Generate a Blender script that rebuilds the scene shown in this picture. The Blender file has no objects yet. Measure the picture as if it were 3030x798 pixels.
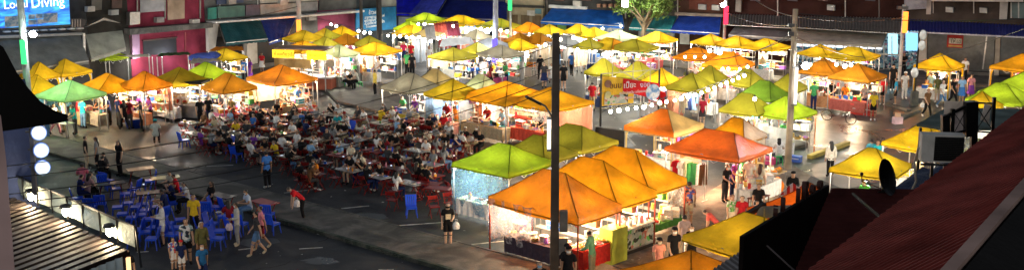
import bpy, bmesh, math, random
from mathutils import Vector, Matrix
random.seed(11)
R = math.radians
SC = bpy.context.scene
COL = SC.collection
LM = 2.75
FPX, CAMZ, TILT = 3565.0, 13.6, R(12)
ORD = ['first','second','third','fourth','fifth','sixth','seventh','eighth','ninth','tenth','eleventh','twelfth','thirteenth','fourteenth','fifteenth','sixteenth','seventeenth','eighteenth']

def ray(px, py):
    dx = (px-1515)/FPX; dy = (399-py)/FPX
    return Vector((dx, math.cos(TILT)+dy*math.sin(TILT), -math.sin(TILT)+dy*math.cos(TILT)))
def P(px, py, z=0.0):                       # where the line of sight meets height z
    d = ray(px, py); s = (z-CAMZ)/d.z
    return Vector((d.x*s, d.y*s, z))
def D(px, py, y):                           # ... meets the distance y
    d = ray(px, py); s = y/d.y
    return Vector((d.x*s, y, CAMZ+d.z*s))

# ------------------------------------------------------------------ mesh collector
class MB:
    def __init__(s): s.v=[]; s.f=[]; s.m=[]; s.cm=0; s.T=Matrix()
    def add(s, vs, fs):
        b=len(s.v)
        s.v += [tuple(s.T @ Vector(v)) for v in vs]
        s.f += [tuple(b+i for i in f) for f in fs]; s.m += [s.cm]*len(fs)
        return s
    def box(s, c, d, rz=0.0, tap=1.0):
        x,y,z=d[0]/2,d[1]/2,d[2]/2; ca,sa=math.cos(rz),math.sin(rz); vs=[]
        for sz in (-1,1):
            k = tap if sz>0 else 1.0
            for sx,sy in ((-1,-1),(1,-1),(1,1),(-1,1)):
                a,b=sx*x*k,sy*y*k
                vs.append((c[0]+a*ca-b*sa, c[1]+a*sa+b*ca, c[2]+sz*z))
        return s.add(vs,[(3,2,1,0),(4,5,6,7),(0,1,5,4),(1,2,6,5),(2,3,7,6),(3,0,4,7)])
    def tube(s, p0, p1, r0, r1=None, n=8, cap=True):
        r1=r0 if r1 is None else r1
        p0,p1=Vector(p0),Vector(p1); d=(p1-p0)
        if d.length<1e-6: return s
        d.normalize(); a=d.orthogonal().normalized(); b=d.cross(a); vs=[]
        for p,r in ((p0,r0),(p1,r1)):
            for k in range(n):
                t=2*math.pi*k/n; vs.append(p+a*(r*math.cos(t))+b*(r*math.sin(t)))
        fs=[(k,(k+1)%n,n+(k+1)%n,n+k) for k in range(n)]
        if cap: fs += [tuple(range(n-1,-1,-1)), tuple(range(n,2*n))]
        return s.add(vs,fs)
    def path(s, pts, r, n=6):
        for a,b in zip(pts,pts[1:]): s.tube(a,b,r,n=n)
        return s
    def bar(s, p0, p1, w, h=None):           # square bar
        h=h or w; p0,p1=Vector(p0),Vector(p1); d=(p1-p0).normalized()
        up=Vector((0,0,1)) if abs(d.z)<.95 else Vector((0,1,0))
        a=d.cross(up).normalized()*(w/2); b=a.cross(d).normalized()*(h/2)
        vs=[p0-a-b,p0+a-b,p0+a+b,p0-a+b,p1-a-b,p1+a-b,p1+a+b,p1-a+b]
        return s.add(vs,[(3,2,1,0),(4,5,6,7),(0,1,5,4),(1,2,6,5),(2,3,7,6),(3,0,4,7)])
    def lathe(s, c, prof, n=12):
        vs=[];fs=[]
        for r,z in prof:
            for k in range(n):
                t=2*math.pi*k/n; vs.append((c[0]+r*math.cos(t),c[1]+r*math.sin(t),c[2]+z))
        for j in range(len(prof)-1):
            for k in range(n): fs.append((j*n+k,j*n+(k+1)%n,(j+1)*n+(k+1)%n,(j+1)*n+k))
        fs.append(tuple(range(n-1,-1,-1))); fs.append(tuple(range((len(prof)-1)*n,len(prof)*n)))
        return s.add(vs,fs)
    def ball(s, c, r, n=10, m=6, sc=(1,1,1)):
        prof=[]; vs=[];fs=[]
        for j in range(m+1):
            a=-math.pi/2+math.pi*j/m
            for k in range(n):
                t=2*math.pi*k/n
                vs.append((c[0]+sc[0]*r*math.cos(a)*math.cos(t),c[1]+sc[1]*r*math.cos(a)*math.sin(t),c[2]+sc[2]*r*math.sin(a)))
        for j in range(m):
            for k in range(n): fs.append((j*n+k,j*n+(k+1)%n,(j+1)*n+(k+1)%n,(j+1)*n+k))
        return s.add(vs,fs)
    def quad(s,a,b,c,d): return s.add([a,b,c,d],[(0,1,2,3)])
    def slab(s, poly, off):                  # polygon extruded by vector off
        n=len(poly); off=Vector(off); vs=[Vector(p) for p in poly]; vs+= [p+off for p in vs]
        fs=[tuple(range(n-1,-1,-1)),tuple(range(n,2*n))]+[(k,(k+1)%n,n+(k+1)%n,n+k) for k in range(n)]
        return s.add(vs,fs)
    def grid(s, A,B,C,Dd, nu,nv, fn=None):   # A-B along u, A-D along v
        A,B,C,Dd=map(Vector,(A,B,C,Dd)); vs=[];fs=[]
        for j in range(nv+1):
            for i in range(nu+1):
                u,v=i/nu,j/nv
                p=(A*(1-u)+B*u)*(1-v)+(Dd*(1-u)+C*u)*v
                if fn: p=p+fn(u,v)
                vs.append(p)
        for j in range(nv):
            for i in range(nu):
                k=j*(nu+1)+i; fs.append((k,k+1,k+nu+2,k+nu+1))
        return s.add(vs,fs)
    def mesh(s, name, smooth=False):
        me=bpy.data.meshes.new(name); me.from_pydata([tuple(v) for v in s.v],[],s.f); 
        if any(s.m): me.polygons.foreach_set('material_index', s.m)
        if smooth: me.polygons.foreach_set('use_smooth',[True]*len(me.polygons))
        me.update(); return me

# ------------------------------------------------------------------ materials
MATS={}
def nm(name):
    m=bpy.data.materials.new(name); m.use_nodes=True; nt=m.node_tree; nt.nodes.clear()
    MATS[name]=m; return m,nt
def nd(nt,t,**k):
    n=nt.nodes.new(t)
    for a,b in k.items():
        if a in n.inputs: n.inputs[a].default_value=b
        else: setattr(n,a,b)
    return n
def objcolor(nt, var=0.12, scale=6.0, coord='Object'):
    oi=nd(nt,'ShaderNodeObjectInfo'); tc=nd(nt,'ShaderNodeTexCoord')
    no=nd(nt,'ShaderNodeTexNoise'); no.inputs['Scale'].default_value=scale; no.inputs['Detail'].default_value=4
    nt.links.new(tc.outputs[coord],no.inputs['Vector'])
    mr=nd(nt,'ShaderNodeMapRange'); mr.inputs['From Min'].default_value=.3; mr.inputs['From Max'].default_value=.7
    mr.inputs['To Min'].default_value=1-var; mr.inputs['To Max'].default_value=1+var
    nt.links.new(no.outputs['Fac'],mr.inputs['Value'])
    mx=nd(nt,'ShaderNodeVectorMath',operation='SCALE')
    nt.links.new(oi.outputs['Color'],mx.inputs[0]); nt.links.new(mr.outputs['Result'],mx.inputs['Scale'])
    return mx.outputs['Vector'], no, tc
def colored(name, rough=.6, metal=0.0, var=.12, scale=6.0, bump=0.0, bscale=30, coord='Object', spec=.5):
    m,nt=nm(name); c,no,tc=objcolor(nt,var,scale,coord)
    b=nd(nt,'ShaderNodeBsdfPrincipled'); b.inputs['Roughness'].default_value=rough; b.inputs['Metallic'].default_value=metal; b.inputs['Specular IOR Level'].default_value=spec
    nt.links.new(c,b.inputs['Base Color'])
    if bump:
        n2=nd(nt,'ShaderNodeTexNoise'); n2.inputs['Scale'].default_value=bscale; n2.inputs['Detail'].default_value=3
        nt.links.new(tc.outputs[coord],n2.inputs['Vector'])
        bp=nd(nt,'ShaderNodeBump'); bp.inputs['Strength'].default_value=bump; bp.inputs['Distance'].default_value=.03
        nt.links.new(n2.outputs['Fac'],bp.inputs['Height']); nt.links.new(bp.outputs['Normal'],b.inputs['Normal'])
    o=nd(nt,'ShaderNodeOutputMaterial'); nt.links.new(b.outputs[0],o.inputs[0]); return m
colored('cloth',.9,0,.18,9,.5,14,spec=.12)
colored('skin',.55,0,.05,20)
colored('hairy',.45,0,.25,40,.4,60)
colored('plastic',.35,0,.06,5)
colored('paint',.6,0,.25,2.2,.15,25,spec=.25)
colored('roof_paint',.8,0,.4,1.1,.25,14,spec=.06)
colored('metal',.38,.7,.2,4)
colored('food',.6,0,.55,34,.9,50)
colored('wall',.9,0,.45,.8,.3,8,spec=.1)
colored('rubber',.8,0,.2,8,spec=.15)
colored('leafy',.6,0,.3,3)
def canopy_mat(name, trans, rough, stain):
    m,nt=nm(name); c,no,tc=objcolor(nt,stain,1.6)
    n2=nd(nt,'ShaderNodeTexNoise'); n2.inputs['Scale'].default_value=5; n2.inputs['Detail'].default_value=3; n2.inputs['Distortion'].default_value=1.2
    nt.links.new(tc.outputs['Object'],n2.inputs['Vector'])
    bp=nd(nt,'ShaderNodeBump'); bp.inputs['Strength'].default_value=.8; bp.inputs['Distance'].default_value=.08
    nt.links.new(n2.outputs['Fac'],bp.inputs['Height'])
    b=nd(nt,'ShaderNodeBsdfPrincipled'); b.inputs['Roughness'].default_value=rough; b.inputs['Specular IOR Level'].default_value=.15 if rough>.5 else .5
    t=nd(nt,'ShaderNodeBsdfTranslucent'); mx=nd(nt,'ShaderNodeMixShader'); mx.inputs[0].default_value=trans
    nt.links.new(c,b.inputs['Base Color']); nt.links.new(c,t.inputs['Color'])
    nt.links.new(bp.outputs[0],b.inputs['Normal'])
    nt.links.new(b.outputs[0],mx.inputs[1]); nt.links.new(t.outputs[0],mx.inputs[2])
    o=nd(nt,'ShaderNodeOutputMaterial'); nt.links.new(mx.outputs[0],o.inputs[0])
canopy_mat('canopy',.12,.7,.2)
canopy_mat('canopy_glossy',.07,.25,.2)
canopy_mat('awning',.08,.6,.25)
def sheet_mat():                                    # clear plastic sheeting
    m,nt=nm('clear_sheet'); oi=nd(nt,'ShaderNodeObjectInfo')
    b=nd(nt,'ShaderNodeBsdfPrincipled'); b.inputs['Roughness'].default_value=.18; nt.links.new(oi.outputs['Color'],b.inputs['Base Color'])
    dk=nd(nt,'ShaderNodeVectorMath',operation='SCALE'); dk.inputs['Scale'].default_value=.35; nt.links.new(oi.outputs['Color'],dk.inputs[0])
    tl=nd(nt,'ShaderNodeBsdfTranslucent'); nt.links.new(dk.outputs[0],tl.inputs['Color'])
    t=nd(nt,'ShaderNodeBsdfTransparent'); tc=nd(nt,'ShaderNodeTexCoord'); no=nd(nt,'ShaderNodeTexNoise'); no.inputs['Scale'].default_value=4; no.inputs['Distortion'].default_value=2; no.inputs['Detail'].default_value=4
    nt.links.new(tc.outputs['Object'],no.inputs['Vector'])
    bp=nd(nt,'ShaderNodeBump'); bp.inputs['Strength'].default_value=1; bp.inputs['Distance'].default_value=.1; nt.links.new(no.outputs['Fac'],bp.inputs['Height']); nt.links.new(bp.outputs[0],b.inputs['Normal'])
    mr=nd(nt,'ShaderNodeMapRange'); mr.inputs['From Min'].default_value=.35; mr.inputs['From Max'].default_value=.65; mr.inputs['To Min'].default_value=.25; mr.inputs['To Max'].default_value=.75
    nt.links.new(no.outputs['Fac'],mr.inputs['Value'])
    m1=nd(nt,'ShaderNodeMixShader'); m1.inputs[0].default_value=.5; nt.links.new(b.outputs[0],m1.inputs[1]); nt.links.new(tl.outputs[0],m1.inputs[2])
    m2=nd(nt,'ShaderNodeMixShader'); nt.links.new(mr.outputs[0],m2.inputs[0]); nt.links.new(t.outputs[0],m2.inputs[1]); nt.links.new(m1.outputs[0],m2.inputs[2])
    o=nd(nt,'ShaderNodeOutputMaterial'); nt.links.new(m2.outputs[0],o.inputs[0])
sheet_mat()
def glow(name, strength, sample=False):
    m,nt=nm(name); oi=nd(nt,'ShaderNodeObjectInfo'); e=nd(nt,'ShaderNodeEmission'); e.inputs[1].default_value=strength
    nt.links.new(oi.outputs['Color'],e.inputs[0]); o=nd(nt,'ShaderNodeOutputMaterial'); nt.links.new(e.outputs[0],o.inputs[0])
    m.cycles.emission_sampling = 'AUTO' if sample else 'NONE'
glow('bulb_glow',14); glow('tube_glow',1.5); glow('sign_glow',1.0); glow('lamp_glow',60)
def flat(name,col,rough=.7,emit=0):
    m,nt=nm(name); b=nd(nt,'ShaderNodeBsdfPrincipled'); b.inputs['Base Color'].default_value=(*col,1); b.inputs['Roughness'].default_value=rough; b.inputs['Specular IOR Level'].default_value=.1
    if emit: b.inputs['Emission Color'].default_value=(*col,1); b.inputs['Emission Strength'].default_value=emit
    o=nd(nt,'ShaderNodeOutputMaterial'); nt.links.new(b.outputs[0],o.inputs[0]); return m
flat('dark_feature',(.015,.01,.01)); flat('roof_groove_shade',(.035,.008,.007)); flat('lip',(.35,.12,.1))
def pattern(name, cols, scale, rough=.85, vor=True):
    m,nt=nm(name); tc=nd(nt,'ShaderNodeTexCoord')
    if vor:
        t=nd(nt,'ShaderNodeTexVoronoi'); t.inputs['Scale'].default_value=scale; src=t.outputs['Color']
    else:
        t=nd(nt,'ShaderNodeTexNoise'); t.inputs['Scale'].default_value=scale; t.inputs['Detail'].default_value=3; src=t.outputs['Fac']
    nt.links.new(tc.outputs['Object'],t.inputs['Vector'])
    rp=nd(nt,'ShaderNodeValToRGB'); rp.color_ramp.interpolation='CONSTANT' if vor else 'LINEAR'
    el=rp.color_ramp.elements
    while len(el)<len(cols): el.new(.5)
    for i,c in enumerate(cols): el[i].position=i/len(cols); el[i].color=(*c,1)
    if vor:
        sp=nd(nt,'ShaderNodeSeparateColor'); nt.links.new(src,sp.inputs[0]); src=sp.outputs[0]
    nt.links.new(src,rp.inputs[0])
    b=nd(nt,'ShaderNodeBsdfPrincipled'); b.inputs['Roughness'].default_value=rough; nt.links.new(rp.outputs[0],b.inputs['Base Color'])
    o=nd(nt,'ShaderNodeOutputMaterial'); nt.links.new(b.outputs[0],o.inputs[0])
pattern('floral',[(.05,.03,.2),(.4,.1,.05),(.05,.08,.35),(.5,.3,.25),(.02,.02,.05)],14)
pattern('green_floral',[(.6,.65,.55),(.2,.5,.15),(.7,.7,.65),(.1,.35,.08)],12)
pattern('leaf_print',[(.55,.6,.62),(.02,.03,.05),(.3,.45,.5),(.7,.7,.72),(.05,.1,.12)],9)
pattern('stripe_print',[(.7,.7,.7),(.6,.05,.06),(.7,.7,.7),(.1,.15,.5)],10)
pattern('food_poster',[(.35,.4,.36),(.3,.34,.3),(.02,.03,.02),(.4,.12,.08),(.1,.35,.08),(.5,.45,.35),(.33,.38,.34)],6.5)
pattern('shelf_goods',[(.03,.06,.1),(.25,.4,.5),(.1,.25,.4),(.6,.7,.75),(.05,.12,.2),(.4,.2,.3),(.15,.4,.5)],7)
pattern('red_poster',[(.6,.03,.02),(.6,.04,.03),(.75,.7,.6),(.5,.02,.02),(.7,.25,.15),(.62,.03,.02)],4.5)
pattern('photo_print',[(.02,.04,.1),(.5,.55,.6),(.1,.25,.5),(.7,.7,.7),(.05,.12,.25)],2.6,.8,False)
def surf(name, c1, c2, c3, s1, s2, rough, rvar, bump=.25):
    m,nt=nm(name); tc=nd(nt,'ShaderNodeTexCoord')
    a=nd(nt,'ShaderNodeTexNoise'); a.inputs['Scale'].default_value=s1; a.inputs['Detail'].default_value=6; a.inputs['Roughness'].default_value=.6; a.inputs['Distortion'].default_value=.6
    b_=nd(nt,'ShaderNodeTexNoise'); b_.inputs['Scale'].default_value=s2; b_.inputs['Detail'].default_value=4
    for x in (a,b_): nt.links.new(tc.outputs['Object'],x.inputs['Vector'])
    rp=nd(nt,'ShaderNodeValToRGB'); el=rp.color_ramp.elements; el[0].position=.38; el[0].color=(*c1,1); el[1].position=.63; el[1].color=(*c3,1)
    e=el.new(.5); e.color=(*c2,1)
    nt.links.new(a.outputs['Fac'],rp.inputs[0])
    mr=nd(nt,'ShaderNodeMapRange'); mr.inputs['To Min'].default_value=.6; mr.inputs['To Max'].default_value=1.4; nt.links.new(b_.outputs['Fac'],mr.inputs[0])
    mx=nd(nt,'ShaderNodeVectorMath',operation='SCALE'); nt.links.new(rp.outputs[0],mx.inputs[0]); nt.links.new(mr.outputs[0],mx.inputs['Scale'])
    p=nd(nt,'ShaderNodeBsdfPrincipled'); p.inputs['Specular IOR Level'].default_value=.3 if 'wet' in name else .09; nt.links.new(mx.outputs[0],p.inputs['Base Color'])
    r2=nd(nt,'ShaderNodeMapRange'); r2.inputs['From Min'].default_value=.35; r2.inputs['From Max'].default_value=.65; r2.inputs['To Min'].default_value=rough-rvar; r2.inputs['To Max'].default_value=rough+rvar; nt.links.new(a.outputs['Fac'],r2.inputs[0]); nt.links.new(r2.outputs[0],p.inputs['Roughness'])
    bp=nd(nt,'ShaderNodeBump'); bp.inputs['Strength'].default_value=bump; bp.inputs['Distance'].default_value=.02; nt.links.new(b_.outputs['Fac'],bp.inputs['Height']); nt.links.new(bp.outputs[0],p.inputs['Normal'])
    o=nd(nt,'ShaderNodeOutputMaterial'); nt.links.new(p.outputs[0],o.inputs[0])
surf('asphalt',(.02,.023,.028),(.042,.046,.052),(.08,.083,.088),.55,38,.56,.18,.5)
surf('asphalt_wet',(.018,.026,.028),(.034,.044,.046),(.06,.072,.072),.5,30,.36,.12)
surf('concrete',(.07,.072,.07),(.115,.115,.11),(.18,.175,.165),.8,25,.75,.1)
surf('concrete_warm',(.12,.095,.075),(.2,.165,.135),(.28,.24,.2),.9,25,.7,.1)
surf('kerb_paint',(.02,.035,.028),(.05,.07,.058),(.11,.12,.105),1.5,25,.7,.1)
surf('road_line',(.25,.25,.24),(.45,.45,.43),(.6,.6,.58),3,40,.7,.1)
def ripple(name, c1, c2):
    m,nt=nm(name); tc=nd(nt,'ShaderNodeTexCoord')
    a=nd(nt,'ShaderNodeTexNoise'); a.inputs['Scale'].default_value=.7; a.inputs['Detail'].default_value=5; a.inputs['Distortion'].default_value=1
    mp=nd(nt,'ShaderNodeMapping'); mp.inputs['Scale'].default_value=(1,1,3.5); nt.links.new(tc.outputs['Object'],mp.inputs[0]); nt.links.new(mp.outputs[0],a.inputs['Vector'])
    rp=nd(nt,'ShaderNodeValToRGB'); el=rp.color_ramp.elements; el[0].position=.4; el[0].color=(*c1,1); el[1].position=.65; el[1].color=(*c2,1); nt.links.new(a.outputs['Fac'],rp.inputs[0])
    p=nd(nt,'ShaderNodeBsdfPrincipled'); nt.links.new(rp.outputs[0],p.inputs['Base Color']); nt.links.new(rp.outputs[0],p.inputs['Emission Color']); p.inputs['Emission Strength'].default_value=.75
    o=nd(nt,'ShaderNodeOutputMaterial'); nt.links.new(p.outputs[0],o.inputs[0]); m.cycles.emission_sampling='NONE'
ripple('billboard_sea',(.01,.08,.45),(.05,.42,.75))

# ------------------------------------------------------------------ objects
LABELS={}
def setprops(o,label=None,cat=None,group=None,kind=None):
    if label:
        o['label']=label; LABELS.setdefault(label,[]).append(o)
    if cat: o['category']=cat
    if group: o['group']=group
    if kind: o['kind']=kind
    return o
def ob(name, me, mat, parent=None, color=(.5,.5,.5), loc=None, rz=0.0, mats=None, smooth=False):
    if isinstance(me,MB): me=me.mesh(name,smooth)
    if not me.materials:
        for k in (mats or [mat]): me.materials.append(MATS[k])
    o=bpy.data.objects.new(name,me); COL.objects.link(o)
    o.color=(color[0],color[1],color[2],1)
    if parent: o.parent=parent
    if loc is not None: o.location=loc
    if rz: o.rotation_euler=(0,0,rz)
    return o
def empty(name, loc, rz=0.0, label=None, cat=None, group=None):
    o=bpy.data.objects.new(name,None); COL.objects.link(o); o.location=loc; o.rotation_euler=(0,0,rz); o.empty_display_size=.2
    return setprops(o,label,cat,group)
def swap(o, mat):                                   # another material on this copy only
    o.material_slots[0].link='OBJECT'; o.material_slots[0].material=MATS[mat]
def lamp(loc, power, col=(1,1,1), r=.06, parent=None, name='lamp_light'):
    l=bpy.data.lights.new(name,'POINT'); l.energy=power*LM; l.color=col; l.shadow_soft_size=r
    o=bpy.data.objects.new(name,l); COL.objects.link(o); o.location=loc
    if parent: o.parent=parent; 
    return o
def spawn(name, parts, loc, rz, label, cat, group, colors=None, scale=1.0):
    """parts: list of (part name, mesh, material, colour, [sub-parts]); meshes are shared by every copy"""
    colors=colors or {}
    if len(parts)==1:
        pn,me,mat,c,sub=parts[0]
        o=ob(name,me,mat,None,colors.get(pn,c),loc,rz); o.scale=(scale,)*3
        return setprops(o,label,cat,group)
    e=empty(name,loc,rz,label,cat,group); e.scale=(scale,)*3
    for pn,me,mat,c,sub in parts:
        o=ob(pn,me,mat,e,colors.get(pn,c))
        for sn,sme,smat,sc in sub: ob(sn,sme,smat,o,colors.get(sn,sc))
    return e
CUR=[]
def text_mesh(body, size, extrude=.01, align='LEFT'):
    cu=bpy.data.curves.new('t','FONT'); cu.body=body; cu.size=size; cu.extrude=extrude; cu.align_x=align; cu.resolution_u=2
    o=bpy.data.objects.new('t',cu); COL.objects.link(o); bpy.context.view_layer.update()
    me=bpy.data.meshes.new_from_object(o.evaluated_get(bpy.context.evaluated_depsgraph_get()))
    bpy.data.objects.remove(o); bpy.data.curves.remove(cu); me.materials.clear(); return me
def on_plane(o, origin, xdir, up=Vector((0,0,1))):     # lay a text mesh (xy) on an upright plane
    x=Vector(xdir).normalized(); z=x.cross(up).normalized(); 
    m=Matrix((x,up,z)).transposed().to_4x4(); m.translation=origin; o.matrix_world=m
def stripes(name,c1,c2,scale):
    m,nt=nm(name); tc=nd(nt,'ShaderNodeTexCoord'); wv=nd(nt,'ShaderNodeTexWave'); wv.inputs['Scale'].default_value=scale; nt.links.new(tc.outputs['Object'],wv.inputs['Vector'])
    rp=nd(nt,'ShaderNodeValToRGB'); rp.color_ramp.interpolation='CONSTANT'; rp.color_ramp.elements[0].color=(*c1,1); rp.color_ramp.elements[1].position=.5; rp.color_ramp.elements[1].color=(*c2,1); nt.links.new(wv.outputs['Fac'],rp.inputs[0])
    p=nd(nt,'ShaderNodeBsdfPrincipled'); nt.links.new(rp.outputs[0],p.inputs['Base Color']); o=nd(nt,'ShaderNodeOutputMaterial'); nt.links.new(p.outputs[0],o.inputs[0])
stripes('stripe_cloth',(.5,.02,.02),(.75,.7,.68),1.2)
# ------------------------------------------------------------------ people: one continuous skinned body per pose, clothes as children
def skeleton(pose):
    J={}
    def j(n,p,r): J[n]=[Vector(p),r]
    j('pelvis',(0,0,.93),.135); j('waist',(0,0,1.08),.118); j('chest',(0,.005,1.27),.138); j('upper',(0,.01,1.39),.115)
    j('neck',(0,0,1.49),.052); j('jaw',(0,-.02,1.555),.07); j('skull',(0,-.005,1.63),.092); j('top',(0,.0,1.69),.062)
    for s,n in ((1,'l'),(-1,'r')):
        j('sh'+n,(.165*s,.01,1.405),.062); j('el'+n,(.215*s,.03,1.13),.044); j('wr'+n,(.225*s,-.03,.89),.03)
        j('hip'+n,(.085*s,0,.88),.098); j('kn'+n,(.095*s,-.015,.49),.062); j('an'+n,(.1*s,.02,.09),.042); j('toe'+n,(.115*s,-.13,.035),.036)
    def mv(n,p): J[n][0]=Vector(p)
    def lean(deg, names=('waist','chest','upper','neck','jaw','skull','top','shl','shr','ell','elr','wrl','wrr')):
        c=J['pelvis'][0].copy(); m=Matrix.Rotation(R(deg),3,'X')
        for n in names: J[n][0]=c+m@(J[n][0]-c)
    if pose=='stand': pass
    elif pose=='phone':
        for s,n in ((1,'l'),(-1,'r')): mv('el'+n,(.22*s,.02,1.14)); mv('wr'+n,(.09*s,-.25,1.16))
    elif pose=='carry':
        mv('ell',(.22,.02,1.13)); mv('wrl',(.14,-.23,1.1))
    elif pose=='cook':
        lean(12)
        for s,n in ((1,'l'),(-1,'r')): mv('el'+n,(.24*s,-.12,1.12)); mv('wr'+n,(.14*s,-.36,1.0))
    elif pose=='walk':
        mv('knl',(.09,-.16,.5)); mv('anl',(.1,-.24,.09)); mv('toel',(.11,-.39,.05))
        mv('knr',(-.09,.06,.5)); mv('anr',(-.1,.32,.17)); mv('toer',(-.11,.2,.05))
        mv('ell',(.22,.12,1.14)); mv('wrl',(.22,.16,.9)); mv('elr',(-.22,-.04,1.13)); mv('wrr',(-.21,-.2,.95))
    elif pose=='bend':
        lean(52)
        for s,n in ((1,'l'),(-1,'r')): mv('el'+n,J['sh'+n][0]+Vector((.03*s,-.02,-.27))); mv('wr'+n,J['sh'+n][0]+Vector((.02*s,-.06,-.52)))
        mv('knl',(.1,-.06,.5)); mv('knr',(-.1,-.02,.5))
    elif pose in('sit','eat','back'):
        for n in list(J):
            if n[:3] not in('kne','knl','knr','anl','anr','toe'): J[n][0].z-=.37
        for s,n in ((1,'l'),(-1,'r')):
            mv('hip'+n,(.09*s,-.02,.53)); mv('kn'+n,(.12*s,-.43,.52)); mv('an'+n,(.12*s,-.4,.09)); mv('toe'+n,(.13*s,-.55,.035))
        mv('pelvis',(0,0,.56))
        if pose=='sit':
            lean(14)
            for s,n in ((1,'l'),(-1,'r')): mv('el'+n,(.25*s,-.16,.78)); mv('wr'+n,(.13*s,-.4,.8))
        if pose=='eat':
            lean(20)
            mv('ell',(.25,-.25,.79)); mv('wrl',(.08,-.33,1.0)); mv('elr',(-.25,-.2,.79)); mv('wrr',(-.14,-.44,.81))
        if pose=='back':
            lean(-6)
            for s,n in ((1,'l'),(-1,'r')): mv('el'+n,(.24*s,-.02,.78)); mv('wr'+n,(.1*s,-.24,.66))
    E=[('pelvis','waist'),('waist','chest'),('chest','upper'),('upper','neck'),('neck','jaw'),('jaw','skull'),('skull','top')]
    for n in 'lr': E+=[('upper','sh'+n),('sh'+n,'el'+n),('el'+n,'wr'+n),('pelvis','hip'+n),('hip'+n,'kn'+n),('kn'+n,'an'+n),('an'+n,'toe'+n)]
    for s,n in ((1,'l'),(-1,'r')):                     # hand: palm, four fingers, thumb
        d=(J['wr'+n][0]-J['el'+n][0]).normalized(); side=Vector((1,0,0))-d*d.x; side.normalize(); up=d.cross(side)*s
        w=J['wr'+n][0]; J['pa'+n]=[w+d*.075,.031]; E.append(('wr'+n,'pa'+n))
        for k,(o,L) in enumerate(((-.03,.062),(-.01,.075),(.011,.07),(.03,.055))):
            a='f%d%s'%(k,n); J[a]=[w+d*.12+side*o,.011]; J[a+'t']=[w+d*(.12+L)+side*o+up*.018,.009]
            E+=[('pa'+n,a),(a,a+'t')]
        J['th'+n]=[w+d*.07-side*(.05*s)+up*.01,.012]; J['tht'+n]=[w+d*.115-side*(.058*s)+up*.025,.01]; E+=[('pa'+n,'th'+n),('th'+n,'tht'+n)]
    return J,E
def closest(p,a,b):
    ab=b-a; t=max(0,min(1,(p-a).dot(ab)/max(1e-9,ab.length_squared))); return (p-(a+ab*t)).length, t
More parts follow.
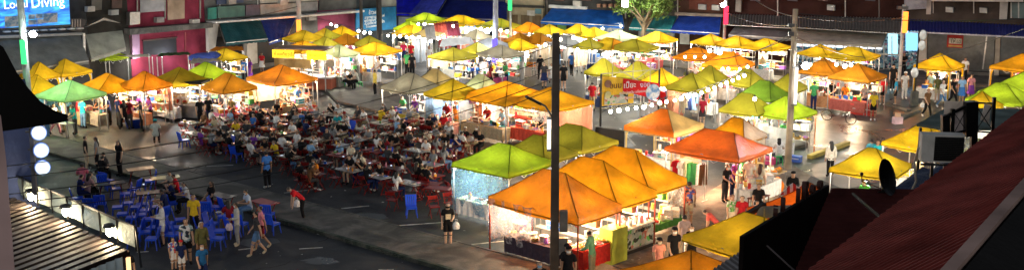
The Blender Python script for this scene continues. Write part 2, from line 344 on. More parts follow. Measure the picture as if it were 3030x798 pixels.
def build_pose(pose):
    J,E=skeleton(pose); names=list(J); ix={n:i for i,n in enumerate(names)}
    me=bpy.data.meshes.new('person'); me.from_pydata([J[n][0] for n in names],[(ix[a],ix[b]) for a,b in E],[])
    o=bpy.data.objects.new('person',me); COL.objects.link(o)
    sk=o.modifiers.new('s','SKIN'); sk.branch_smoothing=.3; sk.use_smooth_shade=True
    for i,n in enumerate(names):
        d=me.skin_vertices[0].data[i]; r=J[n][1]; d.radius=(r,r); d.use_root=(n=='pelvis')
    su=o.modifiers.new('u','SUBSURF'); su.levels=su.render_levels=2
    bpy.context.view_layer.update()
    m2=bpy.data.meshes.new_from_object(o.evaluated_get(bpy.context.evaluated_depsgraph_get()))
    bpy.data.objects.remove(o)
    # region of every vertex from the nearest bone
    seg=[]
    for a,b in E:
        if a in('pelvis','waist','chest','upper') and b in('waist','chest','upper'): rg='torso'
        elif b[:2]=='sh': rg='torso'
        elif a[:2]=='sh': rg='uarm'
        elif a[:2]=='el': rg='farm'
        elif b[:3]=='hip': rg='hips'
        elif a[:3]=='hip': rg='thigh'
        elif a[:2]=='kn': rg='calf'
        elif a[:2]=='an': rg='foot'
        elif b=='neck': rg='neck'
        elif a in('neck','jaw','skull'): rg='head'
        else: rg='hand'
        seg.append((J[a][0],J[b][0],rg,J[a][1],J[b][1]))
    reg=[]
    ax=(J['upper'][0]-J['pelvis'][0]).normalized(); fwd=Vector((1,0,0)).cross(ax).normalized(); fwd=-fwd if fwd.y>0 else fwd
    for v in m2.vertices:
        best=None
        for a,b,rg,ra,rb in seg:
            d,t=closest(v.co,a,b); d-=(ra*(1-t)+rb*t)*.9
            if best is None or d<best[0]: best=(d,rg,t)
        rg,t=best[1],best[2]
        if rg in('torso','hips'):                    # the trunk is wider than deep
            dv=v.co-J['pelvis'][0]; k=dv.dot(fwd); v.co-=fwd*(k*.24)
        reg.append((rg,t))
    # face: nose, and eyes / mouth as small coloured patches
    sk_=J['skull'][0]; jw=J['jaw'][0]; hu=(J['top'][0]-jw).normalized(); hf=Vector((1,0,0)).cross(hu).normalized(); hf=-hf if hf.y>0 else hf
    hr=Vector((1,0,0)); eye_c=(jw+sk_)/2+hu*.03
    for v,(rg,t) in zip(m2.vertices,reg):
        if rg=='head':
            q=v.co-eye_c; lx,lf,lu=q.dot(hr),q.dot(hf),q.dot(hu)
            if lf>.03:
                v.co+=hf*(.03*math.exp(-(lx/.016)**2-((lu+.028)/.024)**2))
                v.co-=hf*(.008*math.exp(-((abs(lx)-.03)/.015)**2-((lu-.004)/.014)**2))
            if abs(lf)<.02: v.co+=hr*(math.copysign(.014,lx)*math.exp(-((lu+.01)/.022)**2)*math.exp(-(lf/.016)**2))
    m2.materials.clear()
    for k in('skin','dark_feature','lip'): m2.materials.append(MATS[k])
    nrm=[v.normal.copy() for v in m2.vertices]
    faces=[]
    for p in m2.polygons:
        c=p.center; rs=[reg[i] for i in p.vertices]; r0=max(set(r for r,_ in rs),key=[r for r,_ in rs].count); tt=sum(t for _,t in rs)/len(rs)
        faces.append((p.index,r0,tt,c)); p.material_index=0
        if r0=='head':
            q=c-eye_c; lx,lf,lu=q.dot(hr),q.dot(hf),q.dot(hu)
            if lf>.03 and abs(abs(lx)-.032)<.013 and abs(lu-.004)<.009: p.material_index=1
            if lf>.03 and abs(lx)<.024 and abs(lu+.062)<.008: p.material_index=2
    def shell(sel,off,name,mat):
        idx={};vs=[];fs=[]
        for fi,r0,tt,c in faces:
            k=sel(r0,tt,c)
            if not k: continue
            f=[]
            for i in m2.polygons[fi].vertices:
                if i not in idx: idx[i]=len(vs); vs.append(m2.vertices[i].co+nrm[i]*off)
                f.append(idx[i])
            fs.append(f)
        me=bpy.data.meshes.new(name); me.from_pydata(vs,[],fs); me.polygons.foreach_set('use_smooth',[True]*len(fs)); me.materials.append(MATS[mat]); me.update(); return me
    def hl(c): q=c-eye_c; return q.dot(hr),q.dot(hf),q.dot(hu)
    out={'body':m2}
    out['shirt']=shell(lambda r,t,c: r in('torso','hips') and (r!='hips' or True) or (r=='uarm' and t<.62) or (r=='neck' and t<.25),.02,'shirt','cloth')
    out['long_shirt']=shell(lambda r,t,c: r in('torso','hips','uarm') or (r=='farm' and t<.85) or (r=='thigh' and t<.16),.024,'shirt','cloth')
    out['vest']=shell(lambda r,t,c: r in('torso','hips') ,.016,'vest','cloth')
    out['trousers']=shell(lambda r,t,c: r in('hips','thigh') or (r=='calf' and t<.9),.014,'trousers','cloth')
    out['shorts']=shell(lambda r,t,c: r=='hips' or (r=='thigh' and t<.72),.02,'shorts','cloth')
    out['shoes']=shell(lambda r,t,c: r=='foot' or (r=='calf' and t>.93),.012,'shoes','rubber')
    out['short_hair']=shell(lambda r,t,c: r=='head' and (lambda q: q[2]>.045 or (q[1]<-.015 and q[2]>-.05) or (abs(q[0])>.06 and q[1]<.03 and q[2]>.0))(hl(c)),.016,'hair','hairy')
    out['mask']=shell(lambda r,t,c: r=='head' and (lambda q: q[1]>.015 and -.11<q[2]<-.028)(hl(c)),.012,'face_mask','cloth')
    # long hair: cap plus a tapering fall down the back
    base=out['short_hair']; mb=MB(); mb.v=[tuple(v.co) for v in base.vertices]; mb.f=[tuple(p.vertices) for p in base.polygons]; mb.m=[0]*len(mb.f)
    pts=[sk_-hf*.05+hu*.02, sk_-hf*.085-hu*.08, jw-hf*.115-hu*.08, jw-hf*.135-Vector((0,0,.2)), jw-hf*.13-Vector((0,0,.3))]
    ws=[(.075,.05),(.092,.05),(.1,.045),(.085,.035),(.04,.02)]
    ring=10; b0=len(mb.v)
    for p,(w,dp) in zip(pts,ws):
        for k in range(ring):
            a=2*math.pi*k/ring; mb.v.append(tuple(p+hr*(w*math.cos(a))+hf*(dp*math.sin(a))))
    for q in range(len(pts)-1):
        for k in range(ring): mb.f.append((b0+q*ring+k,b0+q*ring+(k+1)%ring,b0+(q+1)*ring+(k+1)%ring,b0+(q+1)*ring+k)); mb.m.append(0)
    mb.f.append(tuple(b0+(len(pts)-1)*ring+k for k in range(ring))); mb.m.append(0)
    out['long_hair']=mb.mesh('hair',True); out['long_hair'].materials.append(MATS['hairy'])
    # cap: crown and peak
    cb=MB(); x=hr; ctr=sk_+hu*.02
    rows=[(.104,0),(.1,.04),(.075,.078),(.03,.095)]
    for r_,h_ in rows:
        for k in range(12):
            a=2*math.pi*k/12; cb.v.append(tuple(ctr+hr*(r_*math.cos(a))+hf*(r_*1.08*math.sin(a))+hu*h_))
    for q in range(3):
        for k in range(12): cb.f.append((q*12+k,q*12+(k+1)%12,(q+1)*12+(k+1)%12,(q+1)*12+k)); cb.m.append(0)
    cb.f.append(tuple(36+k for k in range(12))); cb.m.append(0)
    b=len(cb.v); pk=[ctr+hf*.08+hr*.085,ctr+hf*.17+hr*.06-hu*.012,ctr+hf*.185-hu*.015,ctr+hf*.17-hr*.06-hu*.012,ctr+hf*.08-hr*.085]
    for p in pk: cb.v.append(tuple(p))
    for p in pk: cb.v.append(tuple(p+hu*.008))
    cb.f+= [tuple(b+k for k in range(5)),tuple(b+5+k for k in range(4,-1,-1))]+[(b+k,b+k+1,b+6+k,b+5+k) for k in range(4)]; cb.m+=[0]*6
    out['cap']=cb.mesh('cap',True); out['cap'].materials.append(MATS['cloth'])
    # skirt
    sb=MB(); pv=J['pelvis'][0]
    if pose in('sit','eat','back'): out['skirt']=out['shorts']
    else:
        prof=[]
        for z,rx,ry in ((1.04,.15,.125),(.93,.19,.15),(.75,.215,.18),(.5,.25,.215)):
            for k in range(16):
                a=2*math.pi*k/16; w=1+.05*math.sin(4*a)*(1.04-z)*2; sb.v.append((rx*math.cos(a)*w,ry*math.sin(a)*w,z))
        for q in range(3):
            for k in range(16): sb.f.append((q*16+k,q*16+(k+1)%16,(q+1)*16+(k+1)%16,(q+1)*16+k)); sb.m.append(0)
        out['skirt']=sb.mesh('skirt',True); out['skirt'].materials.append(MATS['cloth'])
    out['hands']=[J['wrl'][0].copy(),J['wrr'][0].copy()]
    return out
POSE={p:build_pose(p) for p in('stand','phone','carry','cook','walk','bend','sit','eat','back')}
CN={'white':(.75,.75,.74),'black':(.012,.012,.014),'navy':(.015,.025,.09),'grey':(.26,.27,.28),'red':(.55,.02,.03),'maroon':(.2,.015,.025),'blue':(.05,.18,.55),
    'light blue':(.25,.45,.7),'teal':(.02,.35,.4),'green':(.06,.3,.1),'olive':(.13,.13,.05),'yellow':(.75,.52,.03),'orange':(.75,.25,.03),'pink':(.75,.3,.32),
    'purple':(.2,.05,.35),'beige':(.5,.42,.3),'brown':(.14,.07,.035),'cream':(.7,.64,.48),'denim':(.1,.2,.38),'khaki':(.36,.3,.18),'salmon':(.75,.3,.22),'charcoal':(.05,.05,.055),'lilac':(.5,.4,.65),'mint':(.35,.65,.48)}
SKINS=[(.42,.24,.15),(.5,.3,.2),(.36,.2,.12),(.55,.36,.26)]
def person(loc, face, pose, label, shirt='white', lower='trousers', lowc='black', hair='short_hair', top='shirt', mask=None, cap=None, shoes='black', scale=1.0, group=None, shirtmat=None, hairc=None):
    M=POSE[pose]; rz=R(face+90)
    b=ob('person',M['body'],'skin',None,random.choice(SKINS),loc,rz); b.scale=(scale,)*3
    setprops(b,label,'person',group)
    if top:
        t=ob('shirt' if top!='vest' else 'vest',M[top],'cloth',b,CN.get(shirt,shirt) if isinstance(shirt,str) else shirt)
        if shirtmat: swap(t,shirtmat)
    if lower: ob(lower if lower!='skirt' else 'skirt',M[lower],'cloth',b,CN[lowc])
    ob('hair',M[hair],'hairy',b,hairc or random.choice([(.012,.01,.009),(.02,.013,.01),(.008,.008,.009)]))
    ob('shoes',M['shoes'],'rubber',b,CN[shoes])
    if mask: ob('face_mask',M['mask'],'cloth',b,CN[mask])
    if cap: ob('cap',M['cap'],'cloth',b,CN[cap])
    return b
# ------------------------------------------------------------------ prototypes (mesh data shared by every copy)
def M(fn, name, smooth=False):
    mb=MB(); fn(mb); return mb.mesh(name,smooth)
# red folding chair, faces -Y
def f_seat(m): m.box((0,0,.445),(.4,.38,.02)); m.bar((-.19,-.17,.43),(.19,-.17,.43),.02)
def f_back(m): m.box((0,.215,.76),(.39,.018,.16)); m.bar((-.18,.212,.6),(.18,.212,.6),.018)
def f_frame(x):
    def f(m): m.bar((x,-.24,.0),(x,.215,.86),.022); m.bar((x*.93,.2,0),(x*.93,-.17,.44),.022)
    return f
FOLD=[('seat',M(f_seat,'seat'),'metal',(.27,.014,.012),[]),('backrest',M(f_back,'backrest'),'metal',(.27,.014,.012),[]),
      ('leg_frame',M(f_frame(.2),'leg_frame'),'metal',(.25,.014,.012),[]),('leg_frame',M(f_frame(-.2),'leg_frame'),'metal',(.25,.014,.012),[])]
# blue one-piece plastic chair
def p_seat(m):
    m.box((0,0,.43),(.42,.42,.03)); m.box((0,-.2,.4),(.42,.02,.07)); 
    for s in(-1,1): m.box((s*.2,0,.4),(.02,.4,.06))
def p_back(m):
    for k in range(5):
        x=-.16+k*.08; m.bar((x,.2,.44),(x*1.06,.29,.8),.066,.014)
    m.bar((-.2,.2,.42),(-.21,.3,.82),.045,.03); m.bar((.2,.2,.42),(.21,.3,.82),.045,.03); m.bar((-.23,.3,.83),(.23,.3,.83),.03,.07)
def p_leg(x,y):
    def f(m): m.tube((x*.9,y*.9,.42),(x*1.18,y*1.18,0),.03,.022,6)
    return f
BLUE=[('seat',M(p_seat,'seat'),'plastic',(.015,.09,.8),[]),('backrest',M(p_back,'backrest'),'plastic',(.015,.09,.8),[])]+[('leg',M(p_leg(x,y),'leg'),'plastic',(.015,.07,.58),[]) for x,y in((.19,.19),(-.19,.19),(.19,-.19),(-.19,-.19))]
# stool
def st_top(m): m.lathe((0,0,0),[(.02,.41),(.16,.41),(.17,.42),(.17,.45),(.15,.46),(.02,.46)],12)
def st_leg(x,y):
    def f(m): m.tube((x*.8,y*.8,.42),(x,y,0),.026,.022,6)
    return f
STOOL=[('seat',M(st_top,'seat'),'plastic',(.02,.45,.12),[])]+[('leg',M(st_leg(x,y),'leg'),'plastic',(.02,.4,.1),[]) for x,y in((.17,.17),(-.17,.17),(.17,-.17),(-.17,-.17))]
# folding dining table 1.2 x .6
def t_top(m): m.box((0,0,.735),(1.2,.62,.025)); 
def t_edge(m):
    for y in(-.313,.313): m.box((0,y,.733),(1.21,.006,.034))
def t_leg(x):
    def f(m): m.bar((x,-.28,0),(x*.8,.25,.72),.026); m.bar((x,.28,0),(x*.8,-.25,.72),.026); m.bar((x,-.28,.03),(x,.28,.03),.02)
    return f
TABLE=[('tabletop',M(t_top,'tabletop'),'metal',(.28,.015,.012),[('edge_trim',M(t_edge,'edge_trim'),'metal',(.3,.02,.015))]),('leg_frame',M(t_leg(.5),'leg_frame'),'metal',(.3,.02,.015),[]),('leg_frame',M(t_leg(-.5),'leg_frame'),'metal',(.3,.02,.015),[])]
# table things and goods
def g_bottle(m): m.lathe((0,0,0),[(.03,0),(.034,.01),(.034,.13),(.03,.16),(.013,.19),(.013,.22),(.016,.222),(.016,.24)],10)
def g_cup(m): m.lathe((0,0,0),[(.032,0),(.045,.13),(.047,.135),(.04,.128),(.03,.02)],10)
def g_straw(m): m.tube((.01,0,.1),(.03,.01,.2),.004,n=5)
def g_plate(m): m.lathe((0,0,0),[(.05,0),(.11,.012),(.135,.025),(.13,.028),(.1,.018),(.02,.014)],14)
def g_food(m):
    rr=random.Random(5)
    for k in range(7): m.ball((rr.uniform(-.055,.055),rr.uniform(-.055,.055),.03),rr.uniform(.022,.036),7,4)
def g_bowl(m): m.lathe((0,0,0),[(.04,0),(.05,.01),(.095,.065),(.1,.07),(.09,.064),(.04,.03)],14)
def g_soup(m): m.lathe((0,0,0),[(.01,.048),(.082,.05),(.01,.054)],12)
def g_phone(m): m.box((0,0,.005),(.075,.15,.009))
def g_phscreen(m): m.box((0,0,.0105),(.066,.135,.002))
def g_napkin(m): m.box((0,0,.055),(.12,.12,.11),0,.94)
def g_napkin2(m): m.add([(-.035,-.005,.11),(.035,-.005,.11),(.03,.01,.15),(-.03,.012,.155)],[(0,1,2,3)]); m.box((0,0,.112),(.08,.02,.004))
def tray(m): m.box((0,0,.012),(.44,.32,.02)); [m.box((x,0,.035),(.014,.32,.05)) for x in(-.215,.215)]; [m.box((0,y,.035),(.416,.014,.05)) for y in(-.155,.155)]
def trayfood(m):
    rr=random.Random(3)
    for k in range(26): m.ball((rr.uniform(-.17,.17),rr.uniform(-.11,.11),rr.uniform(.03,.075)),rr.uniform(.025,.045),7,4)
def skew(m):
    rr=random.Random(8)
    for k in range(9):
        x=-.17+k*.043; m.tube((x,-.13,.05+.01*(k%2)),(x+.01,.1,.055),.018,n=6); m.tube((x,-.2,.05),(x,-.13,.05),.005,n=5)
def basket(m): m.lathe((0,0,0),[(.13,0),(.17,.12),(.18,.125),(.165,.12),(.125,.02)],14)
def basketfood(m):
    rr=random.Random(4)
    for k in range(16):
        a=rr.uniform(0,6.3); q=rr.uniform(0,.11); m.ball((q*math.cos(a),q*math.sin(a),.11+rr.uniform(-.01,.05)),.045,8,5)
def pot(m): m.lathe((0,0,0),[(.15,0),(.17,.02),(.17,.23),(.18,.235),(.16,.235),(.155,.05)],16)
def potsoup(m): m.lathe((0,0,0),[(.01,.195),(.155,.2),(.01,.205)],14); 
def pothandle(s):
    def f(m): m.path([(s*.165,-.05,.17),(s*.215,-.04,.18),(s*.215,.04,.18),(s*.165,.05,.17)],.01)
    return f
def cbox(m): m.box((0,0,.11),(.34,.26,.22))
def cboxtop(m): m.box((-.085,0,.2225),(.168,.25,.005)); m.box((.086,0,.2225),(.168,.25,.005)); 
def case(m):
    for z in(.01,.16,.31): m.box((0,0,z),(.5,.3,.02))
    for x in(-.24,.24):
        for y in(-.14,.14): m.box((x,y,.16),(.018,.018,.3))
def caseglass(m): m.box((0,0,.085),(.46,.26,.12)); m.box((0,0,.235),(.46,.26,.12))
def jar(m): m.lathe((0,0,0),[(.07,0),(.08,.02),(.08,.2),(.06,.23),(.06,.24)],12)
def jarlid(m): m.lathe((0,0,0),[(.066,.24),(.066,.27),(.02,.275)],12)
def sign(m): m.box((0,0,.16),(.32,.012,.22)); m.bar((-.1,.0,0),(-.1,0,.06),.012); m.bar((.1,.0,0),(.1,0,.06),.012)
def signtxt(m):
    rr=random.Random(9)
    for q in range(4):
        L=rr.uniform(.14,.25); m.box((-.125+L/2,-.008,.235-q*.047),(L,.004,.022))
def stack(m):
    for k in range(6): m.lathe((0,0,k*.035),[(.05,0),(.07,.055),(.072,.06),(.06,.055)],10)
GOODS={
 'bottle':('bottle','bottle',[('bottle',M(g_bottle,'bottle',True),'plastic',(.5,.3,.08),[])]),
 'cup':('cup with straw','cup',[('cup',M(g_cup,'cup',True),'plastic',(.7,.6,.5),[]),('straw',M(g_straw,'straw'),'plastic',(.7,.05,.05),[])]),
 'plate':('plate of food','plate',[('plate',M(g_plate,'plate',True),'plastic',(.8,.8,.78),[]),('food',M(g_food,'food',True),'food',(.5,.22,.06),[])]),
 'bowl':('noodle bowl','bowl',[('bowl',M(g_bowl,'bowl',True),'plastic',(.75,.75,.72),[]),('soup',M(g_soup,'soup'),'food',(.35,.12,.03),[])]),
 'phone':('lit phone','phone',[('phone',M(g_phone,'phone'),'plastic',(.02,.02,.02),[]),('screen',M(g_phscreen,'screen'),'sign_glow',(.7,.8,1),[])]),
 'napkin':('napkin box','napkin box',[('box',M(g_napkin,'box'),'plastic',(.7,.3,.4),[]),('tissue',M(g_napkin2,'tissue'),'cloth',(.8,.8,.8),[])]),
 'tray':('food tray','food tray',[('tray',M(tray,'tray'),'metal',(.7,.7,.7),[]),('food',M(trayfood,'food',True),'food',(.6,.25,.05),[])]),
 'skewers':('skewer tray','food tray',[('tray',M(tray,'tray'),'plastic',(.75,.75,.72),[]),('skewer_row',M(skew,'skewer_row',True),'food',(.4,.12,.03),[])]),
 'basket':('snack basket','basket',[('basket',M(basket,'basket',True),'plastic',(.5,.3,.1),[]),('food',M(basketfood,'food',True),'food',(.7,.4,.1),[])]),
 'pot':('cooking pot','pot',[('pot',M(pot,'pot',True),'metal',(.7,.7,.7),[]),('soup',M(potsoup,'soup'),'food',(.4,.15,.03),[]),('handle',M(pothandle(1),'handle'),'metal',(.5,.5,.5),[]),('handle',M(pothandle(-1),'handle'),'metal',(.5,.5,.5),[])]),
 'carton':('carton','box',[('box',M(cbox,'box'),'paint',(.45,.32,.18),[]),('flap_lid',M(cboxtop,'flap_lid'),'paint',(.5,.36,.2),[])]),
 'case':('display case','display case',[('frame',M(case,'frame'),'metal',(.75,.75,.75),[]),('contents',M(caseglass,'contents'),'food',(.6,.4,.2),[])]),
 'jar':('lidded jar','jar',[('jar',M(jar,'jar',True),'plastic',(.6,.5,.3),[]),('lid',M(jarlid,'lid',True),'plastic',(.6,.05,.05),[])]),
 'sign':('price card','price card',[('card',M(sign,'card'),'paint',(.75,.72,.65),[('writing',M(signtxt,'writing'),'paint',(.3,.02,.02))])]),
 'cups':('cup stack','cups',[('cup_stack',M(stack,'cup_stack',True),'plastic',(.8,.8,.8),[])]),
}
GCOL={'white':(.78,.78,.75),'red':(.6,.03,.03),'orange':(.8,.3,.03),'yellow':(.8,.6,.05),'green':(.08,.4,.08),'blue':(.04,.15,.6),'pink':(.8,.3,.4),'brown':(.25,.12,.05),'golden':(.7,.4,.08),'purple':(.3,.1,.45),'silver':(.6,.6,.62),'black':(.02,.02,.02),'cream':(.7,.6,.45),'teal':(.03,.35,.4)}
GPART={'bottle':'bottle','cup':'cup','plate':'food','bowl':'soup','phone':'phone','napkin':'box','tray':'food','skewers':'skewer_row','basket':'food','pot':'soup','carton':'box','case':'contents','jar':'jar','sign':'card','cups':'cup_stack'}
USED=set()
def uniq(label):
    if label in USED: return False
    USED.add(label); return True
def good(kind, loc, rz, where, group=None, cols=None, scale=1.0):
    noun,cat,parts=GOODS[kind]
    for t in range(40):
        cn=random.choice(cols or list(GCOL))
        lab=f"{cn} {noun} {where}"
        if lab not in USED: break
    else: return None
    USED.add(lab); nm_=cat.replace(' ','_')
    return spawn(nm_,parts,loc,rz,lab,cat,group,{GPART[kind]:GCOL[cn]},scale)
# stall counter of any size: top, legs and a skirt cloth
def counter(loc, rz, w, d, h, label, cloth=None, top=(.6,.6,.58), group='stall tables', skirt_h=None, posts=(.3,.3,.3)):
    e=empty('stall_table',loc,rz,label,'table',group)
    m=MB().box((0,0,h-.015),(w,d,.03)); ob('tabletop',m,'paint',e,top)
    for x in(-1,1):
        for y in(-1,1):
            ob('leg',MB().bar((x*(w/2-.05),y*(d/2-.05),0),(x*(w/2-.05),y*(d/2-.05),h-.031),.035),'metal',e,posts)
    if cloth:
        s=skirt_h or h*.8; mb=MB(); n=max(6,int(w*14))
        per=[(-w/2,d/2+.0),(-w/2-.012,-d/2-.012),(w/2+.012,-d/2-.012),(w/2,d/2)]
        pts=[]
        for (a,b) in zip(per,per[1:]):
            L=math.hypot(b[0]-a[0],b[1]-a[1]); k=max(3,int(L*12))
            for q in range(k): pts.append((a[0]+(b[0]-a[0])*q/k,a[1]+(b[1]-a[1])*q/k))
        pts.append(per[-1]); vs=[];fs=[]
        for j in range(4):
            for q,(x,y) in enumerate(pts):
                f=1+(.025*math.sin(q*1.7)*j/3)/max(.3,d/2)
                vs.append((x*(1+.012*j*math.sin(q*1.3)),y*f-.004*j,h+.004-s*j/3))
        n=len(pts)
        for j in range(3):
            for q in range(n-1): fs.append((j*n+q,j*n+q+1,(j+1)*n+q+1,(j+1)*n+q))
        mb.add(vs,fs); mb.box((0,0,h+.004),(w+.02,d+.02,.006))
        ob('cloth',mb,'cloth',e,cloth,smooth=False)
    return e
# string lights
def bulb_ball(m): m.ball((0,0,0),.095,10,6)
def socket(m): m.lathe((0,0,.11),[(.04,0),(.04,.08),(.02,.1)],8)
BULB=M(bulb_ball,'bulb',True); SOCKET=M(socket,'socket')
def string_lights(pts, label, z=3.3, every=2, power=35, col=(1,.93,.82), r=1.0, ends=None):
    W=[P(x,y,z) if len(q)==2 else P(x,y,q[2]) for q in pts for x,y in [q[:2]]]
    e=empty('string_lights',W[0],0,label,'string lights','strings of round bulbs over the market'); o=W[0]
    cab=MB(); line=[w-o+Vector((0,0,.2*r)) for w in W]
    if ends: line=[P(*ends[0])-o]+line+[P(*ends[1])-o]
    cab.path(line,.014,5); ob('cable',cab,'plastic',e,(.02,.02,.02))
    for i,w in enumerate(W):
        b=ob('bulb',BULB,'bulb_glow',e,(1,.95,.88),w-o); b.scale=(r*random.uniform(.82,1.12),)*3; wv=random.random(); b.color=(1,.97-.12*wv,.93-.35*wv,1)
        ob('socket',SOCKET,'plastic',b,(.03,.03,.03))
        if every and i%every==0: lamp(w+Vector((0,0,-.25)),power*.17,col,.08)
    return e
# ------------------------------------------------------------------ canopies
TC={'yellow':(.8,.5,.015),'lime':(.5,.68,.03),'olive':(.42,.38,.03),'amber':(.8,.38,.012),'orange':(.75,.27,.012),'red orange':(.8,.16,.015),'pistachio':(.33,.72,.26),'pale green':(.55,.62,.34),
    'tan':(.58,.44,.18),'grey tan':(.38,.35,.25),'green':(.22,.38,.03),'brown':(.5,.2,.012),'mustard':(.66,.45,.02),'grey':(.34,.36,.38)}
def tent_mesh(hx,hy,rl,ez,az,val,seed,p=1.16,sag=.05,sides=(0,1,2,3)):
    rr=random.Random(seed); mb=MB(); n,m=12,8; sag=rr.uniform(.03,.1); p=p+rr.uniform(-.04,.14) if sides==(0,1,2,3) or True else p
    eav=[(-hx,-hy),(hx,-hy),(hx,hy),(-hx,hy)]; rid=[(-rl/2,0),(rl/2,0),(rl/2,0),(-rl/2,0)]
    for s in range(4):
        a,b=eav[s],eav[(s+1)%4]; ra,rb=rid[s],rid[(s+1)%4]; vs=[];fs=[]
        amp=[rr.uniform(.5,1.6) for _ in range(3)]; w1,w2=rr.uniform(6,13),rr.uniform(0,6)
        for j in range(-2,m+1):
            v=max(0,j)/m
            for i in range(n+1):
                u=i/n
                ex,ey=a[0]+(b[0]-a[0])*u,a[1]+(b[1]-a[1])*u; rx,ry=ra[0]+(rb[0]-ra[0])*u,ra[1]+(rb[1]-ra[1])*u
                x=ex+(rx-ex)*v; y=ey+(ry-ey)*v
                z=ez+(az-ez)*v**p - sag*amp[0]*math.sin(math.pi*u)*math.sin(math.pi*min(1,v*1.05+.08))
                z-=.05*amp[1]*math.sin(math.pi*u)*(1-v)**3
                if 0<v<1: z+=rr.uniform(-.01,.01)+.016*math.sin(u*w1+w2+v*4)*math.sin(math.pi*u)
                if j<0:
                    k=-j/2; z-=val*k+.012*math.sin(u*17+s)*k; x*=1+.012*k; y*=1+.012*k
                vs.append((x,y,z))
        if s not in sides: continue
        w=n+1
        for j in range(m+2):
            for i in range(n): fs.append((j*w+i,j*w+i+1,(j+1)*w+i+1,(j+1)*w+i))
        mb.add(vs,fs)
    return mb.mesh('canopy',True)
TENTS={}
def tent(key, px, py, x0, x1, color, where, rot=-40, asp=1.0, ridge=0.0, apex=3.05, eave=2.1, gloss=False, lampw=45, warm=None, skirt=False, val=.2, size=None, legc=(.45,.45,.45), noun='canopy', nlamp=1, p=1.16, panel=None):
    c=P(px,py,apex); ppm=FPX/math.hypot(c.y,CAMZ-apex); th=R(rot)
    w=size or max(1.7,min(4.6,(x1-x0)/ppm/(abs(math.cos(th))+asp*abs(math.sin(th)))*(1.15 if py<200 else 1.07)))
    hx,hy=w/2,w*asp/2; rl=ridge*w
    ref=f"{color} {noun} {where}"
    e=empty('market_canopy',(c.x,c.y,0),th,f"{color} pop-up {noun} {where}",'canopy','pop-up canopies of the market')
    sd=(0,1,2,3) if not panel else tuple(x for x in range(4) if x!=panel[0])
    ob('canopy',tent_mesh(hx,hy,rl,eave,apex,val,key,p,sides=sd),'canopy_glossy' if gloss else 'canopy',e,TC[color])
    if panel: ob('side_panel',tent_mesh(hx,hy,rl,eave,apex,val,key,p,sides=(panel[0],)),'canopy',e,panel[1])
    for sx in(-1,1):
        for sy in(-1,1):
            q=(sx*(hx-.04),sy*(hy-.04)); ob('leg',MB().bar((*q,0),(*q,eave-.02),.045),'metal',e,legc)
            if skirt:
                m=MB(); a=Vector((*q,eave-.1)); ix,iy=-sx*.34,-sy*.34
                m.add([(q[0],q[1],.25),(q[0],q[1],eave),(q[0]+ix,q[1],eave),(q[0]+ix*.35,q[1],eave-.45),(q[0]+ix*.3,q[1],.25)],[(0,1,2,3,4)])
                m.add([(q[0],q[1],.25),(q[0],q[1],eave),(q[0],q[1]+iy,eave),(q[0],q[1]+iy*.35,eave-.45),(q[0],q[1]+iy*.3,.25)],[(0,1,2,3,4)])
                ob('corner_curtain',m,'canopy',e,TC[color])
    sm=MB()
    for sx in(-1,1):
        for sy in(-1,1):
            for t in range(6):
                def q(t): v=t/6; return (sx*(hx+(rl/2-hx)*v),sy*hy*(1-v),eave+(apex-eave)*v**p+.004)
                sm.bar(q(t),q(t+1),.032,.012)
    if rl>.02: sm.bar((-rl/2,0,apex+.004),(rl/2,0,apex+.004),.032,.012)
    zz=eave-val; cn=[(-hx*1.012,-hy*1.012,zz),(hx*1.012,-hy*1.012,zz),(hx*1.012,hy*1.012,zz),(-hx*1.012,hy*1.012,zz)]
    for a,b in zip(cn,cn[1:]+cn[:1]): sm.bar(a,b,.02,.05)
    ob('seam',sm,'cloth',e,tuple(x*.42 for x in TC[color]))
    fr=MB()
    for sx in(-1,1):
        for sy in(-1,1):
            for t in range(5):
                def q(t): v=t/5; return (sx*(hx-.04+(rl/2-hx)*v),sy*(hy-.04)*(1-v),eave+(apex-eave)*v**p-.055)
                fr.bar(q(t),q(t+1),.028)
    for a,b in(((-hx,-hy),(hx,-hy)),((hx,-hy),(hx,hy)),((hx,hy),(-hx,hy)),((-hx,hy),(-hx,-hy))):
        a=(a[0]*.97,a[1]*.97);b=(b[0]*.97,b[1]*.97); k=6
        for i in range(k):                                   # scissor truss under the eaves
            f0,f1=i/k,(i+1)/k; z0,z1=(eave-.04,eave-.36) if i%2 else (eave-.36,eave-.04)
            fr.bar((a[0]+(b[0]-a[0])*f0,a[1]+(b[1]-a[1])*f0,z0),(a[0]+(b[0]-a[0])*f1,a[1]+(b[1]-a[1])*f1,z1),.02)
    ob('roof_frame',fr,'metal',e,legc)
    T=dict(c=c,th=th,hx=hx,hy=hy,ref=ref,where=where,color=color,eave=eave,apex=apex,e=e,w=w,dist=c.y)
    TENTS[key]=T
    rs=random.Random(key*7+1)
    if key not in (1,2,3,11,72,73,77,78,79,80,82,83,84,85,86,87,101,102,103,74,75,76):
        for kk,(A,Bb) in enumerate((((-hx+.05,hy-.06),(hx-.05,hy-.06)),((-hx+.06,hy-.05),(-hx+.06,-hy+.05)))):
            if rs.random()<(.3 if kk==0 else .22):
                A=Vector((*A,0));Bb=Vector((*Bb,0)); zb=rs.choice([.05,.3,.7]); ph=rs.uniform(0,6); nn=Vector((0,.05,0)) if kk==0 else Vector((.05,0,0))
                m=MB().grid(A+Vector((0,0,zb)),Bb+Vector((0,0,zb)),Bb+Vector((0,0,eave-.08)),A+Vector((0,0,eave-.08)),18,4,lambda u,v: nn*math.sin(u*21+ph+v))
                ob('side_curtain',m,'canopy',e,rs.choice([(.3,.3,.3),(.35,.3,.22),(.12,.2,.35),(.4,.16,.1),(.25,.3,.36),(.45,.36,.25)]))
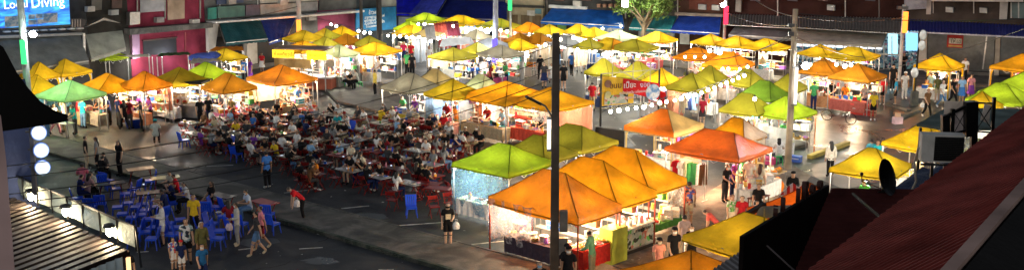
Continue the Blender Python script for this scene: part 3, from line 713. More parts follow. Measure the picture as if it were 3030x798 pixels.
    for k in range(nlamp):
        if not lampw: break
        off=(k-(nlamp-1)/2)*hx*.9
        l=Vector((c.x+math.cos(th)*off,c.y+math.sin(th)*off,eave-.05))
        hang=empty('hanging_lamp',l,0,f"{'' if nlamp==1 else ORD[k]+' '}{'white' if not warm else 'warm'} hanging bulb under the {ref}",'lamp','bulbs hanging under the canopies')
        cb=ob('bulb',BULB,'bulb_glow',hang,(1,.97,.92) if not warm else (1,.85,.6),(0,0,-.25)); cb.scale=(.75,)*3
        ob('cord',MB().tube((0,0,-.16),(0,0,.3),.012,n=5),'plastic',hang,(.02,.02,.02))
        lamp(l+Vector((0,0,-.42)),lampw/ max(1,nlamp*.8),(1,.9,.74) if not warm else (1,.72,.44),.09)
    return T
def local(T,x,y,z=0): 
    c,s=math.cos(T['th']),math.sin(T['th']); return Vector((T['c'].x+x*c-y*s,T['c'].y+x*s+y*c,z))
SHIRTS=['white','black','navy','grey','red','blue','light blue','teal','green','yellow','pink','purple','beige','maroon','cream','charcoal','orange','olive']
def vendor(T,x,y,face,pose='cook',where='working under the',**k):
    for t in range(60):
        s=k.get('shirt') or random.choice(SHIRTS); h=k.get('hair') or random.choice(['short_hair','long_hair'])
        lab=f"{'short' if h=='short_hair' else 'long'} haired {'shopper' if 'shop' in where else 'seller'} in {s} {'at' if 'shop' in where else 'under'} the {T['ref']}"
        if lab not in USED: break
    USED.add(lab); kk={a:b for a,b in k.items() if a not in('shirt','hair')}
    return person(local(T,x,y),face,pose,lab,shirt=s,hair=h,lowc=random.choice(['black','denim','navy','charcoal','khaki']),mask=random.choice([None,'white','light blue','black']),scale=random.uniform(.93,1.03),group='stallholders and shoppers at the canopies',**kk)
FOODK=['tray','tray','skewers','basket','pot','case','jar','sign','cups','bottle','carton']
def stall(T, side='n', kind='food', cloth=None, clothname=None, n=8, people=1, shopper=0):
    """counter along one side (n: the -y side, e: the +x side), goods on it, a stallholder behind"""
    th=T['th']; hx,hy=T['hx'],T['hy']
    if side=='n': w,off,base,dirx=2*hx*.86,-hy+.32,0,th
    else: w,off,base,dirx=2*hy*.86,-hx+.32,R(90),th+R(90)
    def L(a,b): return local(T,a,b) if side=='n' else local(T,-b,a)
    loc=L(0,off); d=.62; h=.78
    cl=cloth; desc=(clothname+' cloth') if cloth else 'bare'
    lab=f"stall table with {desc} under the {T['ref']}" if cloth else f"bare stall table under the {T['ref']}"
    if not uniq(lab): lab=f"second {lab}"; USED.add(lab)
    counter(loc,dirx,w,d,h,lab,cl)
    for i in range(n):
        a=-w/2+.25+(w-.5)*(i+.5)/n; k=random.choice(FOODK) if kind=='food' else random.choice(['carton','carton','basket','case','jar','sign','bottle','cups'])
        b=off+random.uniform(-.12,.12)
        q=L(a,b); q.z=h+.009
        good(k,q,dirx+random.uniform(-.3,.3),f"under the {T['ref']}",'wares on the stall tables')
    for i in range(people):
        a=(i-(people-1)/2)*1.0+random.uniform(-.2,.2); q=(a,off+.72) if side=='n' else (-(off+.72),a)
        vendor(T,q[0],q[1],math.degrees(dirx)-90+random.uniform(-20,20),'cook',where='serving under the')
    for i in range(shopper):
        a=(i-(shopper-1)/2)*.8+random.uniform(-.3,.3); q=(a,off-.75) if side=='n' else (-(off-.75),a)
        vendor(T,q[0],q[1],math.degrees(dirx)+90+random.uniform(-30,30),random.choice(['stand','carry','phone']),where='shopping at the')
# hanging garments on a rail
def g_shirt(m):
    n=8; vs=[];
    out=[(-.06,.0),(-.22,-.05),(-.29,-.26),(-.2,-.29),(-.17,-.18),(-.19,-.68),(.19,-.68),(.17,-.18),(.2,-.29),(.29,-.26),(.22,-.05),(.06,0)]
    m.slab([(x,-.035*(1 if k%2 else .6),z) for k,(x,z) in enumerate(out)],(0,.07,0))
def g_dress(m): m.slab([(-.05,-.03,0),(-.17,-.04,-.03),(-.13,-.03,-.3),(-.27,-.05,-.95),(.27,-.03,-.95),(.13,-.05,-.3),(.17,-.03,-.03),(.05,-.04,0)],(0,.07,0))
def g_trou(m): m.slab([(-.17,-.03,0),(-.2,-.03,-.9),(-.05,-.03,-.9),(0,-.03,-.35),(.05,-.03,-.9),(.2,-.03,-.9),(.17,-.03,0)],(0,.05,0))
def g_hook(m): m.path([(0,0,.1),(0,0,.02),(-.15,0,-.035)],.006); m.path([(0,0,.02),(.15,0,-.035)],.006)
GARM={'shirt':M(g_shirt,'shirt'),'dress':M(g_dress,'dress'),'trousers':M(g_trou,'trousers')}; HOOK=M(g_hook,'hanger')
def rail(a, b, h, where, n, kinds=('shirt','dress','trousers'), cols=None):
    a=Vector(a); b=Vector(b); d=b-a; L=d.length; ang=math.atan2(d.y,d.x)
    e=empty('clothes_rail',a,ang,f"steel clothes rail {where}",'clothes rail','clothes rails')
    ob('rail_bar',MB().tube((0,0,h),(L,0,h),.018,n=7),'metal',e,(.7,.7,.7))
    for x in(0,L): ob('post',MB().tube((x,0,0),(x,0,h),.018,n=7).tube((x,-.25,.02),(x,.25,.02),.018,n=6),'metal',e,(.7,.7,.7))
    for i in range(n):
        for t in range(30):
            k=random.choice(kinds); c=random.choice(cols or ['white','black','navy','grey','red','purple','yellow','pink','light blue','charcoal','beige','teal','green'])
            lab=f"{c} {k} on the rail {where}"
            if lab not in USED: break
        else: continue
        USED.add(lab); p=a+d*((i+.5)/n)+Vector((0,0,h-.1))
        g=ob('hanging_'+('shirt' if k=='shirt' else k),GARM[k],'cloth',None,CN[c],p,ang+R(random.choice([78,90,100,60]))); setprops(g,lab,k,'garments on the clothes rails')
        ob('hanger',HOOK,'metal',g,(.5,.5,.5))

def rack(T):
    hx,hy=T['hx'],T['hy']; rr=random.Random(int(hx*1000)); w=hx*1.5; y=hy-.28; e=empty('shelf_rack',local(T,0,y),T['th'],f"laden shelf rack under the {T['ref']}",'shelf rack','shelf racks in the stalls')
    for x in(-w/2,w/2):
        for q in(-.16,.16): ob('post',MB().bar((x,q,0),(x,q,1.68),.03),'metal',e,(.3,.3,.3))
    for z in(.62,1.12,1.6):
        ob('shelf',MB().box((0,0,z),(w,.36,.025)),'paint',e,rr.choice([(.35,.3,.24),(.2,.2,.2),(.5,.48,.44)]))
        n=int(w/.34)
        for i in range(n):
            if rr.random()<.85: good(rr.choice(['carton','basket','jar','cups','bottle','case','carton','tray']),local(T,-w/2+.18+(w-.3)*i/max(1,n-1),y+rr.uniform(-.06,.04),z+.014),T['th']+rr.uniform(-.2,.2),f"racked under the {T['ref']}",'wares on the shelf racks',scale=rr.uniform(1,1.25))
# ------------------------------------------------------------------ the canopies, one by one (key, apex, extent, colour, where it stands)
W_=[ # key px py x0 x1 colour where  options
(1,115,183,70,172,'yellow','behind the green light tube',dict(skirt=1,lampw=14)),
(2,192,173,141,267,'yellow','with curtained legs under grey awning',dict(skirt=1,lampw=14)),
(3,108,222,90,155,'yellow','low by the black roof eave',dict(lampw=30)),
(4,207,237,133,318,'pistachio','palest at the row end',dict(ridge=.12,lampw=55,warm=1)),
(5,320,217,245,428,'amber','beside the pistachio canopy',dict(ridge=.2,lampw=60,warm=1,nlamp=2)),
(6,428,211,378,520,'orange','between amber and mustard canopies',dict(ridge=.15,lampw=55,warm=1)),
(7,532,199,466,625,'mustard','behind the black roofed food cart',dict(ridge=.12,lampw=60)),
(8,610,184,562,707,'lime','with dark patches behind the brown one',dict(ridge=.15,lampw=40)),
(9,676,217,605,760,'brown','over the pink clothed table',dict(lampw=60)),
(10,666,142,622,736,'mustard','before the white shop pillar',dict(lampw=35)),
(11,322,142,275,369,'lime','tucked under the pale awning',dict(lampw=10,ridge=.1)),
(13,899,90,842,954,'mustard','behind the orange light tube',dict(lampw=25)),
(14,897,120,832,956,'amber','right behind the yellow sign box',dict(lampw=45)),
(15,962,84,930,1010,'olive','under the pink shop wall',dict(lampw=25)),
(16,962,110,930,1003,'olive','behind the pale green one',dict(lampw=20)),
(17,833,192,742,927,'orange','with yellow sign box behind it',dict(ridge=.15,lampw=120,warm=1,nlamp=2,gloss=1)),
(18,1002,133,966,1073,'pale green','beside the yellow sign box',dict(lampw=45)),
(19,1110,125,1049,1185,'amber','beside the thick dark pole',dict(lampw=60,ridge=.12)),
(20,1025,100,987,1072,'brown','between olive and amber canopies',dict(lampw=12)),
(21,1013,77,984,1067,'yellow','nearest the blue lettered board',dict(lampw=35)),
(22,1093,106,1060,1120,'olive','smallest by the dark pole',dict(lampw=15)),
(23,1261,38,1210,1316,'lime','under the bright blue tarpaulin',dict(lampw=45,ridge=.25)),
(24,1363,45,1300,1422,'yellow','before the dark blue tarpaulin',dict(lampw=55,ridge=.25)),
(25,1477,55,1414,1535,'olive','behind the blue light tube',dict(lampw=30,ridge=.2)),
(26,1210,62,1165,1245,'lime','at the corner of the blue board',dict(lampw=35)),
(27,1214,75,1167,1261,'yellow','behind a row of round bulbs',dict(lampw=40)),
(28,1269,79,1240,1294,'tan','beside the rounded red tarpaulin',dict(lampw=20)),
(29,1410,86,1359,1434,'grey tan','beyond the white tarpaulin',dict(lampw=10)),
(30,1453,113,1400,1530,'grey','wide one at the blue light pole',dict(lampw=16)),
(31,1340,140,1277,1406,'olive','with hanging white sheets below',dict(lampw=40)),
(32,1412,125,1363,1450,'olive','pushed up to the blue light pole',dict(lampw=20)),
(33,1481,133,1420,1545,'grey tan','at the blue light pole',dict(lampw=22)),
(34,1535,114,1495,1593,'yellow','before brown canopies',dict(lampw=50)),
(35,1217,216,1139,1308,'grey tan','with white legs by the island',dict(lampw=40,legc=(.8,.8,.8))),
(36,1288,204,1245,1371,'tan','behind the grey tan canopy',dict(lampw=30)),
(37,1341,233,1265,1430,'mustard','over the pink skirted table',dict(lampw=50)),
(38,1424,220,1379,1477,'pale green','behind the big amber pair',dict(lampw=45)),
(39,1499,240,1369,1640,'amber','over the brightly lit counter',dict(lampw=150,warm=1,nlamp=2,ridge=.06)),
(40,1629,258,1515,1756,'amber','right behind the tall dark pole',dict(lampw=60,ridge=.04)),
(41,1566,66,1519,1593,'orange','by the beige house',dict(lampw=45,warm=1)),
(42,1625,71,1586,1672,'mustard','beside the small orange canopy',dict(lampw=30)),
(43,1538,96,1510,1560,'brown','half hidden by its brown neighbour',dict(lampw=10)),
(44,1593,98,1554,1640,'brown','by the tip of the dark pole',dict(lampw=12)),
(45,1711,71,1672,1744,'mustard','under the bright blue awning',dict(lampw=40)),
(46,1758,80,1707,1805,'mustard','under the bulb by blue awning',dict(lampw=35)),
(47,1829,88,1766,1884,'pale green','below the floodlit tree',dict(lampw=30,ridge=.05)),
(48,1672,105,1652,1719,'grey','small by two bulbs',dict(lampw=14)),
(49,1746,112,1686,1766,'olive','between the grey and mustard ones',dict(lampw=24)),
(50,1805,112,1739,1848,'mustard','with orange end panel',dict(panel=(1,(.75,.3,.015)),lampw=40)),
(51,1876,116,1817,1950,'olive','above the line of bulbs',dict(lampw=30)),
(52,1946,93,1899,2005,'yellow','before the teal awning',dict(lampw=50)),
(53,1786,173,1735,1829,'olive','behind the banner frame',dict(lampw=30)),
(54,1888,182,1829,1942,'olive','over the banner frame top',dict(lampw=30)),
(55,1958,200,1880,2001,'yellow','glowing behind the red banner',dict(lampw=95)),
(56,2048,215,1971,2116,'olive','over the long clothes rail',dict(lampw=40)),
(57,2104,100,2036,2142,'yellow','at the red light tube pole',dict(lampw=45)),
(58,2181,106,2108,2228,'yellow','between two yellow canopies',dict(lampw=50)),
(59,2267,114,2189,2324,'yellow','by the concrete wire pole',dict(lampw=60)),
(60,2063,141,1990,2118,'orange','with three bulbs along it',dict(lampw=40,warm=1)),
(61,2157,153,2083,2224,'orange','with a big lamp before it',dict(lampw=55,warm=1)),
(62,2102,194,2063,2165,'olive','tucked behind the rising bulb string',dict(lampw=24)),
(63,2212,204,2150,2263,'olive','at the top of the rising bulb string',dict(lampw=34)),
(64,2263,239,2179,2330,'green','greenest, behind the lime ones',dict(lampw=26)),
(65,2210,276,2114,2270,'olive','over white sheets beside the pole',dict(lampw=40)),
(66,2332,218,2279,2395,'olive','right behind the concrete pole',dict(lampw=30)),
(67,2428,131,2373,2491,'yellow','before the rolled beige tarpaulin',dict(lampw=30)),
(68,2527,139,2447,2592,'mustard','nearest the lit shop railing',dict(lampw=36)),
(69,2437,171,2358,2490,'brown','with an orange hem',dict(lampw=55,warm=1)),
(70,2540,187,2450,2606,'brown','drooping beside the red cool boxes',dict(lampw=50,warm=1)),
(71,2326,285,2236,2412,'lime','on orange legs by the road',dict(lampw=40,ridge=.06,legc=(.6,.2,.08))),
(72,2782,157,2713,2850,'yellow','with curtain legs at the shutters',dict(skirt=1,lampw=55,warm=1)),
(73,3040,160,2943,3130,'amber','with curtain legs beside a pillar',dict(skirt=1,lampw=55,warm=1)),
(74,2907,270,2850,2985,'yellow','before the lime row',dict(lampw=40)),
(75,2962,246,2870,3075,'lime','behind the steel bracket frame',dict(lampw=60,ridge=.2)),
(76,3045,214,2930,3150,'lime','highest in the lime row',dict(lampw=60,ridge=.2)),
(77,2735,370,2622,2850,'yellow','beneath the grey flat roof',dict(lampw=50)),
(78,2580,437,2456,2698,'mustard','before the satellite dish',dict(lampw=110)),
(79,1966,322,1837,2060,'tan','with one dark orange side panel',dict(panel=(0,(.6,.14,.01)),skirt=1,lampw=60,warm=1,val=.26)),
(80,2128,386,1930,2228,'red orange','over the white table',dict(gloss=1,lampw=135,warm=1,nlamp=2,ridge=.4,asp=.8)),
(81,2183,349,2118,2285,'amber','with grey side behind the glossy one',dict(panel=(1,(.5,.43,.36)),lampw=50,warm=1)),
(82,1699,368,1590,1837,'olive','large one behind the amber trio',dict(ridge=.3,lampw=30,asp=.9)),
(83,1592,400,1480,1700,'olive','between the lime and large olive ones',dict(ridge=.2,lampw=24,asp=.9)),
(84,1492,425,1351,1640,'lime','with clear sheets beside the diners',dict(ridge=.22,lampw=45)),
]
TC['mixed']=TC['tan']
for k,px,py,x0,x1,c,w,o in W_:
    o.setdefault('ridge',random.Random(k).choice([.02,.14,.22,.3])); o.setdefault('rot',-40+random.Random(k+50).uniform(-7,7))
    far=py<150
    o.setdefault('apex',(2.74 if far else 2.92)+random.Random(k+9).uniform(-.07,.09)); o.setdefault('eave',o['apex']-(.55 if far else .74)); o.setdefault('val',.13 if far else .17)
    (o.__setitem__('lampw',o.get('lampw',45)*(1.5 if py<160 else 1.15))); tent(k,px,py,x0,x1,c,w,**o)
# the amber trio by the alley: long canopies side by side
for k,px,py,w in ((101,1640,505,'nearest of the trio by the pole'),(102,1752,468,'in the middle of the trio'),(103,1847,436,'at the far end of the trio')):
    tent(k,px,py,0,0,'amber' if k>101 else 'orange',w,rot=-43,asp=.56,ridge=.25,size=4.35,apex=3.2,eave=2.1,lampw=190 if k==101 else 110,warm=1,gloss=(k==101),nlamp=2,legc=(.3,.05,.03),val=.26)
tent(85,2232,634,2071,2330,'mustard','sagging beside the black hoarding',rot=-52,asp=.9,ridge=.25,lampw=70,warm=1,apex=2.9,size=3.4)
tent(86,2045,738,1920,2165,'orange','lowest beside the alley',rot=-52,lampw=40,warm=1,apex=2.7,eave=2.0,size=3.0)
tent(87,2398,540,2291,2440,'red orange','peaked at the black hoarding',rot=-45,lampw=60,warm=1,apex=3.1,eave=2.2,size=3.1,p=1.4)

# ------------------------------------------------------------------ stalls under them
Wh=(.75,.75,.74)
def S(k,*a,**q): stall(TENTS[k],*a,**q)
S(4,'n','food',None,n=7,people=2,shopper=2); S(5,'n','food',(.3,.25,.22),'grey brown',n=9,people=2,shopper=2); S(6,'n','food',(.5,.2,.1),'rust',n=8,people=2,shopper=2)
S(7,'n','food',Wh,'white',n=7,people=1); S(8,'n','food',Wh,'white',n=5); S(9,'n','food',(.8,.25,.45),'pink',n=8,people=2)
S(10,'n','food',Wh,'white',n=6,people=1); S(14,'n','food',Wh,'white',n=6); S(18,'n','food',(.3,.3,.28),'grey',n=7,people=2,shopper=1); S(19,'n','food',(.65,.65,.6),'pale grey',n=8,people=2,shopper=1)
S(17,'e','food',(.55,.38,.2),'tan',n=10,people=2)
for k in(21,23,24,25,26,27,34,41,42,45,46,47,50,51,52): S(k,'n',random.choice(['food','goods']),random.choice([Wh,(.1,.2,.5),(.6,.6,.65),(.5,.1,.1)]) if k!=34 else Wh,'draped',n=4,people=0 if k in(25,26,27,42,46,47,52) else 1)
S(31,'n','goods',Wh,'white',n=7,people=1,shopper=2); S(33,'n','goods',(.3,.05,.15),'wine red',n=7,people=2,shopper=2); S(30,'n','goods',Wh,'white',n=6,people=1)
S(35,'n','food',(.65,.5,.06),'yellow',n=7,people=2); S(37,'n','food',(.75,.4,.38),'pink',n=8,people=2); S(38,'n','goods',Wh,'white',n=5,people=1)
S(39,'n','food',(.45,.36,.24),'light brown',n=12,people=2); S(40,'n','food',(.6,.08,.05),'red',n=8,people=1)
S(53,'n','goods',(.05,.08,.2),'navy',n=6,people=1,shopper=1); S(55,'n','goods',Wh,'white',n=6,people=1)
for k in(57,58,59): S(k,'n','food',random.choice([Wh,(.6,.1,.1)]),'draped',n=6,people=1)
S(60,'n','food',Wh,'white',n=7,people=1,shopper=1); S(61,'n','food',(.7,.6,.5),'cream',n=7,people=2,shopper=1)
S(65,'n','goods',Wh,'long white',n=7,people=1); S(66,'n','goods',Wh,'white',n=5); S(67,'n','goods',(.6,.6,.65),'grey',n=5,people=1); S(68,'n','food',Wh,'white',n=6,people=1)
S(69,'n','food',(.5,.25,.12),'brown',n=9,people=2,shopper=1); S(70,'n','food',(.4,.1,.08),'dark red',n=9,people=2)
S(71,'n','food',Wh,'long white',n=7,people=1); S(72,'n','food',Wh,'white',n=7,people=2); S(73,'n','food',(.6,.5,.6),'lilac',n=7,people=2)
S(77,'n','food',Wh,'white',n=6); S(78,'n','food',Wh,'white',n=10,people=1); S(79,'e','food',(.7,.5,.3),'tan',n=8,people=1); S(79,'n','food',Wh,'white',n=7,people=0)
S(81,'e','food',(.75,.6,.35),'cream',n=8,people=2); S(84,'n','food',Wh,'white',n=4,people=0); S(82,'e','food',(.5,.3,.1),'brown',n=5); S(87,'n','food',(.6,.5,.2),'straw',n=6); S(85,'n','food',(.7,.7,.6),'cream',n=8,people=0); S(75,'n','food',Wh,'white',n=5); S(62,'n','goods',Wh,'white',n=4); S(64,'n','goods',Wh,'white',n=4)
for k in (1,2): S(k,'n','goods',(.1,.3,.4),'blue',n=4,people=1)
# clothes rails
def lp(T,x,y): return local(TENTS[T],x,y)
rail(P(1950,356),P(2105,300),1.75,'below the rising string of bulbs',16)
rail(P(2010,372),P(2110,330),1.7,'beside the maroon shirted shopper',10)
rail(P(1735,262),P(1800,268),1.75,'behind the banner frame',7,cols=['black','navy','charcoal','teal'])
rail(P(1600,190),P(1660,178),1.75,'near the brown canopies',7)
rail(P(1395,222),P(1452,214),1.75,'under the olive canopy at the blue light pole',9,cols=['black','navy','charcoal','white','mustard' if 'mustard' in CN else 'yellow'])
rail(P(1550,228),P(1585,208),1.75,'between the bulbs and the white dress stall',6,cols=['white','grey','light blue','cream'])
rail(P(1690,168),P(1790,172),1.7,'under mustard canopies by the blue awning',9,cols=['red','maroon','pink','white'])
rail(P(2350,330),P(2392,312),1.8,'beside the concrete wire pole',6,cols=['white','light blue','white','cream'])

for k in (5,6,7,9,10,14,17,18,19,23,24,25,27,31,33,34,35,37,39,41,45,50,51,52,53,55,57,58,59,60,61,65,67,68,69,70,71,72,73,79,81,101,102,103): rack(TENTS[k])
# ------------------------------------------------------------------ ground and roads
def sheet(name, pts, z, mat, thick=None):
    mb=MB()
    if thick: mb.slab([(p[0],p[1],z-thick) for p in pts],(0,0,thick))
    else: mb.add([(p[0],p[1],z) for p in pts],[tuple(range(len(pts)))])
    o=ob(name,mb,mat,None); o['kind']='structure'; return o
sheet('ground',[(-300,-60),(300,-60),(300,400),(-300,400)],0,'asphalt')
U=Vector((.651,.759,0)); V=Vector((.759,-.651,0)); O=Vector((-7.07,48.15,0))
def uv(s,t,z=0): q=O+V*s+U*t; return Vector((q.x,q.y,z))
# raised pavement strip between the seating areas (concrete slab with painted kerb)
near=[P(700,585),P(825,652),P(960,700),P(1130,762),P(1300,800)]; 
st=[uv(-24,-2.3),uv(-12.0,-2.2),uv(-7.5,-2.35),uv(-1.5,-2.45),uv(3,-2.5),uv(12,-2.6)]; fr=[uv(12,0),uv(0,0),uv(-24,0.05)]
sheet('pavement',st+fr,.13,'concrete',.12)
kb=MB()
for a,b in zip(st,st[1:]):
    d=(b-a).normalized(); nrm=Vector((d.y,-d.x,0)); L=(b-a).length; k=max(1,int(L/1.0))
    for i in range(k):
        p0=a+(b-a)*(i/k); p1=a+(b-a)*((i+.985)/k); kb.slab([p0+Vector((0,0,0)),p1,p1+nrm*-.16,p0+nrm*-.16],(0,0,.15))
o=ob('kerb',kb,'kerb_paint'); o['kind']='structure'
kb=MB()
for i in range(34):
    a=uv(-23+i*1.02,.02); b=uv(-23+i*1.02+.99,.02); kb.slab([a,b,b+U*.12,a+U*.12],(0,0,.14))
o=ob('kerb_edge',kb,'concrete'); o['kind']='structure'
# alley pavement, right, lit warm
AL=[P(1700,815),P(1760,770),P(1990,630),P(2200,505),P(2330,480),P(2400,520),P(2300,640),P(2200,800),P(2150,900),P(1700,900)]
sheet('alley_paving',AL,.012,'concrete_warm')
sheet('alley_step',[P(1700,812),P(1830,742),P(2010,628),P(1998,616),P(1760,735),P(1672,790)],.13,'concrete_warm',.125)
sheet('side_road',[P(2150,470),P(2400,340),P(2700,230),P(3040,260),P(3100,420),P(2500,560),P(2400,520),P(2330,480)],.008,'asphalt_wet')
sheet('far_pavement',[P(1560,150),P(2100,215),P(2300,255),P(2650,255),P(3060,262),P(3060,235),P(2700,225),P(2300,190),P(1560,110)],.1,'concrete',.09)
sheet('traffic_island',[P(960,268),P(1050,252),P(1190,318),P(1170,345),P(1100,330),P(1000,305)],.14,'concrete',.135)
# parking lines
def line(a,b,w=.11):
    a=P(*a);b=P(*b);d=(b-a).normalized();n=Vector((-d.y,d.x,0))*w/2
    o=sheet('road_marking',[a-n,b-n,b+n,a+n],.004,'road_line')
for a,b in (((885,735),(955,731)),((705,738),(748,733)),((1010,616),(1092,608)),((1182,666),(1312,657)),((1386,723),(1500,711)),((840,570),(940,558)),((1120,797),(1165,796)),((298,435),(492,491)),((1835,380),(1880,430)),((560,494),(690,488)),((405,745),(440,743))): line(a,b)
# manhole
e=empty('manhole_cover',P(1868,790)+Vector((0,0,.013)),R(-42),'square concrete manhole cover set in the alley paving','manhole')
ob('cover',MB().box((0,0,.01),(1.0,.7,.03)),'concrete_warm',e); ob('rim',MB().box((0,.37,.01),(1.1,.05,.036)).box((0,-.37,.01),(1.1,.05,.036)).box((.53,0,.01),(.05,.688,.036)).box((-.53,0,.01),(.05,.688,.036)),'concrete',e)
# loose kerb beam at the road edge
a,b=P(2205,492),P(2385,432); 
e=ob('kerb_beam',MB().bar(a+Vector((0,0,.1)),b+Vector((0,0,.1)),.2),'concrete'); setprops(e,'long concrete kerb beam lying along the road edge','kerb beam')
a,b=P(2395,470),P(2508,428); e=ob('kerb_beam',MB().bar(a+Vector((0,0,.1)),b+Vector((0,0,.1)),.28,.2),'paint',None,(.55,.42,.1)); setprops(e,'yellowed kerb beam beside the white bloused walker','kerb beam')
a,b=P(2690,318),P(2720,300)
for k,(a,b,l) in enumerate((((2600,305),(2690,330),'low kerb by the round signal pole base'),((2640,360),(2720,330),'low kerb beside the pink box on the road'))):
    a=P(*a);b=P(*b); e=ob('kerb_beam',MB().bar(a+Vector((0,0,.08)),b+Vector((0,0,.08)),.3,.16),'concrete'); setprops(e,l,'kerb beam')

# ------------------------------------------------------------------ two rows of shophouses
L0=Vector((-38,62.9,0)); LD=Vector((.62,.7846,0)).normalized(); LN=Vector((LD.y,-LD.x,0))
R0=Vector((-8,105.5,0)); RD=Vector((.8935,-.449,0)).normalized(); RN=Vector((RD.y,-RD.x,0))
def wallpt(px,py,off,side):
    o,n=(L0,LN) if side=='L' else (R0,RN)
    d=ray(px,py); c=Vector((0,0,CAMZ)); t=((o+n*off)-c).dot(n)/d.dot(n); return c+d*t
def along(px,side): q=wallpt(px,120,0,side); return (q-(L0 if side=='L' else R0)).dot(LD if side=='L' else RD)
def body(name,px0,px1,side,color,label,h=9,depth=7,off=0.0,cat='building'):
    o,d,n=(L0,LD,LN) if side=='L' else (R0,RD,RN)
    s0,s1=along(px0,side),along(px1,side)-.02
    e=empty(name,o+d*(s0+s1)/2,0,label,cat); org=e.location.copy()
    a,b=o+d*s0+n*off-org,o+d*s1+n*off-org
    ob('wall',MB().slab([a,b,b-n*depth,a-n*depth],(0,0,h)),'wall',e,color)
    e['_o']=tuple(org); return e
def opening(e,name,poly,side,color,mat='paint',off=.02,thick=.06,parent=None,label=None):
    org=Vector(e['_o']); n=LN if side=='L' else RN
    pts=[wallpt(x,y,off,side)-org for x,y in poly]
    o=ob(name,MB().slab(pts,n*thick),mat,parent or e,color)
    if label: o['label']=label
    return o
def awning(e,poly,side,proj,color,mat='awning',seed=1,offtop=.05,val=.25,ribs=0,label=None,corr=False):
    """poly: top start, top end, bottom end, bottom start; the bottom edge stands proj metres off the wall"""
    org=Vector(e['_o']); tl,tr,br,bl=poly
    A,B=wallpt(*tl,offtop,side)-org,wallpt(*tr,offtop,side)-org; C,Dd=wallpt(*br,proj,side)-org,wallpt(*bl,proj,side)-org
    nrm=(B-A).cross(Dd-A).normalized(); rr=random.Random(seed); ph=rr.uniform(0,6); nr=ribs or 9
    L=(B-A).length
    mb=MB()
    if corr: mb.grid(A,B,C,Dd,int(L/.22*4),3,lambda u,v: nrm*(.045*math.sin(u*L/.22*2*math.pi)))
    else:
        mb.grid(A,B,C,Dd,26,8,lambda u,v: nrm*(.07*math.sin(v*math.pi)*abs(math.sin(u*nr*math.pi))*-1+.015*math.sin(u*31+ph)*v))
        dn=Vector((0,0,-val)); mb.grid(Dd,C,C+dn,Dd+dn,26,1,lambda u,v: Vector((0,0,.03*math.sin(u*60)*v)))
    o=ob('awning',mb,'metal' if corr else mat,e,color,smooth=False)
    fr=MB()
    for i in range(4): t=i/3; fr.bar(A.lerp(B,t)-nrm*.12*(1 if nrm.z>0 else -1),Dd.lerp(C,t)-nrm*.12*(1 if nrm.z>0 else -1),.05)
    fr.bar(Dd-Vector((0,0,.06)),C-Vector((0,0,.06)),.06)
    ob('awning_frame',fr,'metal',o,(.3,.3,.3))
    if label: o['label']=label
    return o
# left row
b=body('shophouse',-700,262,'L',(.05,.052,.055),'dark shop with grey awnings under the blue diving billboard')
awning(b,((-120,118),(236,100),(262,178),(-120,232)),'L',2.4,(.16,.18,.18),ribs=3)
opening(b,'ledge',((-100,108),(236,96),(236,103),(-100,117)),'L',(.35,.36,.36),'paint',.1,.3)
for k in range(9): opening(b,'ledge_bracket',((8+k*27,92-k*1.2),(26+k*27,91-k*1.2),(26+k*27,95-k*1.2),(8+k*27,96-k*1.2)),'L',(.6,.62,.62),'paint',.1,.25)
opening(b,'downpipe',((243,98),(249,98),(252,165),(246,166)),'L',(.55,.55,.55),'metal',1.2,.1)
opening(b,'wall_panel',((256,60),(240,55),(207,56),(207,92),(240,95)),'L',(.09,.08,.075))
# billboard
org=wallpt(100,40,1.0,'L'); bi=empty('billboard',org,0,'blue Local Diving billboard with underwater photos','billboard'); bi['_o']=tuple(org)
opening(bi,'panel',((-40,-40),(200,-45),(206,72),(-40,86)),'L',(1,1,1),'billboard_sea',1.0,.08)
opening(bi,'frame',((-40,87),(207,73),(207,77),(-40,91)),'L',(.05,.05,.05),'metal',1.0,.14)
for i,q in enumerate((((14,50),(60,47),(60,78),(14,82)),((64,46),(76,45),(76,76),(64,77)),((84,44),(103,43),(103,57),(84,58)),((84,60),(108,58),(108,72),(84,74)),((105,42),(126,41),(126,55),(105,56)),((128,41),(170,38),(170,66),(128,69)),((110,58),(128,57),(128,70),(110,72)))):
    opening(bi,'photo',q,'L',(.5,.5,.5),'photo_print',1.085,.02)
def lettering(parent,org,body_t,px,py,sz,off,side,color,mat='paint',name='lettering'):
    t=ob(name,text_mesh(body_t,sz,.015),mat,None,color); mw=None
    on_plane(t,wallpt(px,py,off,side),LD if side=='L' else RD); mw=t.matrix_basis.copy(); mw.translation-=Vector(org); t.parent=parent; t.matrix_basis=mw; return t
for tx,px,py,sz in (('Local',11,28,.74),('Diving',92,25,.88)): lettering(bi,org,tx,px,py,sz,1.13,'L',(.85,.88,.9),'sign_glow')
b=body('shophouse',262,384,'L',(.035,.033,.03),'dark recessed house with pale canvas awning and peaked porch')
awning(b,((252,103),(362,90),(372,140),(270,172)),'L',1.6,(.4,.42,.36),ribs=2)
opening(b,'porch_roof',((243,80),(300,52),(350,68),(300,60)),'L',(.2,.19,.18),'metal',.4,.3)
for k in range(4): opening(b,'railing_post',((212+k*8,58),(214+k*8,58),(214+k*8,82),(212+k*8,82)),'L',(.3,.26,.24),'metal',.5,.05)
b=body('shophouse',384,610,'L',(.2,.03,.055),'crimson shophouse with a wide dark ground floor window')
opening(b,'upper_window',((414,-30),(486,-30),(486,33),(414,38)),'L',(.42,.42,.44),'wall',.03,.05); opening(b,'upper_window',((495,-30),(545,-30),(545,55),(495,60)),'L',(.4,.3,.22),'wall',.03,.05)
opening(b,'floor_ledge',((366,84),(612,66),(612,80),(366,102)),'L',(.3,.27,.24),'concrete',.02,.7)
opening(b,'ground_window',((422,122),(520,112),(522,158),(424,165)),'L',(.015,.015,.02),'paint',.03,.05)
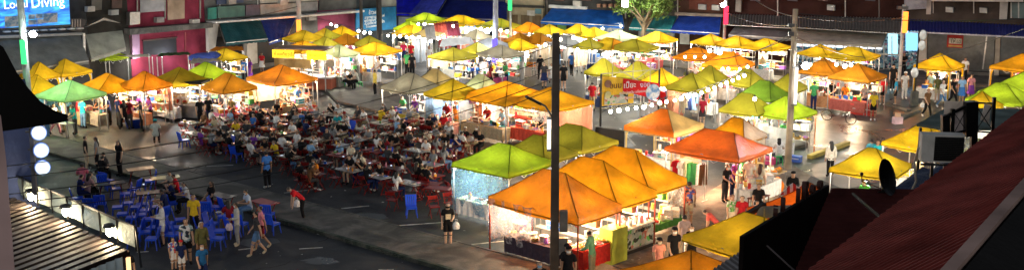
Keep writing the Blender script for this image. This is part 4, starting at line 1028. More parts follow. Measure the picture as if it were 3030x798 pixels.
opening(b,'frame',((420,119),(522,109),(522,113),(420,123)),'L',(.05,.03,.03),'metal',.03,.12)
opening(b,'pilaster',((384,98),(406,97),(408,170),(386,175)),'L',(.2,.13,.2),'wall',.02,.25); opening(b,'conduit',((546,96),(549,96),(549,160),(546,160)),'L',(.2,.05,.06),'metal',.03,.06)
opening(b,'air_conditioner',((374,36),(404,34),(404,70),(374,74)),'L',(.24,.23,.22),'metal',.05,.4)
b=body('shophouse',610,942,'L',(.12,.12,.12),'grey shophouse with teal and blue drop awnings below balconies')
opening(b,'balcony_panel',((614,24),(638,22),(638,56),(614,58)),'L',(.03,.2,.16),'paint',.3,.1); opening(b,'balcony_panel',((642,20),(722,16),(722,48),(642,54)),'L',(.06,.14,.12),'paint',.3,.1)
opening(b,'balcony_panel',((725,16),(766,14),(766,44),(725,47)),'L',(.1,.08,.11),'paint',.3,.1); opening(b,'balcony_panel',((768,14),(885,8),(885,34),(768,44)),'L',(.28,.27,.25),'paint',.3,.1)
opening(b,'balcony_panel',((888,8),(938,5),(938,30),(888,34)),'L',(.25,.25,.26),'paint',.3,.1)
opening(b,'upper_wall',((768,-30),(940,-30),(940,2),(768,10)),'L',(.5,.46,.4),'wall',.05,.1); opening(b,'upper_window',((640,-30),(718,-30),(718,8),(640,14)),'L',(.05,.07,.14),'paint',.05,.1)
opening(b,'floor_ledge',((610,62),(942,38),(942,43),(610,67)),'L',(.62,.62,.6),'paint',.02,1.0)
awning(b,((648,64),(768,56),(792,113),(668,125)),'L',1.7,(.012,.07,.085),ribs=3); awning(b,((770,56),(878,48),(852,106),(796,124)),'L',1.7,(.01,.035,.22),ribs=2)
opening(b,'pillar',((720,122),(750,120),(752,186),(722,190)),'L',(.5,.47,.42),'wall',.02,.4); opening(b,'pillar',((608,72),(640,70),(628,150),(610,152)),'L',(.42,.4,.37),'wall',.02,.3)
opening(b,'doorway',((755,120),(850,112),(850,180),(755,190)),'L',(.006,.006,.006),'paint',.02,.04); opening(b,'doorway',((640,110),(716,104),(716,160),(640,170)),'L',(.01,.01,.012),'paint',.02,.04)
b=body('shophouse',942,1052,'L',(.28,.07,.13),'pink fronted shop beside the blue lettered board')
opening(b,'floor_ledge',((942,37),(1052,28),(1052,34),(942,43)),'L',(.6,.6,.58),'paint',.02,1.0); opening(b,'doorway',((962,78),(1010,72),(1010,100),(962,104)),'L',(.06,.04,.04)); opening(b,'upper_wall',((942,-20),(1052,-25),(1052,26),(942,32)),'L',(.1,.1,.1),'wall',.05,.1)
b=body('shophouse',1052,1176,'L',(.05,.06,.07),'dark shop behind the blue lettered board',depth=5)
opening(b,'upper_wall',((1120,0),(1170,-4),(1170,18),(1120,22)),'L',(.35,.34,.32),'wall',.05,.1)
org=wallpt(1110,60,.8,'L'); bs=empty('shop_board',org,0,'large blue board with white Thai lines beside the pink shop','sign board'); bs['_o']=tuple(org)
opening(bs,'panel',((1052,28),(1169,20),(1171,86),(1052,95)),'L',(.015,.16,.36),'paint',.8,.08)
for tx,px,py,sz in (('ข้าวสวย',1091,44,.42),('อาหารตามสั่งกาแฟ',1079,57,.3),('เครื่องดื่มน้ำปั่น',1078,66,.3),('ก๋วยเตี๋ยวอาหารเช้า',1079,75,.3),('โทร๐๘๐๒๓๔',1083,83,.27)):
    lettering(bs,org,tx,px,py,sz,.9,'L',(.85,.88,.9))
# right row
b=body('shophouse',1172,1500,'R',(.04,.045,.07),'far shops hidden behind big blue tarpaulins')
awning(b,((1172,-25),(1262,-25),(1240,38),(1170,38)),'R',3.2,(.012,.018,.75),ribs=2,seed=4); awning(b,((1264,-20),(1330,-20),(1292,42),(1212,40)),'R',4.0,(.06,.08,.55),ribs=2,seed=5); awning(b,((1320,0),(1500,6),(1500,58),(1290,50)),'R',3.6,(.012,.02,.17),ribs=3,seed=6)
opening(b,'shopfront',((1180,50),(1490,62),(1490,95),(1180,90)),'R',(.4,.45,.5),'wall',.05,.05)
b=body('shophouse',1500,1612,'R',(.3,.26,.18),'beige two storey house beside the blue awning',off=.3)
opening(b,'upper_window',((1584,26),(1602,27),(1602,42),(1584,41)),'R',(.1,.22,.28),'paint',.35,.05); opening(b,'floor_ledge',((1500,14),(1612,18),(1612,24),(1500,20)),'R',(.03,.03,.03),'paint',.3,.4)
for k in range(3): opening(b,'shutter_door',((1508+k*34,44+k),(1532+k*34,45+k),(1532+k*34,86),(1508+k*34,86)),'R',(.14,.1,.06),'paint',.35,.05)
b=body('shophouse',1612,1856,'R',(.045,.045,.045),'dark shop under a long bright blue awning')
awning(b,((1636,22),(1840,34),(1846,76),(1600,62)),'R',2.6,(.012,.1,.42),ribs=5,seed=7); opening(b,'sign_strip',((1628,14),(1740,20),(1740,28),(1628,23)),'R',(.5,.52,.52),'paint',.1,.3)
for k in range(5): opening(b,'flower_pot',((1770+k*17,12),(1780+k*17,12),(1779+k*17,22),(1771+k*17,22)),'R',(.3,.16,.1),'paint',.3,.3)
opening(b,'doorway',((1650,68),(1676,69),(1676,96),(1650,96)),'R',(.12,.3,.08)); opening(b,'shop_display',((1730,76),(1842,80),(1842,110),(1730,108)),'R',(.4,.1,.08),'photo_print',.05,.05)
b=body('shophouse',1856,2000,'R',(.05,.045,.04),'shop with teal awning behind the floodlit tree')
awning(b,((1880,44),(2004,48),(1984,88),(1862,80)),'R',2.2,(.02,.15,.17),ribs=4,seed=8); opening(b,'shopfront',((1890,92),(1996,100),(1996,140),(1890,130)),'R',(.2,.22,.24),'paint',.05,.05)
for k in range(4): opening(b,'door_panel',((1896+k*26,94+k),(1912+k*26,95+k),(1912+k*26,136),(1896+k*26,134)),'R',(.4,.4,.38),'wall',.11,.03)
b=body('shophouse',2000,2142,'R',(.06,.03,.022),'brown fronted shop with deep blue awning by red light tube')
awning(b,((2010,46),(2134,48),(2128,97),(1984,88)),'R',2.3,(.012,.04,.26),ribs=3,seed=9); opening(b,'floor_ledge',((2000,36),(2142,42),(2142,50),(2000,45)),'R',(.2,.16,.13),'paint',.05,.3)
opening(b,'upper_wall',((2040,-20),(2142,-16),(2142,32),(2040,28)),'R',(.14,.05,.035),'wall',.05,.1); opening(b,'door_panel',((2012,98),(2040,100),(2040,132),(2012,130)),'R',(.6,.6,.55),'wall',.1,.04)
opening(b,'upper_pillar',((2180,-20),(2196,-20),(2194,36),(2178,34)),'R',(.2,.18,.16),'wall',.05,.2)
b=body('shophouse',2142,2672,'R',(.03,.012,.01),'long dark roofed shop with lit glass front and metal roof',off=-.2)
awning(b,((2150,42),(2350,48),(2350,82),(2146,72)),'R',1.6,(.2,.2,.2),corr=True); awning(b,((2352,48),(2664,54),(2664,98),(2352,80)),'R',2.2,(.3,.29,.28),corr=True)
awning(b,((2180,74),(2342,80),(2342,112),(2156,102)),'R',2.5,(.17,.17,.17),ribs=1,seed=10); awning(b,((2346,82),(2625,98),(2610,132),(2346,118)),'R',2.8,(.5,.46,.38),ribs=2,seed=11)
opening(b,'lit_window',((2350,110),(2716,92),(2716,205),(2350,190)),'R',(.16,.42,.55),'shelf_goods',.02,.05)
sh=opening(b,'shelf_light',((2350,130),(2610,140),(2610,146),(2350,136)),'R',(.9,.95,1),'sign_glow',.1,.05)
for k in range(13): opening(b,'shop_post',((2350+k*24,108),(2353+k*24,108),(2353+k*24,215),(2350+k*24,215)),'R',(.6,.62,.62),'metal',.6,.06)
opening(b,'railing',((2350,150),(2664,160),(2664,165),(2350,155)),'R',(.6,.6,.6),'metal',.7,.06); opening(b,'low_wall',((2350,196),(2664,206),(2664,236),(2350,220)),'R',(.5,.5,.5),'wall',.65,.15)
opening(b,'bright_door',((2628,100),(2656,101),(2656,165),(2628,165)),'R',(.35,.75,.9),'sign_glow',.1,.04); opening(b,'bright_door',((2680,92),(2716,92),(2716,150),(2680,150)),'R',(.2,.5,.75),'sign_glow',.1,.04)
b=body('shophouse',2672,3200,'R',(.05,.04,.035),'shop with dark roller shutters under a corrugated blue awning')
awning(b,((2690,58),(3200,84),(3200,118),(2690,92)),'R',2.2,(.05,.07,.4),corr=True); opening(b,'awning_edge',((2700,93),(3200,117),(3200,121),(2700,97)),'R',(.4,.42,.5),'paint',2.2,.05)
opening(b,'roller_shutter',((2746,92),(2944,98),(2940,214),(2742,204)),'R',(.075,.08,.085),'metal',.03,.05); opening(b,'roller_shutter',((2962,100),(3190,108),(3190,235),(2958,218)),'R',(.075,.08,.085),'metal',.03,.05)
opening(b,'pillar',((2722,90),(2745,91),(2742,208),(2719,206)),'R',(.5,.46,.4),'wall',.03,.3); opening(b,'pillar',((2948,100),(2962,100),(2956,222),(2942,222)),'R',(.45,.4,.33),'wall',.03,.3)
opening(b,'shutter_post',((2919,100),(2923,100),(2910,205),(2906,205)),'R',(.4,.4,.4),'metal',.09,.06); opening(b,'step',((2862,208),(2942,212),(2942,224),(2862,219)),'R',(.5,.45,.4),'concrete',.03,.6); opening(b,'step',((2858,222),(2946,226),(2946,246),(2858,240)),'R',(.42,.36,.3),'concrete',.7,.6)
opening(b,'balcony_edge',((2758,-10),(3030,-6),(3030,4),(2758,2)),'R',(.5,.46,.42),'paint',.1,.6); opening(b,'upper_pillar',((2744,0),(2758,0),(2756,42),(2742,42)),'R',(.3,.27,.25),'wall',.05,.3); opening(b,'upper_pillar',((2960,0),(2984,0),(2980,58),(2958,58)),'R',(.34,.32,.3),'wall',.05,.3)
w=opening(b,'upper_window',((2990,8),(3100,10),(3100,56),(2990,54)),'R',(.1,.14,.14),'paint',.05,.05)
for k in range(3): opening(b,'mullion',((2990+k*22,8),(2994+k*22,8),(2994+k*22,54),(2990+k*22,54)),'R',(.4,.4,.38),'paint',.11,.03,parent=w)
opening(b,'upper_tarp',((2676,-10),(2742,-10),(2742,26),(2676,30)),'R',(.3,.3,.34),'awning',.3,.05)
org=wallpt(2820,122,.12,'R'); rs=empty('notice_board',org,0,'red framed notice on the dark roller shutter','notice board'); rs['_o']=tuple(org)
opening(rs,'panel',((2803,103),(2852,105),(2848,143),(2802,140)),'R',(.35,.02,.015),'paint',.12,.04); opening(rs,'paper',((2808,113),(2846,115),(2845,131),(2808,129)),'R',(.6,.58,.5),'paint',.162,.02); opening(rs,'yellow_strip',((2806,133),(2846,135),(2846,140),(2806,138)),'R',(.5,.33,.1),'paint',.162,.02)
lettering(rs,org,'ให้เช่า',2813,127,.42,.2,'R',(.12,.14,.1))

# pipes, air conditioners and boxes on the upper walls
def extra(px,py,side,name,w,h,off,th,color,lab=None):
    e=[o for o in bpy.data.objects if o.name.startswith('shophouse') and o.type=='EMPTY']
    p=wallpt(px,py,0,side); e=min(e,key=lambda o:(Vector(o['_o'])-Vector((p.x,p.y,0))).length)
    opening(e,name,((px,py),(px+w,py-(1 if side=='L' else -1)*w*.08),(px+w,py+h-(1 if side=='L' else -1)*w*.08),(px,py+h)),side,color,'paint',off,th)
for px,py,side in ((455,52,'L'),(560,58,'L'),(668,-2,'L'),(820,0,'L'),(905,46,'L'),(1565,30,'R'),(1700,2,'R'),(1930,20,'R'),(2070,12,'R'),(2110,14,'R'),(2450,14,'R'),(2800,20,'R'),(2900,22,'R'),(250,20,'L'),(320,30,'L')):
    extra(px,py,side,'air_conditioner',22,15,.06,.35,random.choice([(.4,.4,.38),(.28,.27,.26),(.5,.48,.44)]))
for px,side in ((404,'L'),(486,'L'),(590,'L'),(648,'L'),(760,'L'),(930,'L'),(1040,'L'),(1545,'R'),(1618,'R'),(1850,'R'),(2004,'R'),(2150,'R'),(2300,'R'),(2500,'R'),(2600,'R'),(2760,'R'),(2880,'R')):
    extra(px,-40,side,'downpipe',3,random.choice([80,95,110]),.04,.07,random.choice([(.3,.28,.26),(.12,.11,.1),(.4,.38,.35)]))
for px,py,side in ((430,-34,'L'),(500,-34,'L'),(800,-34,'L'),(860,-34,'L'),(270,0,'L'),(330,-6,'L'),(1640,-30,'R'),(1720,-30,'R'),(1780,-30,'R'),(2220,-30,'R'),(2330,-30,'R'),(2420,-30,'R'),(2560,-30,'R'),(2800,-40,'R'),(2870,-40,'R')):
    extra(px,py,side,'window_shutter',30,32,.05,.05,random.choice([(.05,.06,.07),(.1,.06,.05),(.08,.08,.09),(.16,.15,.13)]))

rq=random.Random(77)
for cx,cy,rx,ry in ((760,715,70,16),(1090,640,60,12),(1450,690,50,10),(600,500,80,9),(430,470,70,8),(1700,300,70,9),(950,770,60,12),(1240,560,50,9)):
    sheet('road_patch',[P(cx+rx*math.cos(a)*rq.uniform(.6,1.1),cy+ry*math.sin(a)*rq.uniform(.6,1.1)) for a in [i*math.pi/9 for i in range(18)]],.003,rq.choice(['asphalt_wet','concrete','asphalt_wet']))
cr=MB()
for x0,y0,n in ((720,690,14),(940,715,12),(560,470,16),(1020,650,10),(1750,330,12),(860,770,10),(480,455,10),(2250,440,14)):
    p=P(x0,y0); a=rq.uniform(0,6.3)
    for k in range(n):
        a+=rq.uniform(-.6,.6); q=p+Vector((math.cos(a),math.sin(a),0))*rq.uniform(.25,.6); d_=(q-p).normalized(); nn=Vector((-d_.y,d_.x,0))*rq.uniform(.008,.02)
        z_=Vector((0,0,.006)); cr.quad(p-nn+z_,q-nn+z_,q+nn+z_,p+nn+z_); p=q
o=ob('road_crack',cr,'dark_feature'); o['kind']='structure'
li=MB()
for k in range(150):
    x,y=rq.choice([(rq.uniform(480,1450),rq.uniform(400,780)),(rq.uniform(600,1300),rq.uniform(340,620)),(rq.uniform(1650,2500),rq.uniform(300,480)),(rq.uniform(1750,2250),rq.uniform(640,790))]); p=P(x,y,.02 if x<1650 else .03); s_=rq.uniform(.02,.07); a=rq.uniform(0,6)
    c_,sn=math.cos(a)*s_,math.sin(a)*s_; li.quad(p+Vector((c_,sn,0)),p+Vector((-sn,c_,rq.uniform(0,.03))),p-Vector((c_,sn,0)),p+Vector((sn,-c_,rq.uniform(0,.03))))
o=ob('litter',li,'paint',None,(.5,.5,.48)); setprops(o,'scraps of pale litter scattered over the asphalt and paving','litter',None,'stuff')
# ------------------------------------------------------------------ poles, tubes, wires, strings of bulbs
def pole(base, zt, r0, r1, label, color=(.3,.29,.27), mat='concrete', square=False, tubes=(), arms=(), fittings=()):
    b=Vector(base); b.z=0
    e=empty('utility_pole' if zt>5 else 'light_pole',b,0,label,'pole')
    m=MB(); (m.box((0,0,zt/2),(r0*2,r0*2,zt),0,r1/r0) if square else m.tube((0,0,0),(0,0,zt),r0,r1,12)); ob('pole',m,mat,e,color)
    for (dx,dy,z0,z1,r,col,pw) in tubes:
        t=ob('light_tube',MB().tube((dx,dy,z0),(dx,dy,z1),r,n=8),'tube_glow',e,col)
        ob('tube_holder',MB().box((dx*.5,dy*.5,z0-.05),(abs(dx)+.12,abs(dy)+.12,.06)).box((dx*.5,dy*.5,z1+.05),(abs(dx)+.12,abs(dy)+.12,.06)),'metal',t,(.2,.2,.2))
        if pw: lamp(b+Vector((dx*2.6,dy*2.6,(z0+z1)/2)),pw,tuple(min(1,c) for c in col),.25)
    for (dx,dy,z,dz,lit,col,pw) in arms:
        a=ob('lamp_arm',MB().path([(0,0,z),(dx*.35,dy*.35,z+dz*.75),(dx*.7,dy*.7,z+dz)],.035),'metal',e,(.1,.1,.1))
        d=Vector((dx,dy,0)).normalized(); p0=Vector((dx*.52,dy*.52,z+dz*.86)); p1=Vector((dx,dy,z+dz*1.2))
        ob('lamp_head',MB().bar(p0,p1,.26,.09),'metal',a,(.04,.04,.045))
        if lit:
            q=(p0+p1)/2-Vector((0,0,.07)); g=ob('lamp_glass',MB().ball((0,0,0),.2,10,6,(1,1,.8)),'lamp_glow',a,col,q); lamp(b+q-Vector((0,0,.35)),pw*.42,col,.12)
    for (c,d) in fittings: ob('pole_box',MB().box(c,d),'metal',e,(.16,.17,.18))
    return e
G0=(.03,.5,.12); OR0=(1,.24,.03); BL0=(.1,.07,.8); RD0=(.9,.03,.07); WT0=(1,.97,.95)
pole(P(1640,812),8.5,.155,.12,'tall dark electricity pole with street lamp arm at the amber trio',(.06,.048,.04),'paint',True,tubes=((-.22,-.05,4.55,5.55,.06,WT0,8),),arms=((-1.0,-.25,5.45,.78,False,WT0,0),),fittings=(((.3,-.12,2.0),(.28,.2,.75)),((.3,-.12,1.1),(.3,.2,.6))))
pole(P(2331,500),7.65,.17,.12,'tall concrete pole with insulators carrying wires beside the road',(.42,.36,.27),'paint',tubes=((.16,-.16,3.2,4.9,.06,WT0,7),),arms=((.7,-.4,5.0,.1,True,(.95,.97,1),70),),fittings=(((-.12,-.05,6.9),(.4,.14,.14)),((-.12,-.05,6.5),(.34,.14,.2))))
pole(P(94,408),11,.19,.17,'grey pole with green light tube before the diving billboard',(.33,.34,.34),'paint',tubes=((.05,-.28,4.05,5.3,.15,G0,40),),arms=((.9,-.5,5.6,.1,True,(.9,.95,1),80),))
pole(P(890,196),9,.18,.15,'grey pole with orange light tube above the yellow sign box',(.42,.42,.42),'paint',tubes=((0,-.26,1.85,3.45,.17,OR0,26),))
pole(P(1072,176),9,.14,.12,'thin dark pole before the blue lettered board',(.05,.05,.05),'paint')
pole(P(1125,182),9,.22,.2,'thick dark pole before the blue lettered board',(.025,.025,.025),'paint')
pole(P(1467,240),9,.2,.17,'grey pole with blue light tube in the market middle',(.3,.32,.36),'paint',tubes=((-.06,-.28,1.35,2.95,.17,BL0,50),),arms=((-.75,-.3,3.3,.25,True,(.85,.9,1),90),(.9,.2,3.1,.45,False,WT0,0)))
pole(P(1511,164),8,.1,.09,'slim pole with green light tube by the dark tarpaulin',(.3,.32,.3),'paint',tubes=((-.05,-.22,3.55,5.0,.16,G0,30),))
pole(P(2140,199),6,.12,.1,'slim pole with red light tube at the blue awning',(.3,.3,.3),'paint',tubes=((.02,-.24,3.2,4.5,.17,RD0,40),),arms=((-.25,-.2,4.6,.05,True,(.9,.95,1),60),))
pole(P(2660,245),5.3,.12,.11,'white pole with orange light tube at the lit shop corner',(.6,.6,.58),'paint',tubes=((.06,-.26,3.45,4.85,.18,OR0,30),),fittings=(((-.1,0,5.1),(.7,.3,.2)),))
pole(P(361,258),9,.12,.1,'slim brown post between the pale awning and crimson shop',(.22,.2,.17),'paint')
# black signal-like pole with round mirrors
b=P(2704,312); e=empty('mirror_pole',b,0,'black pole carrying white round mirrors beside the shuttered shop','pole')
ob('pole',MB().tube((0,0,.9),(.05,0,4.6),.07,.05,8),'paint',e,(.012,.012,.012)); ob('concrete_base',MB().box((0,0,.45),(.42,.42,.9),0,.9),'concrete',e)
for z,x in((4.35,.22),(3.7,.2),(2.05,-.12)):
    m=ob('round_mirror',MB().lathe((0,0,0),[(.02,-.04),(.27,-.03),(.3,0),(.27,.03),(.02,.05)],16),'metal',e,(.6,.63,.65),(x,-.1,z)); m.rotation_euler=(R(90),0,R(-25)); m.scale=(.75,1.1,1)
# strings of bulbs
string_lights([(980,73),(995,78)],'pair of round bulbs by the pink fronted shop',3.6,1,25,ends=((893,42,4.0),(1075,90,3.8)))
string_lights([(1061,92),(1078,97),(1095,98)],'three round bulbs before the blue lettered board',3.5,2,25)
string_lights([(1148,106),(1166,107),(1184,108),(1203,110),(1220,110),(1240,110)],'six round bulbs right of the thick dark pole',3.4,2,35,ends=((1128,103,3.4),(1250,112,3.4)))
string_lights([(1233,128),(1256,124),(1275,122),(1296,115),(1314,111)],'short rising string of bulbs before the rounded tarpaulins',3.2,2,45)
string_lights([(1238,72),(1256,72),(1341,78),(1378,84),(1423,86),(1455,87),(1482,91),(1500,94)],'farthest string of bulbs under the blue tarpaulins',2.9,2,40,r=1.25)
string_lights([(1446,175),(1482,179),(1515,182)],'three bulbs at the foot of blue light tube',2.4,2,25)
string_lights([(1613,133),(1638,136),(1662,140),(1709,147),(1758,154),(1786,161),(1809,159),(1835,161),(1860,163),(1888,165),(1970,167)],'long string of bulbs across the middle canopies',3.5,2,40)
string_lights([(1658,117),(1697,112)],'two big bulbs by small grey canopy',3.4,1,40,r=1.3)
string_lights([(1783,85),(1837,77)],'two bulbs under the bright blue awning',3.0,1,30)
string_lights([(2027,169),(2056,169),(2085,169)],'three bulbs along the orange canopy',3.2,2,35)
string_lights([(2100,151),(2130,155)],'two bright lamps between the orange canopies',3.3,1,70,r=1.5)
string_lights([(2202,224),(2185,231),(2168,238),(2150,245),(2133,252),(2114,260),(2095,266),(2076,274),(2057,280),(2036,286),(2016,292),(1997,297),(1972,301),(1952,305),(1929,311),(1905,317),(1882,319),(1857,323),(1831,327),(1807,330)],'long rising string of bulbs above the clothes rail',3.0,2,32,ends=((2222,218,3.1),(1780,333,3.0)))
string_lights([(2138,204),(2155,204),(2189,204),(2212,198)],'four bulbs below the orange canopies',2.2,2,30)
string_lights([(2397,191),(2475,191),(2500,196),(2518,193)],'four bulbs strung before the brown canopies',3.0,1,45,r=1.2)
string_lights([(2233,293)],'single bulb in front of the olive canopy',3.1,1,40)
# overhead cables
def cable(a,b,sag,label,r=.022,n=14,group='overhead cables'):
    a=Vector(a);b=Vector(b); pts=[]
    for i in range(n+1): t=i/n; q=a.lerp(b,t); q.z-=sag*4*t*(1-t); pts.append(q-a)
    o=ob('overhead_cable',MB().path(pts,r,5),'plastic',None,(.012,.012,.012),a); setprops(o,label,'cable',group)
pt=P(1640,812)
for i,(zz,py,sg) in enumerate(((8.1,478,.55),(7.7,512,.6),(7.3,560,.6),(6.95,585,.65),(6.6,605,.7))):
    cable(pt+Vector((-.1,0,zz)),D(-60+8*i,py+22,30),sg,f"{['topmost','second','third','fourth','lowest'][i]} of five black cables running from the tall dark pole over the diners",.013+.002*(i%2))
p2=P(2331,500)
for i,(e_,zz,sg,l) in enumerate(((D(2200,-30,80),7.3,.3,'cable from the concrete pole up to the dark roof'),(D(2690,48,82),7.3,.3,'cable from concrete pole to the orange light pole'),(D(3200,40,70),7.45,.4,'upper cable from the concrete pole past the shutters'),(D(2170,168,66),6.6,.2,'cable slanting down from the concrete pole over yellow canopies'),(D(2060,180,66),6.4,.3,'longer cable slanting down over the orange canopies'),(D(2560,170,75),6.4,.2,'cable from concrete pole down to the mustard canopies'),(D(2150,36,84),6.9,.3,'pale cable from the concrete pole to the red light pole'))):
    cable(p2+Vector((0,0,zz)),e_,sg,l,.02 if i!=6 else .03)
cable(D(2560,215,80),D(3100,60,60),.3,'pale cable crossing before the dark shutters',.02)
cable(D(200,90,78),D(880,20,88),.6,'cable along the fronts of the crimson shop',.025)
# floodlit tree
def tree(loc,h,spread,label,n=900,green=(.1,.16,.025),seed=3):
    rr=random.Random(seed); e=empty('tree',loc,0,label,'tree'); t=MB(); ends=[]
    t.tube((0,0,0),(.1,0,h*.45),.2,.15,9)
    for k in range(9):
        a=rr.uniform(0,6.28); L=spread*rr.uniform(.5,1); z0=h*rr.uniform(.35,.5); p=Vector((.1,0,z0)); q=Vector((L*math.cos(a)*.6,L*math.sin(a)*.6,z0+h*rr.uniform(.15,.3))); w=Vector((L*math.cos(a),L*math.sin(a),q.z+h*rr.uniform(-.02,.2)))
        t.tube(p,q,.09,.06,7); t.tube(q,w,.06,.02,6); ends+=[q.lerp(w,x) for x in(.1,.4,.7,1)]
        for _ in range(3):
            s=q.lerp(w,rr.random()); u=s+Vector((rr.uniform(-.7,.7),rr.uniform(-.7,.7),rr.uniform(-.2,.6))); t.tube(s,u,.025,.01,5); ends.append(u)
    ob('trunk',t,'paint',e,(.14,.1,.06))
    c=MB()
    for _ in range(n):
        b=rr.choice(ends); p=b+Vector((rr.gauss(0,.32),rr.gauss(0,.32),rr.gauss(0,.22))); s=rr.uniform(.07,.15)
        x=Vector((rr.gauss(0,1),rr.gauss(0,1),rr.gauss(0,.6))).normalized(); y=x.cross(Vector((rr.gauss(0,1),rr.gauss(0,1),rr.gauss(0,1)))).normalized()
        c.quad(p-x*s*1.3,p+y*s*.55,p+x*s*1.3,p-y*s*.55)
    ob('crown',c,'leafy',e,green)
tb=wallpt(1900,135,4.2,'R'); tb.z=0
tree(tb,6.0,2.0,'floodlit leafy tree in front of the teal awning',2600)
lamp(D(1862,22,88.5),200,(.95,1,.85),.2); fl=empty('flood_lamp',D(1850,14,90),0,'small bright floodlight above the blue awning end','lamp'); ob('lamp_glass',MB().ball((0,0,0),.22,10,6),'lamp_glow',fl,(1,1,.95)); ob('housing',MB().box((0,.3,.05),(.5,.2,.5)),'metal',fl,(.1,.1,.1))
# banner on steel frame
a=P(1776,400); bq=P(1947,382); a.z=bq.z=0
pA,pB=a,bq; d=(pB-pA); ang=math.atan2(d.y,d.x); L=d.length
e=empty('banner_frame',pA,ang,'red and yellow Thai banner on a black steel frame','banner')
top=Z_=None
def zat(px,py,pt): dd=ray(px,py); s=pt.y/dd.y; return CAMZ+dd.z*s
z1,z0=zat(1782,224,pA),zat(1782,314,pA); z1b,z0b=zat(1944,245,pB),zat(1944,294,pB)
ob('banner_sheet',MB().grid((.05,-.05,z0),(L*.55,-.05,z0+(z0b-z0)*.1),(L*.55,-.05,z1+(z1b-z1)*.55),(.05,-.05,z1),12,6,lambda u,v: Vector((0,.03*math.sin(u*9+v*3),0))),'awning',e,(.75,.45,.04))
ob('banner_sheet',MB().grid((L*.36,-.085,z0+.72),(L*.985,-.085,z0b),(L*.985,-.085,z1b),(L*.36,-.085,z1+(z1b-z1)*.36),12,6,lambda u,v: Vector((0,.02*math.sin(u*9+v*3),0))),'awning',e,(.6,.015,.02))
for tx,x,z,sz,c in (('ขนม',.62,.62,.62,(.12,.03,.02)),('เปี๊ยะ',1.85,.66,.62,(.8,.75,.8)),('งอก',3.35,.7,.55,(.75,.6,.75)),('สดใหม่ทุกวัน อร่อยมาก',1.5,1.02,.27,(.75,.6,.6)),('รับสั่งทำทุกงาน โทร',1.2,1.3,.3,(.75,.6,.6))):
    t=ob('lettering',text_mesh(tx,sz*min(1,L/5.2),.01),'paint',e,c); t.matrix_basis=Matrix.Translation((x*L/5.2,-.14,z1-z*1.02-.15*sz))@Matrix.Rotation(R(90),4,'X')
ob('emblem',MB().lathe((0,0,0),[(.02,-.02),(.21,-.02),(.21,.02),(.02,.02)],16),'paint',e,(.25,.12,.08)).matrix_basis=Matrix.Translation((.36,-.13,z1-.45))@Matrix.Rotation(R(90),4,'X')
ob('emblem',MB().lathe((0,0,0),[(.02,-.02),(.2,-.02),(.2,.02),(.02,.02)],16),'paint',e,(.45,.42,.2)).matrix_basis=Matrix.Translation((.36,-.13,z1-1.05))@Matrix.Rotation(R(90),4,'X')
ob('portrait_disc',MB().lathe((0,0,0),[(.02,-.015),(.45,-.015),(.45,.015),(.02,.015)],18),'photo_print',e,(.5,.5,.5)).matrix_basis=Matrix.Translation((L*.87,-.13,(z1b+z0b)/2))@Matrix.Rotation(R(90),4,'X')
ob('food_picture',MB().box((L*.24,-.13,z0+.32),(L*.4,.02,.5)),'food_poster',e)
for x in(0,L): ob('frame_post',MB().bar((x,0,0),(x,0,z1+.1),.08),'metal',e,(.03,.03,.03))
fr=MB()
for z in(z0-.12,z1b-.3,z1b+.75): fr.bar((0,0,z),(L,0,z),.05)
for x in(.2,.55,.85): fr.bar((L*x,.05,z1b-.3),(L*x,.05,z1b+1.2),.045)
fr.bar((L*.3,.05,z1b-.3),(L*.9,.05,z1b+.9),.04); fr.bar((L*.9,.05,z1b-.3),(L*.3,.05,z1b+.9),.04)
ob('frame_rail',fr,'metal',e,(.38,.34,.22))
a,b=P(1765,412),P(1850,425); hb=ob('barrier',MB().bar(a+Vector((0,0,.35)),b+Vector((0,0,.35)),.25,.7),'paint',None,(.012,.012,.012)); setprops(hb,'low black barrier below the banner frame','barrier')
# loose awnings
def tarp(name,pts,label,cat,color,mat='canopy',arch=0.0,legs=True):
    A,B,C,Dd=[P(*q) for q in pts]; o=A.copy(); e=empty(name,(o.x,o.y,0),0,label,cat); z=Vector((o.x,o.y,0))
    ob('roof_sheet',MB().grid(A-z,B-z,C-z,Dd-z,20,6,lambda u,v: Vector((0,0,arch*math.sin(v*math.pi)-.05*abs(math.sin(u*12))))),mat,e,color)
    if legs:
        for q in(A,B,C,Dd): w=q-z; ob('leg',MB().bar((w.x,w.y,0),(w.x,w.y,w.z-.06),.05),'metal',e,(.4,.4,.4))
    return e
tarp('tarpaulin_roof',((1300,138,2.2),(1405,128,2.2),(1392,108,2.7),(1310,112,2.7)),'broad white tarpaulin roof beyond the olive canopies','tarpaulin',(.55,.56,.55))
tarp('arched_tarpaulin',((1262,120,2.0),(1290,116,2.0),(1278,98,2.2),(1245,100,2.2)),'grey rounded tarpaulin beside the tan canopy','tarpaulin',(.3,.3,.3),'canopy',.9)
tarp('arched_tarpaulin',((1290,112,2.0),(1325,108,2.0),(1312,92,2.2),(1278,94,2.2)),'red and brown rounded tarpaulin behind the round bulbs','tarpaulin',(.35,.06,.04),'awning',.9)
tarp('arched_tarpaulin',((1325,106,2.0),(1362,104,2.0),(1348,88,2.2),(1312,90,2.2)),'dark maroon rounded tarpaulin next to the yellow canopy','tarpaulin',(.12,.02,.03),'awning',.9)
tarp('flat_awning',((617,150,2.3),(722,148,2.3),(716,136,2.4),(640,138,2.4)),'flat orange awning behind the mustard canopy','awning',(.8,.25,.02))
tarp('cart_roof',((464,166,2.2),(566,160,2.2),(556,152,2.3),(478,156,2.3)),'dark green roofed cart before the crimson shop','cart',(.04,.1,.03),'paint')
tarp('cart_roof',((560,188,2.2),(655,178,2.2),(640,166,2.3),(572,172,2.3)),'pale cream roofed cart beside the mustard canopy','cart',(.6,.5,.36),'paint')
